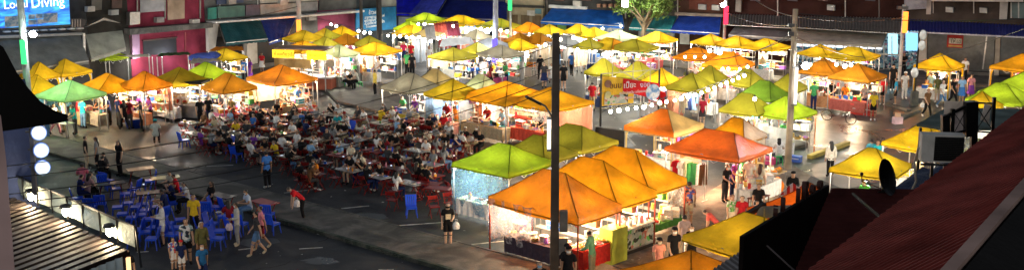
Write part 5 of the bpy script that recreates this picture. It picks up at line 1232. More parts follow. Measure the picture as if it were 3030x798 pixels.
tarp('cart_roof',((312,172,2.2),(450,166,2.2),(440,158,2.4),(322,164,2.4)),'grey roofed snack cart with bright front panel','cart',(.2,.2,.17),'paint')
lamp(P(410,180,1.9),26,(1,.95,.9),.1); lamp(P(510,165,1.9),14,(.9,.95,1),.1); lamp(P(600,182,1.9),20,(.95,.97,1),.1); lamp(P(1350,118,1.8),60,(.9,.95,1),.1); lamp(P(1290,112,1.7),40,(.9,.95,1),.1)
# bright menu panel of the snack cart
pb=P(375,228); e=empty('menu_lightbox',pb,R(-8),'glowing white menu panel on the grey roofed snack cart','menu board'); ob('panel',MB().box((1.1,0,1.55),(1.9,.1,.5)),'sign_glow',e,(1,.95,.85)); ob('menu_column',MB().box((.35,-.02,.8),(.7,.1,.95)),'food',e,(.8,.6,.45)); ob('frame',MB().box((1.1,.0,1.84),(2.0,.14,.06)).box((1.1,0,1.27),(2.0,.14,.06)),'metal',e,(.3,.3,.3))
bt=ob('tarpaulin_bundle',MB().ball((0,0,.35),.7,12,7,(1.5,.8,.5)).ball((.6,.1,.4),.5,10,6,(1.2,.9,.7)),'awning',None,(.08,.13,.5),P(604,172,2.2)-Vector((0,0,.35))); setprops(bt,'blue tarpaulin bundle lying on the cart roof','bundle')
# white steel cart with black roof
c=P(520,345); e=empty('food_cart',c,R(-12),'white steel food cart with a flat black roof','food cart')
ob('roof',MB().box((0,0,2.15),(4.2,1.5,.12)),'paint',e,(.008,.008,.008)); ob('counter',MB().box((0,0,.85),(4.0,1.3,.08)),'metal',e,(.75,.75,.75)); ob('body',MB().box((0,0,.45),(3.9,1.2,.7)),'metal',e,(.3,.31,.32))
for x in(-1.9,-.1,.7,1.9):
    for y in(-.6,.6): ob('post',MB().bar((x,y,.89),(x,y,2.09),.06),'metal',e,(.7,.7,.7))
f=ob('display_case',MB().box((.3,-.2,1.2),(1.4,.7,.05)).box((.3,-.2,1.55),(1.4,.7,.05)).box((.3,-.2,.93),(1.4,.7,.05)),'metal',e,(.85,.85,.85)); ob('wares',MB().box((.3,-.2,1.06),(1.2,.5,.15)).box((.3,-.2,1.38),(1.2,.5,.15)),'food',f,(.7,.65,.5))
lamp(c+Vector((.2,-.3,1.95)),45,(1,.98,.96),.1); lamp(c+Vector((-1.2,-.3,1.9)),35,(1,.98,.96),.1)
CARTREF='on the white steel cart with black roof'
for i in range(9):
    q=c+Vector((-1.8+i*.42,-.45-.08*(i%2),.9)); q=c+Matrix.Rotation(R(-12),3,'Z')@Vector((-1.8+i*.45,-.5,.895)); good(random.choice(['tray','jar','pot','cups','basket']),q,R(-12),CARTREF,'wares on the stall tables',['white','silver','cream','red'])
# yellow lightbox sign cart
c=P(905,262); zt=2.6; e=empty('sign_cart',c,R(-14),'food cart crowned by two glowing yellow sign boxes','food cart')
ob('roof',MB().box((0,0,2.72),(3.6,1.7,.06),R(4)),'metal',e,(.3,.2,.17)); ob('canvas_wrap',MB().grid((-1.8,-.85,1.5),(.75,-.85,1.5),(.75,-.85,2.1),(-1.8,-.85,2.1),14,4,lambda u,v: Vector((0,.05*math.sin(u*14),0))),'awning',e,(.42,.26,.1)); ob('canvas_wrap',MB().grid((1.0,-.6,1.45),(1.8,.7,1.45),(1.8,.7,1.95),(1.0,-.6,1.95),14,4),'awning',e,(.2,.16,.13))
s1=ob('sign_box',MB().box((-1.15,-.82,2.38),(1.5,.12,.52)),'sign_glow',e,(.85,.55,.03)); s2=ob('sign_box',MB().box((1.2,-.82,2.36),(1.35,.12,.55)),'sign_glow',e,(.95,.75,.03))
for par,tx,x in((s1,'ก๋วยเตี๋ยวเรือ',-1.78),(s2,'ข้าวมันไก่',.68)):
    t=ob('lettering',text_mesh(tx,.3,.008),'paint',par,(.45,.12,.02)); t.matrix_basis=Matrix.Translation((x,-.9,2.28))@Matrix.Rotation(R(90),4,'X')
for x in(-1.75,.85,1.75): ob('post',MB().bar((x,-.8,0),(x,-.8,2.65),.06),'metal',e,(.6,.6,.6))
for x in(-1.75,1.75): ob('post',MB().bar((x,.8,0),(x,.8,2.65),.06),'metal',e,(.6,.6,.6))
ob('counter',MB().box((1.1,0,.85),(2.0,1.2,.1)),'metal',e,(.5,.5,.5)); ob('body',MB().box((1.1,0,.42),(1.9,1.1,.75)),'paint',e,(.35,.1,.06)); lamp(c+Vector((1.1,-.3,1.7)),50,(1,.97,.94),.1)
# bins, tubs, coolers
def thing1(name,mb,mat,color,loc,rz,label,cat,smooth=False): return setprops(ob(name,mb,mat,None,color,loc,rz,smooth=smooth),label,cat)
def tub(px,py,color,label,h=.75,r=.36,lidc=None,stool=None):
    p=P(px,py); zb=0
    if stool:
        spawn('stool',STOOL,p,.3,stool,'stool','low plastic stools',{'seat':(.5,.03,.04),'leg':(.45,.03,.03)}); p=p+Vector((0,0,.463))
    e=empty('tub',p,0,label,'tub'); ob('drum',MB().lathe((0,0,0),[(r*.85,0),(r,h*.9),(r*1.06,h*.93),(r*1.06,h),(r*.95,h)],16),'plastic',e,color,smooth=True)
    if lidc: ob('lid',MB().lathe((0,0,h),[(r*1.05,.0),(r*1.08,.04),(r*.4,.07)],16),'plastic',e,lidc)
tub(1538,738,(.015,.03,.2),'navy blue tub with white lid standing on a red stool',.6,.26,(.75,.72,.68),'red plastic stool under the navy blue tub')
tub(645,332,(.02,.06,.5),'tall blue barrel with a green lid by the brown canopy',.9,.36,(.1,.6,.15)); tub(400,375,(.015,.05,.4),'wide blue tub beside the dark clothed shopper',.5,.55,(.6,.6,.6))
def cooler(px,py,c,label,rz=-.6,s=1.0):
    e=empty('cool_box',P(px,py),rz,label,'cool box'); ob('body',MB().box((0,0,.22*s),(.8*s,.5*s,.44*s)),'plastic',e,c); ob('lid',MB().box((0,0,.475*s),(.84*s,.54*s,.07*s)),'plastic',e,tuple(min(1,x*1.4+.03) for x in c)); ob('handle',MB().bar((-.3*s,-.29*s,.3*s),(.3*s,-.29*s,.3*s),.03),'plastic',e,(.6,.6,.6))
cooler(1266,382,(.5,.02,.03),'red cool box beside the pink skirted table'); cooler(2546,338,(.55,.03,.02),'big red cool box beside the yellow shirted walker',-.5,1.3); cooler(2565,340,(.5,.03,.02),'second red cool box nearer the round signal pole',-.5,1.2); cooler(2275,485,(.75,.08,.3),'pink cool box by the seated white shirt woman',-.6,.7); cooler(2356,478,(.05,.12,.5),'small blue box behind the concrete pole',-.6,.6)
spawn('stool',STOOL,P(2302,488),.2,'green stool under the white shirted woman by the pole','stool','low plastic stools')
spawn('stool',STOOL,P(1013,262),.2,'bright green stool under a diner at the pale canopy','stool','low plastic stools'); spawn('stool',STOOL,P(1064,262),.5,'second green stool nearer the yellow jacketed man','stool','low plastic stools')
e=empty('parcel',P(2655,366),.3,'pink and white box standing alone on the road','box'); ob('box',MB().box((0,0,.2),(.5,.35,.4)),'paint',e,(.75,.5,.55)); ob('top_pack',MB().box((0,0,.52),(.25,.2,.22)),'paint',e,(.7,.45,.3))
# bicycle-like cart wheels by the brown canopies
for px,py,l in((2447,340,'spoked cart wheel under the brown canopy with orange hem'),(2518,352,'spoked cart wheel beside the red cool boxes')):
    e=empty('cart_wheel',P(px,py,.33),R(-30),l,'wheel'); m=MB(); [m.tube((.3*math.cos(a),0,.3*math.sin(a)),(.3*math.cos(a+.4),0,.3*math.sin(a+.4)),.025,n=5) for a in [i*.4 for i in range(16)]]; ob('tyre',m,'rubber',e,(.02,.02,.02)); m=MB(); [m.tube((0,0,0),(.3*math.cos(a),0,.3*math.sin(a)),.006,n=4) for a in [i*.52 for i in range(12)]]; ob('spoke_set',m,'metal',e,(.5,.5,.5))
# clear plastic walls
def sheetwall(a,b,z0,z1,label,color=(.6,.75,.85),seed=1):
    a=P(*a);b=P(*b);rr=random.Random(seed); d=b-a; n=Vector((-d.y,d.x,0)).normalized()
    m=MB().grid(Vector((0,0,z0)),d+Vector((0,0,z0)),d+Vector((0,0,z1)),Vector((0,0,z1)),26,10,lambda u,v: n*(.06*math.sin(u*23+3*v)+.05*math.sin(u*7+v*5)))
    setprops(ob('plastic_sheet',m,'clear_sheet',None,color,a,smooth=True),label,'plastic sheet')
T=TENTS[84]
def sw(T,x0,y0,x1,y1,z0,z1,label,color=(.6,.75,.85)):
    a=local(T,x0,y0);b=local(T,x1,y1);d=b-a;n=Vector((-d.y,d.x,0)).normalized()
    m=MB().grid(Vector((0,0,z0)),d+Vector((0,0,z0)),d+Vector((0,0,z1)),Vector((0,0,z1)),26,10,lambda u,v: n*(.06*math.sin(u*23+3*v)+.05*math.sin(u*7+v*5)))
    setprops(ob('plastic_sheet',m,'clear_sheet',None,color,a,smooth=True),label,'plastic sheet')
hx,hy=T['hx'],T['hy']; sw(T,-hx,-hy,hx,-hy,.25,2.0,'bluish clear sheet closing the lime canopy towards the diners',(.3,.58,.85)); sw(T,-hx,hy,-hx,-hy,.25,2.0,'clear sheet on the back side of lime canopy',(.3,.58,.85))
lamp(local(T,-.5,-.3,1.3),18,(.6,.8,1),.1)
T=TENTS[101]; hx,hy=T['hx'],T['hy']; sw(T,-hx,-hy,0,-hy,.5,2.05,'hazy clear sheet on the nearest trio canopy',(.75,.7,.72)); sw(T,-hx,hy,-hx,-hy,.3,2.0,'blue tinted sheet at the rear of nearest trio canopy',(.4,.5,.75))
T=TENTS[103]; hx,hy=T['hx'],T['hy']; sw(T,hx*.1,hy,hx,hy,.9,2.05,'pale clear sheet beside the lamp on the far trio canopy',(.75,.7,.66))
T=TENTS[40]; sw(T,T['hx']*.1,T['hy']*-1,T['hx'],-T['hy'],1.35,2.05,'bundled white sheet hanging from amber canopy edge',(.8,.78,.72))
for k,l in((65,'long white sheet wall under the olive canopy'),(71,'long white sheet wall under the lime canopy'),(31,'white hanging sheet under the olive canopy by the island'),(81,'grey side sheet on the amber canopy by the glossy one')):
    T=TENTS[k]; m=MB().grid((-T['hx'],-T['hy']+.05,.35),(T['hx'],-T['hy']+.05,.35),(T['hx'],-T['hy']+.05,1.5),(-T['hx'],-T['hy']+.05,1.5),16,5,lambda u,v: Vector((0,.05*math.sin(u*17),0))) if k!=81 else MB().grid((T['hx'],-T['hy'],1.2),(T['hx'],T['hy'],1.2),(T['hx'],T['hy'],2.0),(T['hx'],-T['hy'],2.0),16,5,lambda u,v: Vector((.05*math.sin(u*17),0,0)))
    setprops(ob('side_sheet',m,'canopy',None,(.75,.76,.75) if k!=81 else (.5,.46,.4),(T['c'].x,T['c'].y,0),T['th']),l,'sheet')
# the trio's own counters
T=TENTS[101]; thA=T['th']; hx,hy=T['hx'],T['hy']
def C(T,x,y,w,d,h,rz,label,cloth=None,top=(.6,.6,.58),**k): 
    USED.add(label); return counter(local(T,x,y),T['th']+rz,w,d,h,label,cloth,top,**k)
C(T,hx-.35,-.05,1.9,.8,.82,R(90),'grill table with red poster cloth at the nearest trio canopy',(.5,.03,.025))
C(T,.1,-hy+.35,2.9,.7,.75,0,'dark draped table at the foot of the tall dark pole',(.05,.035,.05))
for i in range(12): good(random.choice(['tray','skewers','skewers','basket']),local(T,hx-.55+.38*(i%2),-.8+(i//2)*.3,.829),random.uniform(0,3),'on the grill table with red poster cloth','wares on the stall tables',['golden','red','green','orange','brown','yellow'],.8)
for i in range(10): good(random.choice(['tray','basket','bottle','jar','pot']),local(T,-1.15+.27*i,-hy+.25+.2*(i%2),.759),random.uniform(0,3),'on the dark draped table by the pole','wares on the stall tables',['golden','red','green','orange','purple','white','pink'],.9)
o=ob('cooler_cabinet',MB().box((0,0,.65),(.9,.6,1.3)),'paint',None,(.42,.48,.06),local(T,hx-.15,hy-.25),T['th']+R(90)); setprops(o,'lime green cabinet between the grill table and drinks counter','cabinet')
T=TENTS[102]; hx,hy=T['hx'],T['hy']
e=empty('drinks_counter',local(T,hx-.2,0),T['th']+R(90),'drinks counter fronted by a grey menu poster with coffee pictures','counter')
ob('top',MB().box((0,0,.98),(1.9,.65,.05)),'paint',e,(.7,.7,.68)); ob('body',MB().box((0,0,.55),(1.85,.6,.8)),'paint',e,(.2,.2,.19)); ob('menu_poster',MB().box((0,-.315,.58),(1.8,.02,.72)),'food_poster',e); ob('plinth',MB().box((0,0,.07),(1.9,.6,.14)),'paint',e,(.02,.02,.02))
t=ob('lettering',text_mesh('กาแฟ ชานม',.2,.006),'paint',e,(.05,.04,.03)); t.matrix_basis=Matrix.Translation((-.25,-.34,.78))@Matrix.Rotation(R(90),4,'X')
for i in range(10): good(random.choice(['cups','bottle','jar','cup','cups']),local(T,hx-.25+.15*(i%2),-.75+.17*i,1.006),random.uniform(0,3),'on the drinks counter with menu poster','wares on the stall tables',['white','red','white','cream','pink','silver'])
T=TENTS[103]; hx,hy=T['hx'],T['hy']
C(T,hx-.3,0,2.1,.75,.62,R(90),'low stall table with green cloth at the far trio canopy',(.05,.16,.03),(.06,.2,.04),skirt_h=.25)
for i in range(8): good(random.choice(['tray','case','jar','cups']),local(T,hx-.4+.25*(i%2),-.8+.22*i,.63),random.uniform(1.3,1.8),'on the low green clothed table','wares on the stall tables',['blue','white','silver','yellow','cream','red'])
# the white table by the glossy canopy
T=TENTS[80]; hx,hy=T['hx'],T['hy']; rz=R(90)
C(T,hx+.15,0,2*hy*.95,.75,.8,rz,'long white clothed table lit by strong lamps',(.78,.77,.74))
for i in range(12): good(random.choice(['cups','bottle','jar','case','tray']),local(T,hx-.0+.3*(i%2),-hy*.85+i*hy*.145,.81),random.uniform(1.2,1.9),'on the long white table','wares on the stall tables',['white','cream','white','golden','silver','red','brown'])
for i in range(3): vendor(T,hx-.95-.1*i,-hy*.6+i*hy*.55,T['th']*57.3+random.uniform(-20,20),'cook',where='serving under the')
rail(local(T,-hx*.75,-hy+.1),local(T,hx*.1,-hy+.1),1.7,'under the glossy red orange canopy',7,cols=['red','beige','green','brown','white'])
# bench table with red frame
C(T,hx+.75,-hy*.7,1.1,.5,.55,rz,'small brown framed bench before the long white table',None,(.18,.05,.03),group='benches',posts=(.2,.06,.03))
# price board
p=P(2262,565); e=empty('price_board',p,R(-58),'white price board leaning by the alley wares','sign board'); ob('board',MB().box((0,0,.55),(.85,.03,.6)),'paint',e,(.6,.58,.62)); m=MB(); [m.box((-.02*k,-.02,.76-.09*k),(.7-.06*(k%3),.006,.035)) for k in range(6)]; ob('writing',m,'paint',e,(.4,.1,.15))
o=ob('orange_sack',MB().ball((0,0,.3),.3,10,7,(1,.8,1.1)).ball((.0,0,.62),.12,8,5),'cloth',None,(.8,.2,.02),P(2300,570)); setprops(o,'bright orange sack beside the price board','sack')
C(TENTS[81],TENTS[81]['hx']+1.0,-.3,1.6,.8,.7,R(90),'tan plank table beside the concrete pole',None,(.6,.42,.2))
for i in range(6): good(random.choice(['carton','basket','tray']),local(TENTS[81],TENTS[81]['hx']+.85+.3*(i%2),-.9+.22*i,.703),1.5,'on the tan plank table','wares on the stall tables',['golden','white','orange','cream'])
# ------------------------------------------------------------------ the open air dining area
def inpoly(x,y,poly):
    c=False
    for (x0,y0),(x1,y1) in zip(poly,poly[1:]+poly[:1]):
        if (y0>y)!=(y1>y) and x<(x1-x0)*(y-y0)/(y1-y0)+x0: c=not c
    return c
def topix(p):
    d=Vector(p)-Vector((0,0,CAMZ)); f=d.y*math.cos(TILT)-d.z*math.sin(TILT); u=d.y*math.sin(TILT)+d.z*math.cos(TILT)
    return 1515+FPX*d.x/f, 399-FPX*u/f
DPOLY=[(545,425),(590,375),(700,340),(800,352),(930,345),(1010,368),(1130,372),(1240,395),(1330,425),(1440,440),(1420,470),(1340,500),(1335,590),(1250,630),(1100,600),(960,575),(830,520),(690,478),(560,460)]
rows={}
for j in range(12):
    for i in range(-16,6):
        s=i*2.0+(.5 if j%2 else 0); t=1.9+j*1.62
        q=uv(s+random.uniform(-.15,.15),t+random.uniform(-.12,.12)); x,y=topix(q)
        if inpoly(x,y,DPOLY): rows.setdefault(j,[]).append((s,q))
tid=0; ang0=math.atan2(V.y,V.x)
tops=[((.28,.015,.012),'red'),((.28,.015,.012),'red'),((.45,.38,.28),'beige'),((.5,.5,.5),'pale'),((.12,.02,.02),'dark red')]
jr=0
SH_W=['white']*12+['black']*26+['charcoal']*6+['grey']*4+['cream']*3+['navy','navy','grey','grey','red','maroon','blue','light blue','green','yellow','pink','purple','beige','charcoal','cream','teal','brown','orange','maroon']
for j in sorted(rows):
    rowname=ORD[jr]; jr+=1
    for n,(s,q) in enumerate(sorted(rows[j],key=lambda a:a[0])):
        col,cn=random.choice(tops); a=ang0+random.uniform(-.12,.12)
        where=f"{ORD[n]} table, {rowname} row from pavement"
        spawn('dining_table',TABLE,q,a,f"{cn} folding table, {ORD[n]} along the {rowname} row from the pavement",'table','folding dining tables',{'tabletop':col,'edge_trim':col})
        cs,sn=math.cos(a),math.sin(a)
        def L(x,y,z=0): return Vector((q.x+x*cs-y*sn,q.y+x*sn+y*cs,z))
        for sy,sx in((-1,-.3),(-1,.3),(1,-.3),(1,.3)):
            side='near' if sy<0 else 'far'; which='kerb corner' if sx>0 else 'road corner'
            sname=f"{side} {'alley' if sx>0 else 'road'} corner"
            r=random.random()
            blue=(random.random()<(.1 if jr<=2 else .04))
            push=.52+random.uniform(-.04,.1); cp=L(sx*1.0+random.uniform(-.04,.04),sy*push); face=a+(math.pi/2 if sy<0 else -math.pi/2)+random.uniform(-.15,.15)
            rz=face+math.pi/2
            if r<.66:
                spawn('plastic_chair' if blue else 'folding_chair',BLUE if blue else FOLD,cp,rz,f"{'blue plastic' if blue else 'red folding'} chair, {sname}, {where}",'chair','chairs around the dining tables')
            if r<(.56 if jr>1 else .5):
                sh=random.choice(SH_W); hr=random.choice(['short_hair','long_hair','long_hair','short_hair'])
                fwd=Vector((math.cos(face),math.sin(face),0))
                person(cp+fwd*.04,math.degrees(face),random.choice(['sit','sit','eat','back']),f"{'long' if hr=='long_hair' else 'short'} haired diner in {sh}, {sname}, {where}",shirt=sh,lower=random.choice(['trousers','trousers','shorts']),lowc=random.choice(['black','denim','navy','charcoal','khaki','white']),hair=hr,shoes=random.choice(['black','white','charcoal']),scale=random.uniform(.93,1.03),group='diners at the folding tables',mask=random.choice([None,None,None,'white']))
        for (x,y) in random.sample([(-.4,-.15),(-.15,.1),(.1,-.12),(.38,.14),(.4,-.14),(-.4,.17)],random.choice([3,4,4])):
            k=random.choice(['bottle','cup','cup','plate','plate','bowl','bowl','phone','napkin']); p=L(x,y,.7495)
            good(k,p,random.uniform(0,6),f"on the {where}",'things on the dining tables',['white','white','red','orange','green','blue','pink','golden','cream','brown'])
# ------------------------------------------------------------------ blue chairs and tables at lower left
bl=[(232,612,20),(258,588,80),(300,566,120),(372,600,200),(398,585,170),(365,660,190),(392,672,185),(418,664,200),(446,676,190),(405,708,180),(430,716,200),(455,702,170),(478,668,150),(462,640,190),(498,690,0),(520,702,10),(508,722,350),(535,678,20),(600,700,10),(628,690,350),(650,712,0),(662,668,20),(615,650,90),(690,700,40),(640,640,0),(808,690,60),(795,660,80),(445,560,200),(470,552,180),(430,600,190),(345,585,30),(320,560,60),(512,628,40),(715,690,70),(560,610,30),(420,632,190)]
for i,(x,y,fa) in enumerate(bl):
    if i in(28,): continue
    pl=['by the corrugated roof fence','by the pink shirted sitter','before the grey jacket sitter','between the unlit tables','behind the chair cluster','at the road side of the cluster','in the road side front row','in the middle of the front row','at the alley end of the front row','nearest the white clad walker','behind the white clad walker','touching the yellow shirted man','by the dark table edge','behind the front row, second rank','behind the patterned top woman','left of the yellow shirted man','at the heels of the yellow shirted man','just behind the yellow shirted man','behind the grey topped woman','next to the grey topped woman','beyond the grey topped woman','by the white dressed sitter','beside the black shirted lounger','beside the pink topped woman','under the black shirted lounger','alone at the red table end','at the far side of that red table','top one beside the pale table','second by the pale table','at the pale table near side','under the dark group','at the far dark table','beside the sitter in navy','close to the red table front','behind the woman with hair tied','at the cluster middle, third rank'][i]
    spawn('plastic_chair',BLUE,P(x,y),R(fa+90),f"blue plastic chair {pl}",'chair','blue plastic chairs by the road')
more=[(350,640,195,'lowest rank by the fence end'),(380,628,200,'tucked in the second rank'),(405,640,190,'second rank, middle of the cluster'),(432,650,185,'second rank towards the white walker'),(372,700,200,'fence end of the lowest rank'),(395,735,195,'lowest of all by the fence end'),(452,735,180,'lowest of all by the white walker'),(535,720,10,'hidden behind the leaf print top'),(600,640,30,'between yellow shirted man and lounger'),(645,735,350,'lowest beside the headscarf woman'),(672,640,40,'at the white dressed sitter side'),(300,630,100,'just beyond the fence lamp'),(270,640,90,'close along the fence')]
for x,y,fa,pl in more: spawn('plastic_chair',BLUE,P(x,y),R(fa+90),f"blue plastic chair {pl}",'chair','blue plastic chairs by the road')
tb=[(418,545,.5,(.4,.32,.22),'pale bare table by the far blue chairs'),(492,572,.4,(.42,.4,.2),'yellowish table beside the red jacket sitter'),(785,648,-.7,(.32,.02,.03),'red table with blue chairs beside the pavement kerb'),(330,590,.5,(.04,.04,.05),'dark table among shaded group by the fence'),(660,628,-.6,(.05,.05,.06),'dark table before the white dressed sitter'),(450,618,.4,(.03,.03,.04),'dark table behind the blue chair cluster')]
for x,y,rz,c,l in tb: spawn('dining_table',TABLE,P(x,y),rz,l,'table','tables by the road',{'tabletop':c,'edge_trim':c})
for (x,y,k,c,l) in ((500,566,'bottle','white','standing on the yellowish table'),(665,624,'bowl','white','on the dark table before white dressed sitter'),(648,628,'plate','white','on the dark table before white dressed sitter'),(425,545,'phone','white','lying lit on the pale bare table'),(780,644,'cup','white','on the red table beside the kerb')):
    good(k,P(x,y,.75),.4,l,'things on the tables by the road',[c])
# ------------------------------------------------------------------ people one can single out
def pp(x,y,face,pose,label,**k): k.setdefault('group',None); return person(P(x,y),face,pose,label,**k)
def bag(per,hand,color,label,mat='cloth'):
    h=POSE_H.get(per.name)
    return None
def carrybag(x,y,z,color,label,rz=0):
    m=MB().lathe((0,0,0),[(.05,0),(.13,.02),(.15,.14),(.1,.25),(.03,.3)],9); m.path([(-.03,0,.28),(-.04,0,.4),(.04,0,.4),(.03,0,.28)],.008,5)
    setprops(ob('carrier_bag',m,'cloth',None,color,P(x,y)+Vector((0,0,z)),rz),label,'bag','carrier bags')
g=pp(1326,728,-80,'carry','girl in black printed tee and shorts walking with white bag',shirt='black',lower='shorts',lowc='black',hair='long_hair',shoes='white',mask='black')
ob('shirt_print',MB().box((0,-.168,1.21),(.2,.012,.2)),'food',g,(.7,.6,.4))
carrybag(1350,700,.32,(.75,.78,.8),'white plastic bag held by the girl in black')
pp(897,650,200,'bend','man in red shirt stooping forward on the pavement strip',shirt='red',shoes='white'); carrybag(880,640,.42,(.8,.8,.82),'white bag in the hand of the stooping red shirted man')
pp(792,556,130,'stand','man in blue tee with a sling bag seen from behind',shirt='blue',lowc='black',shoes='white')
pp(762,756,195,'walk','striding person in dark grey tee and denim shorts',shirt='charcoal',lower='shorts',lowc='denim',shoes='beige')
pp(776,738,195,'walk','person in pink top hidden behind the striding walker',shirt=(.8,.28,.34),lower='shorts',lowc='maroon',hair='short_hair',shoes='beige')
pp(704,726,200,'carry','woman in pale grey top and grey trousers holding bag',shirt=(.5,.5,.48),lowc='grey',mask='white',shoes='beige',top='long_shirt'); carrybag(680,706,.35,(.75,.62,.65),'pinkish bag hanging beside the grey topped woman')
pp(578,700,-85,'stand','man in bright yellow tee standing among blue chairs',shirt='yellow',lowc='black')
pp(556,780,-70,'stand','woman in black and white leaf print top and black shorts',shirt='grey',shirtmat='leaf_print',lower='shorts',lowc='black',hair='short_hair')
pp(516,800,-40,'stand','child in red striped top beside the red capped child',shirt='red',shirtmat='stripe_print',lower='shorts',lowc='white',scale=.72)
pp(540,812,-60,'stand','child in red cap, navy tee and white shorts',shirt='navy',lower='shorts',lowc='white',cap='red',scale=.74)
pp(602,786,-50,'carry','woman in white headscarf and olive jacket',shirt='olive',top='long_shirt',lowc='brown',hair='long_hair',hairc=(.7,.66,.62),scale=.97)
pp(603,842,-60,'walk','masked child in blue tee with green print',shirt=(.02,.12,.3),lowc='navy',mask='white',scale=.86)
pp(484,726,200,'phone','white clad walker in long tee, white shorts and black shoes',shirt='white',top='long_shirt',lower='shorts',lowc='white',shoes='black',mask='white')
pp(383,882,-60,'stand','dark clothed person at the lit doorway under corrugated roof',shirt='black',lowc='black')
pp(258,505,20,'stand','dark topped person in beige trousers near the round signs',shirt='black',lowc='beige',shoes='white'); pp(290,508,190,'stand','person with pale backpack among the shaded group',shirt='grey',lowc='black',hair='long_hair')
pp(300,545,60,'sit','dark shirted sitter beside the shaded table',shirt='black',lowc='black'); pp(356,520,230,'stand','long haired person in black leaning by the shaded table',shirt='black',hair='long_hair',lowc='black'); pp(322,530,200,'sit','second dark sitter beside the shaded table',shirt='charcoal',lowc='black')
pp(247,570,100,'sit','sitter in pink shirt behind the fence',shirt=(.6,.15,.22),lowc='black'); pp(283,590,-120,'sit','masked sitter in pale grey jacket on a blue chair',shirt=(.5,.52,.46),top='long_shirt',lowc='black',mask='white'); pp(262,602,60,'sit','sitter in pinkish top with bent head by the fence',shirt=(.5,.3,.3),hair='long_hair',lowc='black'); pp(235,605,30,'sit','sitter in navy on the blue chair by the fence',shirt='navy',lowc='navy')
pp(530,600,200,'sit','sitter with red jacket near the yellowish table',shirt='red',lowc='black',hair='short_hair'); pp(515,588,230,'sit','sitter in cream top near the yellowish table',shirt='cream',lowc='black'); pp(520,620,200,'eat','masked sitter in striped navy tee',shirt='navy',lowc='black',mask='white'); pp(560,625,210,'sit','white topped sitter beside the yellow shirted man',shirt='white',hair='long_hair',lowc='black')
pp(625,632,215,'back','lounger in black tee with white print and long hair',shirt='black',hair='long_hair',lowc='maroon',scale=1.05); pp(742,650,215,'sit','white dressed sitter with mask before the dark table',shirt=(.55,.65,.78),lowc='denim',mask='white'); pp(682,690,120,'sit','sitter in dark red partly behind the grey topped woman',shirt='maroon',lowc='brown',hair='long_hair'); pp(496,650,180,'sit','sitter in dark navy beside the front chairs',shirt='navy',lowc='navy')
pp(165,398,-20,'walk','person in white top and loose pink trousers by the signs',shirt='white',lowc='pink',hair='short_hair'); pp(192,378,200,'stand','long haired person in pale yellow by the pistachio canopy',shirt=(.7,.6,.35),hair='long_hair',lowc='cream')
pp(355,372,60,'stand','shopper in bright red tee at the food stalls',shirt='red',lowc='black',lower='shorts'); pp(370,384,140,'walk','black clad shopper passing the wide blue tub',shirt='black',lowc='black',hair='long_hair'); pp(420,388,20,'stand','dark shopper waiting near the white steel cart',shirt='charcoal',lowc='black'); pp(462,428,100,'sit','sitter in pale tee with teal cap facing the cart',shirt=(.5,.55,.5),lowc='black',cap='teal')
pp(595,378,-60,'stand','cart vendor in black tee before the steel cart end',shirt='black',lowc='black'); pp(620,372,-100,'stand','long haired woman in black near the blue barrel',shirt='black',hair='long_hair',lowc='navy'); pp(660,352,-60,'stand','dark clothed helper between barrel and brown canopy',shirt='charcoal',lowc='black')
pp(740,246,-120,'stand','woman in purple dress near the mustard canopy',shirt='purple',lower='skirt',lowc='purple',hair='long_hair'); pp(776,216,-100,'stand','girl in red and white by the dark doorway',shirt='red',lower='skirt',lowc='white',hair='long_hair',scale=.85); pp(725,248,60,'stand','person in blue near the orange post',shirt='blue',lowc='black')
pp(1110,284,170,'stand','standing man in yellow jacket and black trousers',shirt=(.8,.62,.12),top='long_shirt',lowc='black')
e=pp(1016,262,-10,'sit','white shirted diner on the bright green stool',shirt='white',lowc='black'); pp(1060,262,190,'sit','pale shirted diner on the second green stool',shirt=(.6,.6,.55),lowc='black',hair='long_hair'); pp(1032,268,-30,'sit','dark diner bending beside the green stools',shirt='black',lowc='black')
pp(1195,190,-100,'walk','woman in red walking under the row of bulbs',shirt=(.6,.03,.12),lower='skirt',lowc='navy',hair='long_hair'); pp(1217,192,-80,'walk','person in black and red near the bulbs',shirt='red',lowc='black'); pp(1205,224,60,'stand','shopper in green near the island',shirt='green',lowc='black'); pp(1220,230,100,'stand','dark shopper beside the green topped one',shirt='black',lowc='black'); pp(1345,190,60,'stand','black haired shopper before the white tarpaulin',shirt='black',lowc='black',hair='long_hair'); pp(1270,205,-60,'stand','pale shopper in the lane under white lamps',shirt='white',lowc='beige')
pp(1667,268,100,'stand','broad man in black tee and shorts in the lane',shirt='black',lower='shorts',lowc='black',scale=1.06); pp(1610,260,-90,'stand','woman in dark top and short navy skirt',shirt='charcoal',lower='skirt',lowc='navy',hair='long_hair'); pp(1632,248,-80,'walk','small person in white dress in the lane',shirt='white',lower='skirt',lowc='white',scale=.82,hair='long_hair'); pp(1692,226,80,'walk','person in bright blue tee farther up the lane',shirt='blue',lowc='black'); pp(1714,216,-80,'walk','person in white top and pale trousers up the lane',shirt='white',lowc='white',hair='long_hair'); pp(1724,206,100,'stand','second white dressed shopper up the lane',shirt='cream',lower='skirt',lowc='white',hair='long_hair'); pp(1598,236,100,'stand','dark shopper at the white dress rail',shirt='black',lowc='black'); pp(1652,196,-80,'stand','shopper in black by far clothes rail',shirt='black',lowc='denim')
for x,y,s,l in ((1395,238,'black','dark shopper under the olive canopy with white sheets'),(1452,236,'navy','navy topped shopper by the blue light pole'),(1378,230,'grey','grey topped shopper near the black garments'),(1487,246,'black','shopper in black beside the blue light pole foot'),(1425,225,'charcoal','charcoal topped shopper among the dark garments'),(1540,230,'red','red topped stallholder at wine red table')): pp(x,y,random.choice([80,100,-90]),'stand',l,shirt=s,lowc='black')
pp(2077,376,95,'stand','shopper in maroon tee and dark shorts at the clothes rail',shirt=(.3,.015,.03),lower='shorts',lowc='charcoal',shoes='beige')
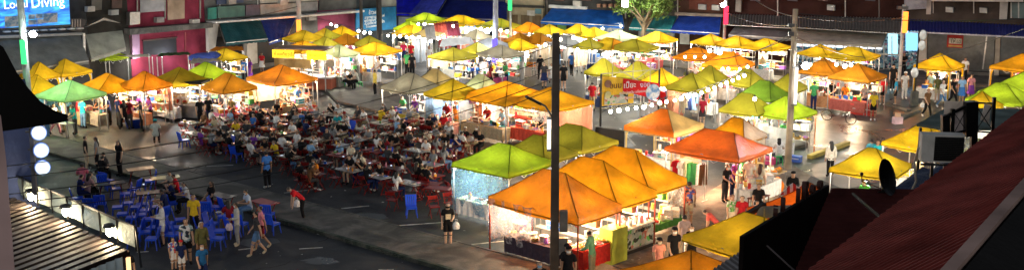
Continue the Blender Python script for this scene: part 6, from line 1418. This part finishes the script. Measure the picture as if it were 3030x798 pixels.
for x,y,f,s,lw,lc,h,l in ((2742,348,-70,'brown','trousers','black','short_hair','dark brown clad walker with a white bag on the road'),(2786,320,-60,'white','trousers','denim','long_hair','walker in white blouse and jeans'),(2818,312,-60,'black','trousers','black','long_hair','long haired walker in black beside white blouse'),(2843,306,-100,'light blue','skirt','blue','long_hair','woman in long blue dress by the gazebo'),(2772,304,80,'olive','shorts','beige','short_hair','shopper in dull green tee by the white table'),(2752,294,80,'light blue','shorts','grey','short_hair','shopper in pale blue by the white table'),(2610,310,-120,'red','shorts','black','short_hair','man in red tee beside the brown canopy'),(2648,312,160,(.02,.3,.55),'shorts','black','short_hair','man in teal blue tee and dark shorts seen from behind'),(2640,268,-100,'black','trousers','black','short_hair','black capped man before the lit shop'),(2675,292,-90,'white','trousers','white','short_hair','person all in white with a white cap'),(2582,356,-100,'yellow','shorts','black','short_hair','walker in yellow tee by the red cool boxes'),(2852,244,-120,'white','trousers','black','short_hair','white topped person beside the gazebo leg'),(2870,300,-90,'pink','skirt','purple','long_hair','small person in pink at the edge of the walkers')):
    pp(x,y,f,'walk' if f in(-70,-60) else 'stand',l,shirt=s,lower=lw,lowc=lc,hair=h,shoes='white',cap='black' if 'black capped' in l else ('white' if 'white cap' in l else None))
carrybag(2728,335,.35,(.8,.8,.82),'white bag beside the dark brown clad walker')
pp(2671,228,-90,'phone','dark clad man standing high on the shop platform',shirt='black',lowc='black')
pp(2455,522,95,'stand','long haired woman in white blouse and black trousers on road',shirt=(.8,.76,.68),top='long_shirt',lowc='black',hair='long_hair')
pp(2592,520,-100,'carry','woman in teal and pink behind the mustard canopy',shirt='teal',top='long_shirt',lowc='pink',hair='long_hair'); pp(2574,515,80,'stand','companion in blue green shown from behind the mustard canopy',shirt=(.1,.4,.5),lowc='black'); pp(2560,548,120,'stand','person in navy behind the mustard canopy',shirt='navy',lowc='black')
pp(1948,842,-75,'walk','masked woman in salmon pink ruffled top and black cap',shirt='salmon',lowc='black',hair='long_hair',mask='cream',cap='black',scale=.98); pp(1992,820,-75,'walk','masked man in black tee and black cap beside her',shirt='black',lowc='black',mask='white',cap='black',scale=1.06)
pp(2044,806,-120,'phone','masked person in black tank top and bare arms',shirt='black',top='vest',lowc='black',mask='white',scale=1.02); pp(2022,768,100,'walk','person in greyish mauve shirt seen from behind',shirt=(.35,.27,.27),lowc='beige')
pp(2036,668,85,'stand','man in purple flowered shirt and beige shorts',shirt='navy',shirtmat='floral',lower='shorts',lowc='beige',mask='white',scale=1.08)
pp(1752,820,150,'cook','masked vendor in mint green leaning over the grill table',shirt=(.2,.45,.24),top='long_shirt',lowc='khaki',hair='short_hair',mask='white')
pp(1682,880,-100,'stand','masked person in black printed tee and black cap',shirt='black',lowc='black',cap='black',mask='white',scale=1.04); pp(1676,866,-60,'stand','black capped companion just behind the printed tee',shirt='black',lowc='black',cap='black'); pp(1596,922,-90,'stand','dark haired passer with pale blue mask by the pole foot',shirt='black',lowc='black',mask='light blue')
pp(2192,704,-110,'stand','woman in deep red dress with white bag strap',shirt=(.45,.02,.03),lower='skirt',lowc='maroon',hair='short_hair'); pp(2163,700,-60,'stand','woman in green flowered white dress with brown hair',shirt='white',shirtmat='green_floral',lower='skirt',lowc='cream',hair='short_hair',hairc=(.12,.03,.02)); pp(2241,664,-100,'stand','man in black polo in the alley',shirt='black',lowc='black'); pp(2237,690,-80,'stand','child in white top before the black polo man',shirt='white',lowc='cream',hair='long_hair',scale=.78)
pp(2214,590,70,'stand','big man in pale grey tee at the bright wares',shirt=(.6,.6,.55),lower='shorts',lowc='beige',scale=1.1); pp(2246,598,60,'stand','woman with brown hair in sleeveless cream beside him',shirt='cream',lowc='brown',hair='long_hair',hairc=(.06,.02,.012)); pp(2342,625,-110,'phone','man in black jacket and cap looking at hands in alley',shirt='black',top='long_shirt',lowc='black',cap='black')
pp(2303,488,80,'sit','woman in white shirt seated on the green stool',shirt='white',lowc='navy',hair='long_hair'); pp(2122,726,160,'bend','person in coral shirt bending over the alley stall',shirt=(.7,.12,.1),lowc='black',scale=.95); pp(1978,925,-60,'stand','dark haired passer at the orange canopy',shirt='black',lowc='black')
pp(1424,458,-120,'sit','vendor in black tee sitting by the lit folding table',shirt='black',lowc='black'); pp(1330,430,-100,'sit','sitter in pale tee below the pink skirted table',shirt=(.6,.65,.7),lowc='black'); pp(1590,402,-120,'sit','dark shirted man sitting under the amber canopy by pole',shirt='charcoal',lowc='black'); pp(1535,690,-30,'cook','vendor in red apron behind the navy tub',shirt=(.6,.05,.03),lowc='black')
spawn('dining_table',TABLE,P(1385,448),.2,'tan folding table lit by a lamp below the counter','table','folding dining tables',{'tabletop':(.6,.42,.22)})
spawn('dining_table',TABLE,P(1550,385),-.5,'red folding table under the amber canopy by the pole','table','folding dining tables')
for x,y,l in((1535,400,'red folding chair at the table under the amber canopy'),(1570,402,'second red folding chair nearer the tall dark pole'),(1345,440,'red folding chair by the tan lit table')): spawn('folding_chair',FOLD,P(x,y),random.uniform(0,6),l,'chair','chairs around the dining tables')
spawn('plastic_chair',BLUE,P(1218,640),R(10),'lone bright blue plastic chair beside the big red table','chair','chairs around the dining tables'); spawn('dining_table',TABLE,P(1300,605),-.35,'big red folding table beside the clear sheets','table','folding dining tables'); spawn('dining_table',TABLE,P(1265,590),-.35,'second red table joined to the big red one','table','folding dining tables')
for x,y,r_,l in((1285,640,.4,'red folding chair before the big red table'),(1330,630,.5,'red folding chair between big red table and clear sheets'),(1335,590,2.,'red folding chair behind the big red table'),(1160,620,2.8,'red folding chair near the lone blue chair')): spawn('folding_chair',FOLD,P(x,y),r_,l,'chair','chairs around the dining tables')
# ------------------------------------------------------------------ rooftops and walls close to the camera
def prism(mb,pix,y,depth,turn=None): pts=[D(px,py,y) for px,py in pix]; w_=ray(*(turn or (100,330))); mb.slab(pts,w_*(depth/w_.y)); return mb
o=ob('roof_eave',prism(MB(),[(-260,60),(-60,90),(10,140),(50,215),(85,262),(120,300),(160,326),(202,340),(200,350),(203,358),(160,366),(110,374),(60,381),(10,388),(-260,400)],9,1.3,(110,325)),'wall',None,(.004,.004,.004)); setprops(o,'black upswept roof eave jutting in beside the round signs','roof eave')
o=ob('house_column',prism(MB(),[(-260,330),(2,340),(18,470),(46,830),(-260,830)],7,.8,(20,600)),'wall',None,(.36,.26,.26)); setprops(o,'pinkish plastered house column at the picture edge','column')
b=empty('corner_house',D(0,500,39),0,'dark blue lit house wall carrying the round signs','building'); oo=b.location.copy()
pts=[D(-400,300,39),D(92,300,39)]; 
ob('wall',MB().slab([Vector((p.x-oo.x,0,-oo.z)) for p in pts]+[Vector((pts[1].x-oo.x-2.6,6,-oo.z)),Vector((pts[0].x-oo.x-2.6,6,-oo.z))],(0,0,6.2)),'wall',b,(.05,.07,.16))
sg=empty('sign_bracket',D(96,470,36),0,'dark bracket pole holding three round lit signs','bracket'); q=sg.location.copy()
ob('post',MB().bar(D(93,378,36)-q,D(104,575,36)-q,.12),'metal',sg,(.03,.03,.035))
for i,(px,py,l) in enumerate(((114,391,'topmost round white lit sign on the bracket'),(121,443,'middle round white lit sign with small blue wordmark'),(125,494,'lowest round white lit sign on the bracket'))):
    e=empty('round_sign',D(px,py,36),0,l,'sign','round lit signs on the bracket'); rot=(R(90),0,R(28))
    c=ob('drum',MB().lathe((0,0,0),[(.215,-.09),(.235,-.08),(.235,.08),(.215,.09)],24),'paint',e,(.05,.08,.2)); c.rotation_euler=rot
    f=ob('face',MB().lathe((0,0,0),[(.01,.092),(.21,.092),(.21,.1),(.01,.1)],24),'lamp_glow',e,(.0085,.0098,.0108)); f.rotation_euler=rot
    w=ob('wordmark',MB().box((0,-.02,.104),(.16,.05,.006)),'paint',e,(.15,.2,.4)); w.rotation_euler=rot; ob('arm',MB().bar((-.24,.05,0),(-.42,.05,0),.05),'metal',e,(.05,.05,.05))
    lamp(D(px+16,py+6,35.4),12,(.8,.88,1),.15)
# corrugated roof with tarpaulin fence, bottom of the picture
A,Bp=P(30,578,3.2),P(385,742,3.2); d=P(240,800,3.05)-P(378,745,3.2); d=d*4
bh=empty('roofed_shed',Vector((Bp.x,Bp.y,0)),0,'shed with corrugated metal roof below the tarpaulin fence','shed'); z=Vector((Bp.x,Bp.y,0)); A2=A+(A-Bp)*.3; L=(Bp-A2).length
rf=MB(); nrb=int(L/.4)
for i in range(nrb):
    for (u0,u1,zz0,zz1,mi) in ((i/nrb,(i+.55)/nrb,0,0,0),((i+.55)/nrb,(i+.65)/nrb,0,-.14,1),((i+.65)/nrb,(i+.9)/nrb,-.14,-.14,1),((i+.9)/nrb,(i+1)/nrb,-.14,0,1)):
        rf.cm=mi; a0=A2.lerp(Bp,u0)-z+Vector((0,0,zz0)); a1=A2.lerp(Bp,u1)-z+Vector((0,0,zz1)); rf.quad(a0,a1,a1+d,a0+d)
ob('roof',rf,'paint',bh,(.085,.066,.056),mats=['paint','dark_feature'])  # second material paints the shade between ribs onto the groove faces
wl=MB(); n=50
wl.grid(Bp-z+Vector((-.15,-.25,-3.1)),Bp+d-z+Vector((-.15,0,-3.1)),Bp+d-z+Vector((-.15,0,-.08)),Bp-z+Vector((-.15,-.25,-.08)),60,1,lambda u,v: Vector((.04*math.sin(u*140),0,0)))
ob('wall',wl,'paint',bh,(.4,.5,.55)); ob('doorway',MB().slab([P(372,762,2.2)-z,P(384,760,2.2)-z,P(384,760,2.2)-z+Vector((0,0,-2.2)),P(372,762,2.2)-z+Vector((0,0,-2.2))],(.0,.06,0)),'sign_glow',bh,(1,.55,.25))
lamp(P(392,800,1.8),25,(1,.75,.5),.1)
fe=empty('tarpaulin_fence',z+Vector((0,0,0)),0,'translucent tarpaulin fence lit by lamps above the corrugated roof','fence')
FA,FB=A+(A-Bp)*.02,Bp+(Bp-A)*.03; h=.62
for i in range(4):
    p,q=FA.lerp(FB,i/4),FA.lerp(FB,(i+1)/4); p=p-z+Vector((0,.25,.08));q=q-z+Vector((0,.25,.08))
    ob('tarpaulin_panel',MB().grid(p,q,q+Vector((0,0,h)),p+Vector((0,0,h)),10,5,lambda u,v: Vector((.03*math.sin(u*9),.05*math.sin(u*6+v*4),-.06*math.sin(u*3.14)*v))),'canopy',fe,(.34,.4,.36),smooth=True)
for i in range(9):
    p=FA.lerp(FB,i/8)-z+Vector((0,.2,0)); ob('fence_post',MB().bar(p,p+Vector((0,0,h+.15)),.05),'metal',fe,(.02,.02,.02))
ob('top_rail',MB().bar(FA-z+Vector((0,.2,h+.1)),FB-z+Vector((0,.2,h+.1)),.05),'metal',fe,(.02,.02,.025))
ob('end_post',MB().bar(FB-z+Vector((.02,.2,h+.1)),FB-z+Vector((.25,-.25,-.35)),.06),'metal',fe,(.02,.02,.02))
for i,(t) in enumerate((.21,.5,.83)):
    p=FA.lerp(FB,t)+Vector((0,.05,.3)); e=empty('fence_lamp',p,0,f"warm lamp on the tarpaulin fence, {['first','middle','last'][i]} from the house column",'lamp','lamps on the tarpaulin fence')
    ob('lamp_glass',MB().ball((0,0,0),.11,10,6,(1,1,1.4)),'lamp_glow',e,(1,.8,.5)); ob('shade',MB().lathe((0,0,.14),[(.2,0),(.16,.08),(.03,.12)],10),'metal',e,(.03,.03,.03)); lamp(p+Vector((.0,-.22,-.12)),16,(1,.75,.45),.08)
# maroon metal roof, lower right
E0=P(2395,800,8.0); E1=P(3030,321,8.0); ed=(E1-E0); E0=E0-ed*.9; E1=E1+ed*.5
R0_=P(2815,798,8.8); R1_=P(3030,555,8.8); rd=(R1_-R0_); R1_=R0_+rd*6.05; R0_=R0_-rd*1.15
mr=empty('roof_house',Vector((E0.x,E0.y,0)),0,'neighbouring house roof of maroon ribbed metal sheets','roof'); z=Vector((E0.x,E0.y,0))
L=(E1-E0).length; nr=int(L/.34)
def ribs(u,v): f=(u*nr)%1; return Vector((0,0,(.05 if f<.3 else 0)))
m=MB(); sk=0
m.grid(E0-z,E1-z,R1_-z+(R1_-R0_)*sk,R0_-z+(R1_-R0_)*sk,nr*9,3,ribs)
m.m=[1 if (k%(nr*9))%9==2 else 0 for k in range(len(m.f))]  # dark strip along each rib: its shade put into the colour
ob('roof',m,'roof_paint',mr,(.24,.048,.04),mats=['roof_paint','roof_groove_shade'])
ob('ridge_flashing',MB().bar(R0_-z+Vector((0,0,.02)),R1_-z+Vector((0,0,.02)),.17,.08),'wall',mr,(.3,.2,.17))
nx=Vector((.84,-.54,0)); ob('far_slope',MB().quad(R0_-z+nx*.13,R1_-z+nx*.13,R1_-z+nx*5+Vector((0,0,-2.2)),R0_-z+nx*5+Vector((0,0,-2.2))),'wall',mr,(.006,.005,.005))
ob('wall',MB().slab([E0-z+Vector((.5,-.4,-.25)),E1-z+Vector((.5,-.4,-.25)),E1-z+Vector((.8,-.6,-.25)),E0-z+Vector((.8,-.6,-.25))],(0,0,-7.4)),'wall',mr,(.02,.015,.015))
# dark hoarding with ribbed roof behind
H0,H1=P(2205,716,6.0),P(2458,561,6.0); hd=(H1-H0)
H0=H0-hd*.0; bk=P(2780,566,6.0); far=bk+(bk-H1)*1.2
hs=empty('dark_house',Vector((H1.x,H1.y,0)),0,'dark house with ribbed roof, black side hoarding and roof letters','building'); z=Vector((H1.x,H1.y,0))
nr=40
NL=H0-z+Vector((0,0,-3.6)); FL=H1-z; FR=far-z; NR=NL+(FR-FL)
ob('roof',MB().grid(FL,FR,NR,NL,2,nr*6,lambda u,v: Vector((0,0,.05 if (v*nr)%1<.5 else 0))),'roof_paint',hs,(.05,.014,.014))
ob('hoarding',MB().slab([H0-z+Vector((-.03,.02,-5.9)),H1-z+Vector((-.03,.02,-5.9)),H1-z+Vector((-.03,.02,.12)),H0-z+Vector((-.03,.02,.12))],(-.08,.05,0)),'roof_paint',hs,(.006,.004,.004))
ob('back_wall',MB().slab([H1-z+Vector((0,0,-5.9)),far-z+Vector((0,0,-5.9)),far-z+Vector((0,0,-.5)),H1-z+Vector((0,0,-.1))],(0,-.12,0)),'wall',hs,(.03,.02,.02))
lo=P(2060,830,3.4); ob('lower_roof',MB().grid(lo-z,P(2225,722,3.4)-z,P(2330,800,3.4)-z,P(2200,930,3.4)-z,60,2,lambda u,v: Vector((0,0,.05 if (u*14)%1<.5 else 0))),'metal',hs,(.05,.04,.04))
hdn=hd.normalized()
for ch,f,sz in(('R',.665,.62),('o',.765,.5),('o',.86,.5),('l',.42,.5),('i',.34,.4),('l',.6,.5)):
    t=ob('roof_letter',text_mesh(ch,sz,.05),'paint',hs,(.05,.018,.014)); p=H0+hd*f-z+Vector((-.06,.03,.14)); x=hdn; up=Vector((0,0,1)); zz=x.cross(up); mm=Matrix((x,up,zz)).transposed().to_4x4(); mm.translation=p; t.matrix_basis=mm
for a,b,l in (((2270,726,6.1),(2365,812,6.0),'pale cable lying down the black hoarding'),((2524,573,6.2),(2662,692,7.9),'dark pipe running up onto the maroon roof')):
    a=P(*a);b=P(*b); setprops(ob('roof_pipe',MB().tube(Vector((0,0,0)),b-a,.02 if 'pale' in l else .035,n=6),'roof_paint',None,(.06,.05,.05) if 'pale' in l else (.003,.002,.002),a),l,'pipe')
# satellite dish
p=P(2612,568,6.0); e=empty('satellite_dish',p,0,'black satellite dish on the ribbed roof edge','satellite dish')
prof=[(.0,.0),(.12,.012),(.25,.05),(.36,.11),(.42,.16)]; m=MB(); n=22; vs=[];fs=[]
for r_,h_ in prof:
    for k in range(n): a=2*math.pi*k/n; vs.append((r_*math.cos(a),r_*math.sin(a)*1.1,h_))
for j in range(4):
    for k in range(n): fs.append((j*n+k,j*n+(k+1)%n,(j+1)*n+(k+1)%n,(j+1)*n+k))
m.add(vs,fs); dd=ob('dish',m,'metal',e,(.006,.006,.007),(-.04,0,.36)); dd.rotation_euler=(R(70),R(8),R(40)); dd.scale=(.85,1,1)
ob('mount',MB().tube((0,0,0),(0,0,.34),.03,n=7).tube((-.12,0,.01),(.12,0,.01),.02,n=6),'metal',e,(.03,.03,.03)); ob('feed_arm',MB().path([(-.05,0,.1),(-.5,.1,.25),(-.52,.1,.42)],.014).ball((-.52,.1,.44),.045,7,5),'metal',e,(.05,.02,.02))
# air conditioner on its rack
q=lambda px,py,y=31: D(px,py,y)
c=q(2790,440); e=empty('air_conditioner',c,R(-8),'boxy outdoor air conditioner on a steel rack','air conditioner'); ppm=FPX/ (31/math.cos(TILT)) 
w,hh=1.08,.74; ob('case',MB().box((0,.2,0),(w,.4,hh)),'paint',e,(.5,.49,.46)); g=ob('grille',MB().box((.15,-.012,0),(.74,.02,.64)),'paint',e,(.006,.006,.006)); m=MB(); [m.box((.15,-.03,-.3+k*.05),(.74,.012,.012)) for k in range(13)]; ob('grille_bar',m,'metal',g,(.03,.03,.03))
ob('rack',MB().bar((-.55,-.05,-.42),(.55,-.05,-.42),.05).bar((-.55,.4,-.42),(.55,.4,-.42),.05).bar((-.4,-.05,-.42),(-.4,.4,-.42),.05).bar((.4,-.05,-.42),(.4,.4,-.42),.05).bar((-.2,.2,-.44),(-.2,.2,-1.3),.07).bar((.12,.2,-.44),(.12,.2,-1.3),.07),'metal',e,(.05,.05,.05)); ob('hose',MB().path([(-.6,.1,.0),(-.68,.1,-.4),(-.62,.0,-.9),(-.75,-.05,-1.2)],.03),'plastic',e,(.25,.22,.18))
# steel bracket frame with tarps, flat grey roof
o=q(2800,345,32); e=empty('steel_bracket',o,0,'black steel bracket frame with torn pale tarps','frame')
def F(px,py,y=32): return q(px,py,y)-o
m=MB()
for a,b,w in(((2797,340),(2797,402),.24),((2820,322),(2816,398),.12),((2868,300),(2868,402),.3),((2884,300),(2880,440),.2),((2942,288),(2936,396),.1),((2797,345),(2884,300),.08),((2797,400),(2880,380),.06),((2884,304),(2942,306),.05),((2884,388),(2940,392),.05),((2886,310),(2938,388),.03),((2938,310),(2886,388),.03),((2820,330),(2866,395),.02),((2866,312),(2822,395),.02)): m.bar(F(*a),F(*b),w*.8)
ob('steel_bar',m,'metal',e,(.006,.006,.007)); 
for poly,c,n_ in((((2796,299),(2880,302),(2868,318),(2793,352)),(.62,.53,.46),0),(((2914,308),(2932,310),(2927,368),(2902,355)),(.55,.5,.46),0),(((2824,332),(2852,318),(2850,394),(2826,394)),(.6,.53,.53),0)): ob('torn_tarp',MB().slab([F(x,y,32.2) for x,y in poly],(0,.03,0)),'awning',e,c)
a_=[P(2712,374,4.6),P(2800,386,4.6),P(3040,386,4.6),P(3040,330,4.6),P(2800,325,4.6)]; z=Vector((a_[0].x,a_[0].y,0)); e=empty('flat_roof_shelter',z,0,'grey green flat roofed shelter behind the air conditioner','shelter')
ob('roof',MB().slab([p-z for p in a_],(0,0,.1)),'roof_paint',e,(.09,.12,.11)); 
for px,py in((2724,378),(2806,384)): p=P(px,py,4.55)-z; ob('leg',MB().bar(Vector((p.x,p.y,0)),p,.09),'metal',e,(.02,.02,.02))
a_=[P(2640,560,5.0),P(2800,560,5.0),P(2860,470,5.0),P(2730,492,5.0)]; z=a_[0].copy(); z.z=0; e=empty('navy_awning',z,0,'navy tarpaulin roof below the air conditioner','awning'); ob('roof_sheet',MB().grid(*[p-z for p in a_],16,6,lambda u,v: Vector((0,0,.12*math.sin(v*5)*math.sin(u*8)))),'awning',e,(.015,.03,.09)); ob('post',MB().bar(a_[1]-z-Vector((0,0,5)),a_[1]-z-Vector((0,0,.1)),.08),'metal',e,(.2,.2,.2))
# grey tarp and black bar by the alley
a_=[P(2232,646,2.6),P(2350,640,2.6),P(2335,606,3.0),P(2262,610,3.0)]; z=a_[0].copy(); z.z=0; e=empty('grey_tarpaulin',z,0,'grey tarpaulin between the mustard canopy and peaked one','tarpaulin'); ob('roof_sheet',MB().grid(*[p-z for p in a_],14,6,lambda u,v: Vector((0,0,.15*math.sin(v*3.1)))),'awning',e,(.2,.23,.27)); [ob('leg',MB().bar(Vector(((p-z).x,(p-z).y,0)),p-z,.05),'metal',e,(.3,.3,.3)) for p in a_]
a,b=P(2165,660,2.2),P(2262,604,2.5); setprops(ob('black_bar',MB().bar(Vector((0,0,0)),b-a,.16),'paint',None,(.012,.012,.012),a),'long black rolled awning bar over the alley stall','awning bar')
st_=[P(2296,585,2.6),P(2385,566,2.6),P(2392,544,2.9),P(2335,548,2.9)]; z=st_[0].copy(); z.z=0; e=empty('striped_awning',z,0,'red and white striped awning flap beside the peaked canopy','awning'); ob('sheet',MB().grid(*[p-z for p in st_],12,4,lambda u,v: Vector((0,0,.08*math.sin(u*9)))),'stripe_cloth',e)
SKY=.032; EXPO=1.1
# ------------------------------------------------------------------ night sky, camera, render settings
w=bpy.data.worlds.new("World"); SC.world=w; w.use_nodes=True; nt=w.node_tree; bg=nt.nodes['Background']
sky=nt.nodes.new('ShaderNodeTexSky'); sky.sky_type='NISHITA'; sky.sun_disc=False; sky.sun_elevation=R(18); sky.sun_rotation=R(200)
hs_=nt.nodes.new('ShaderNodeHueSaturation'); hs_.inputs['Saturation'].default_value=.4; nt.links.new(sky.outputs[0],hs_.inputs['Color']); nt.links.new(hs_.outputs[0],bg.inputs[0]); bg.inputs[1].default_value=SKY
su=bpy.data.lights.new('moon_light','SUN'); su.energy=.02; su.angle=R(2); su.color=(.8,.88,1); so=bpy.data.objects.new('moon_light',su); COL.objects.link(so); so.rotation_euler=(R(50),0,R(-30))
cam=bpy.data.cameras.new('camera'); co=bpy.data.objects.new('camera',cam); COL.objects.link(co); co.location=(0,0,CAMZ); co.rotation_euler=(R(90)-TILT,0,0)
cam.sensor_width=36; cam.lens=FPX/3030*36; cam.clip_end=1500; cam.clip_start=.1; SC.camera=co
vs=SC.view_settings; vs.view_transform='Standard'; vs.look='None'; vs.exposure=EXPO; vs.gamma=1; vs.use_curve_mapping=False
SC.render.engine='CYCLES'; cy=SC.cycles; cy.use_denoising=True
try: cy.denoiser='OPENIMAGEDENOISE'; cy.denoising_input_passes='RGB_ALBEDO_NORMAL'
except Exception: pass
cy.max_bounces=5; cy.diffuse_bounces=2; cy.glossy_bounces=2; cy.transmission_bounces=3; cy.transparent_max_bounces=8; cy.sample_clamp_indirect=6; cy.sample_clamp_direct=0; cy.caustics_reflective=False; cy.caustics_refractive=False
cy.use_light_tree=True
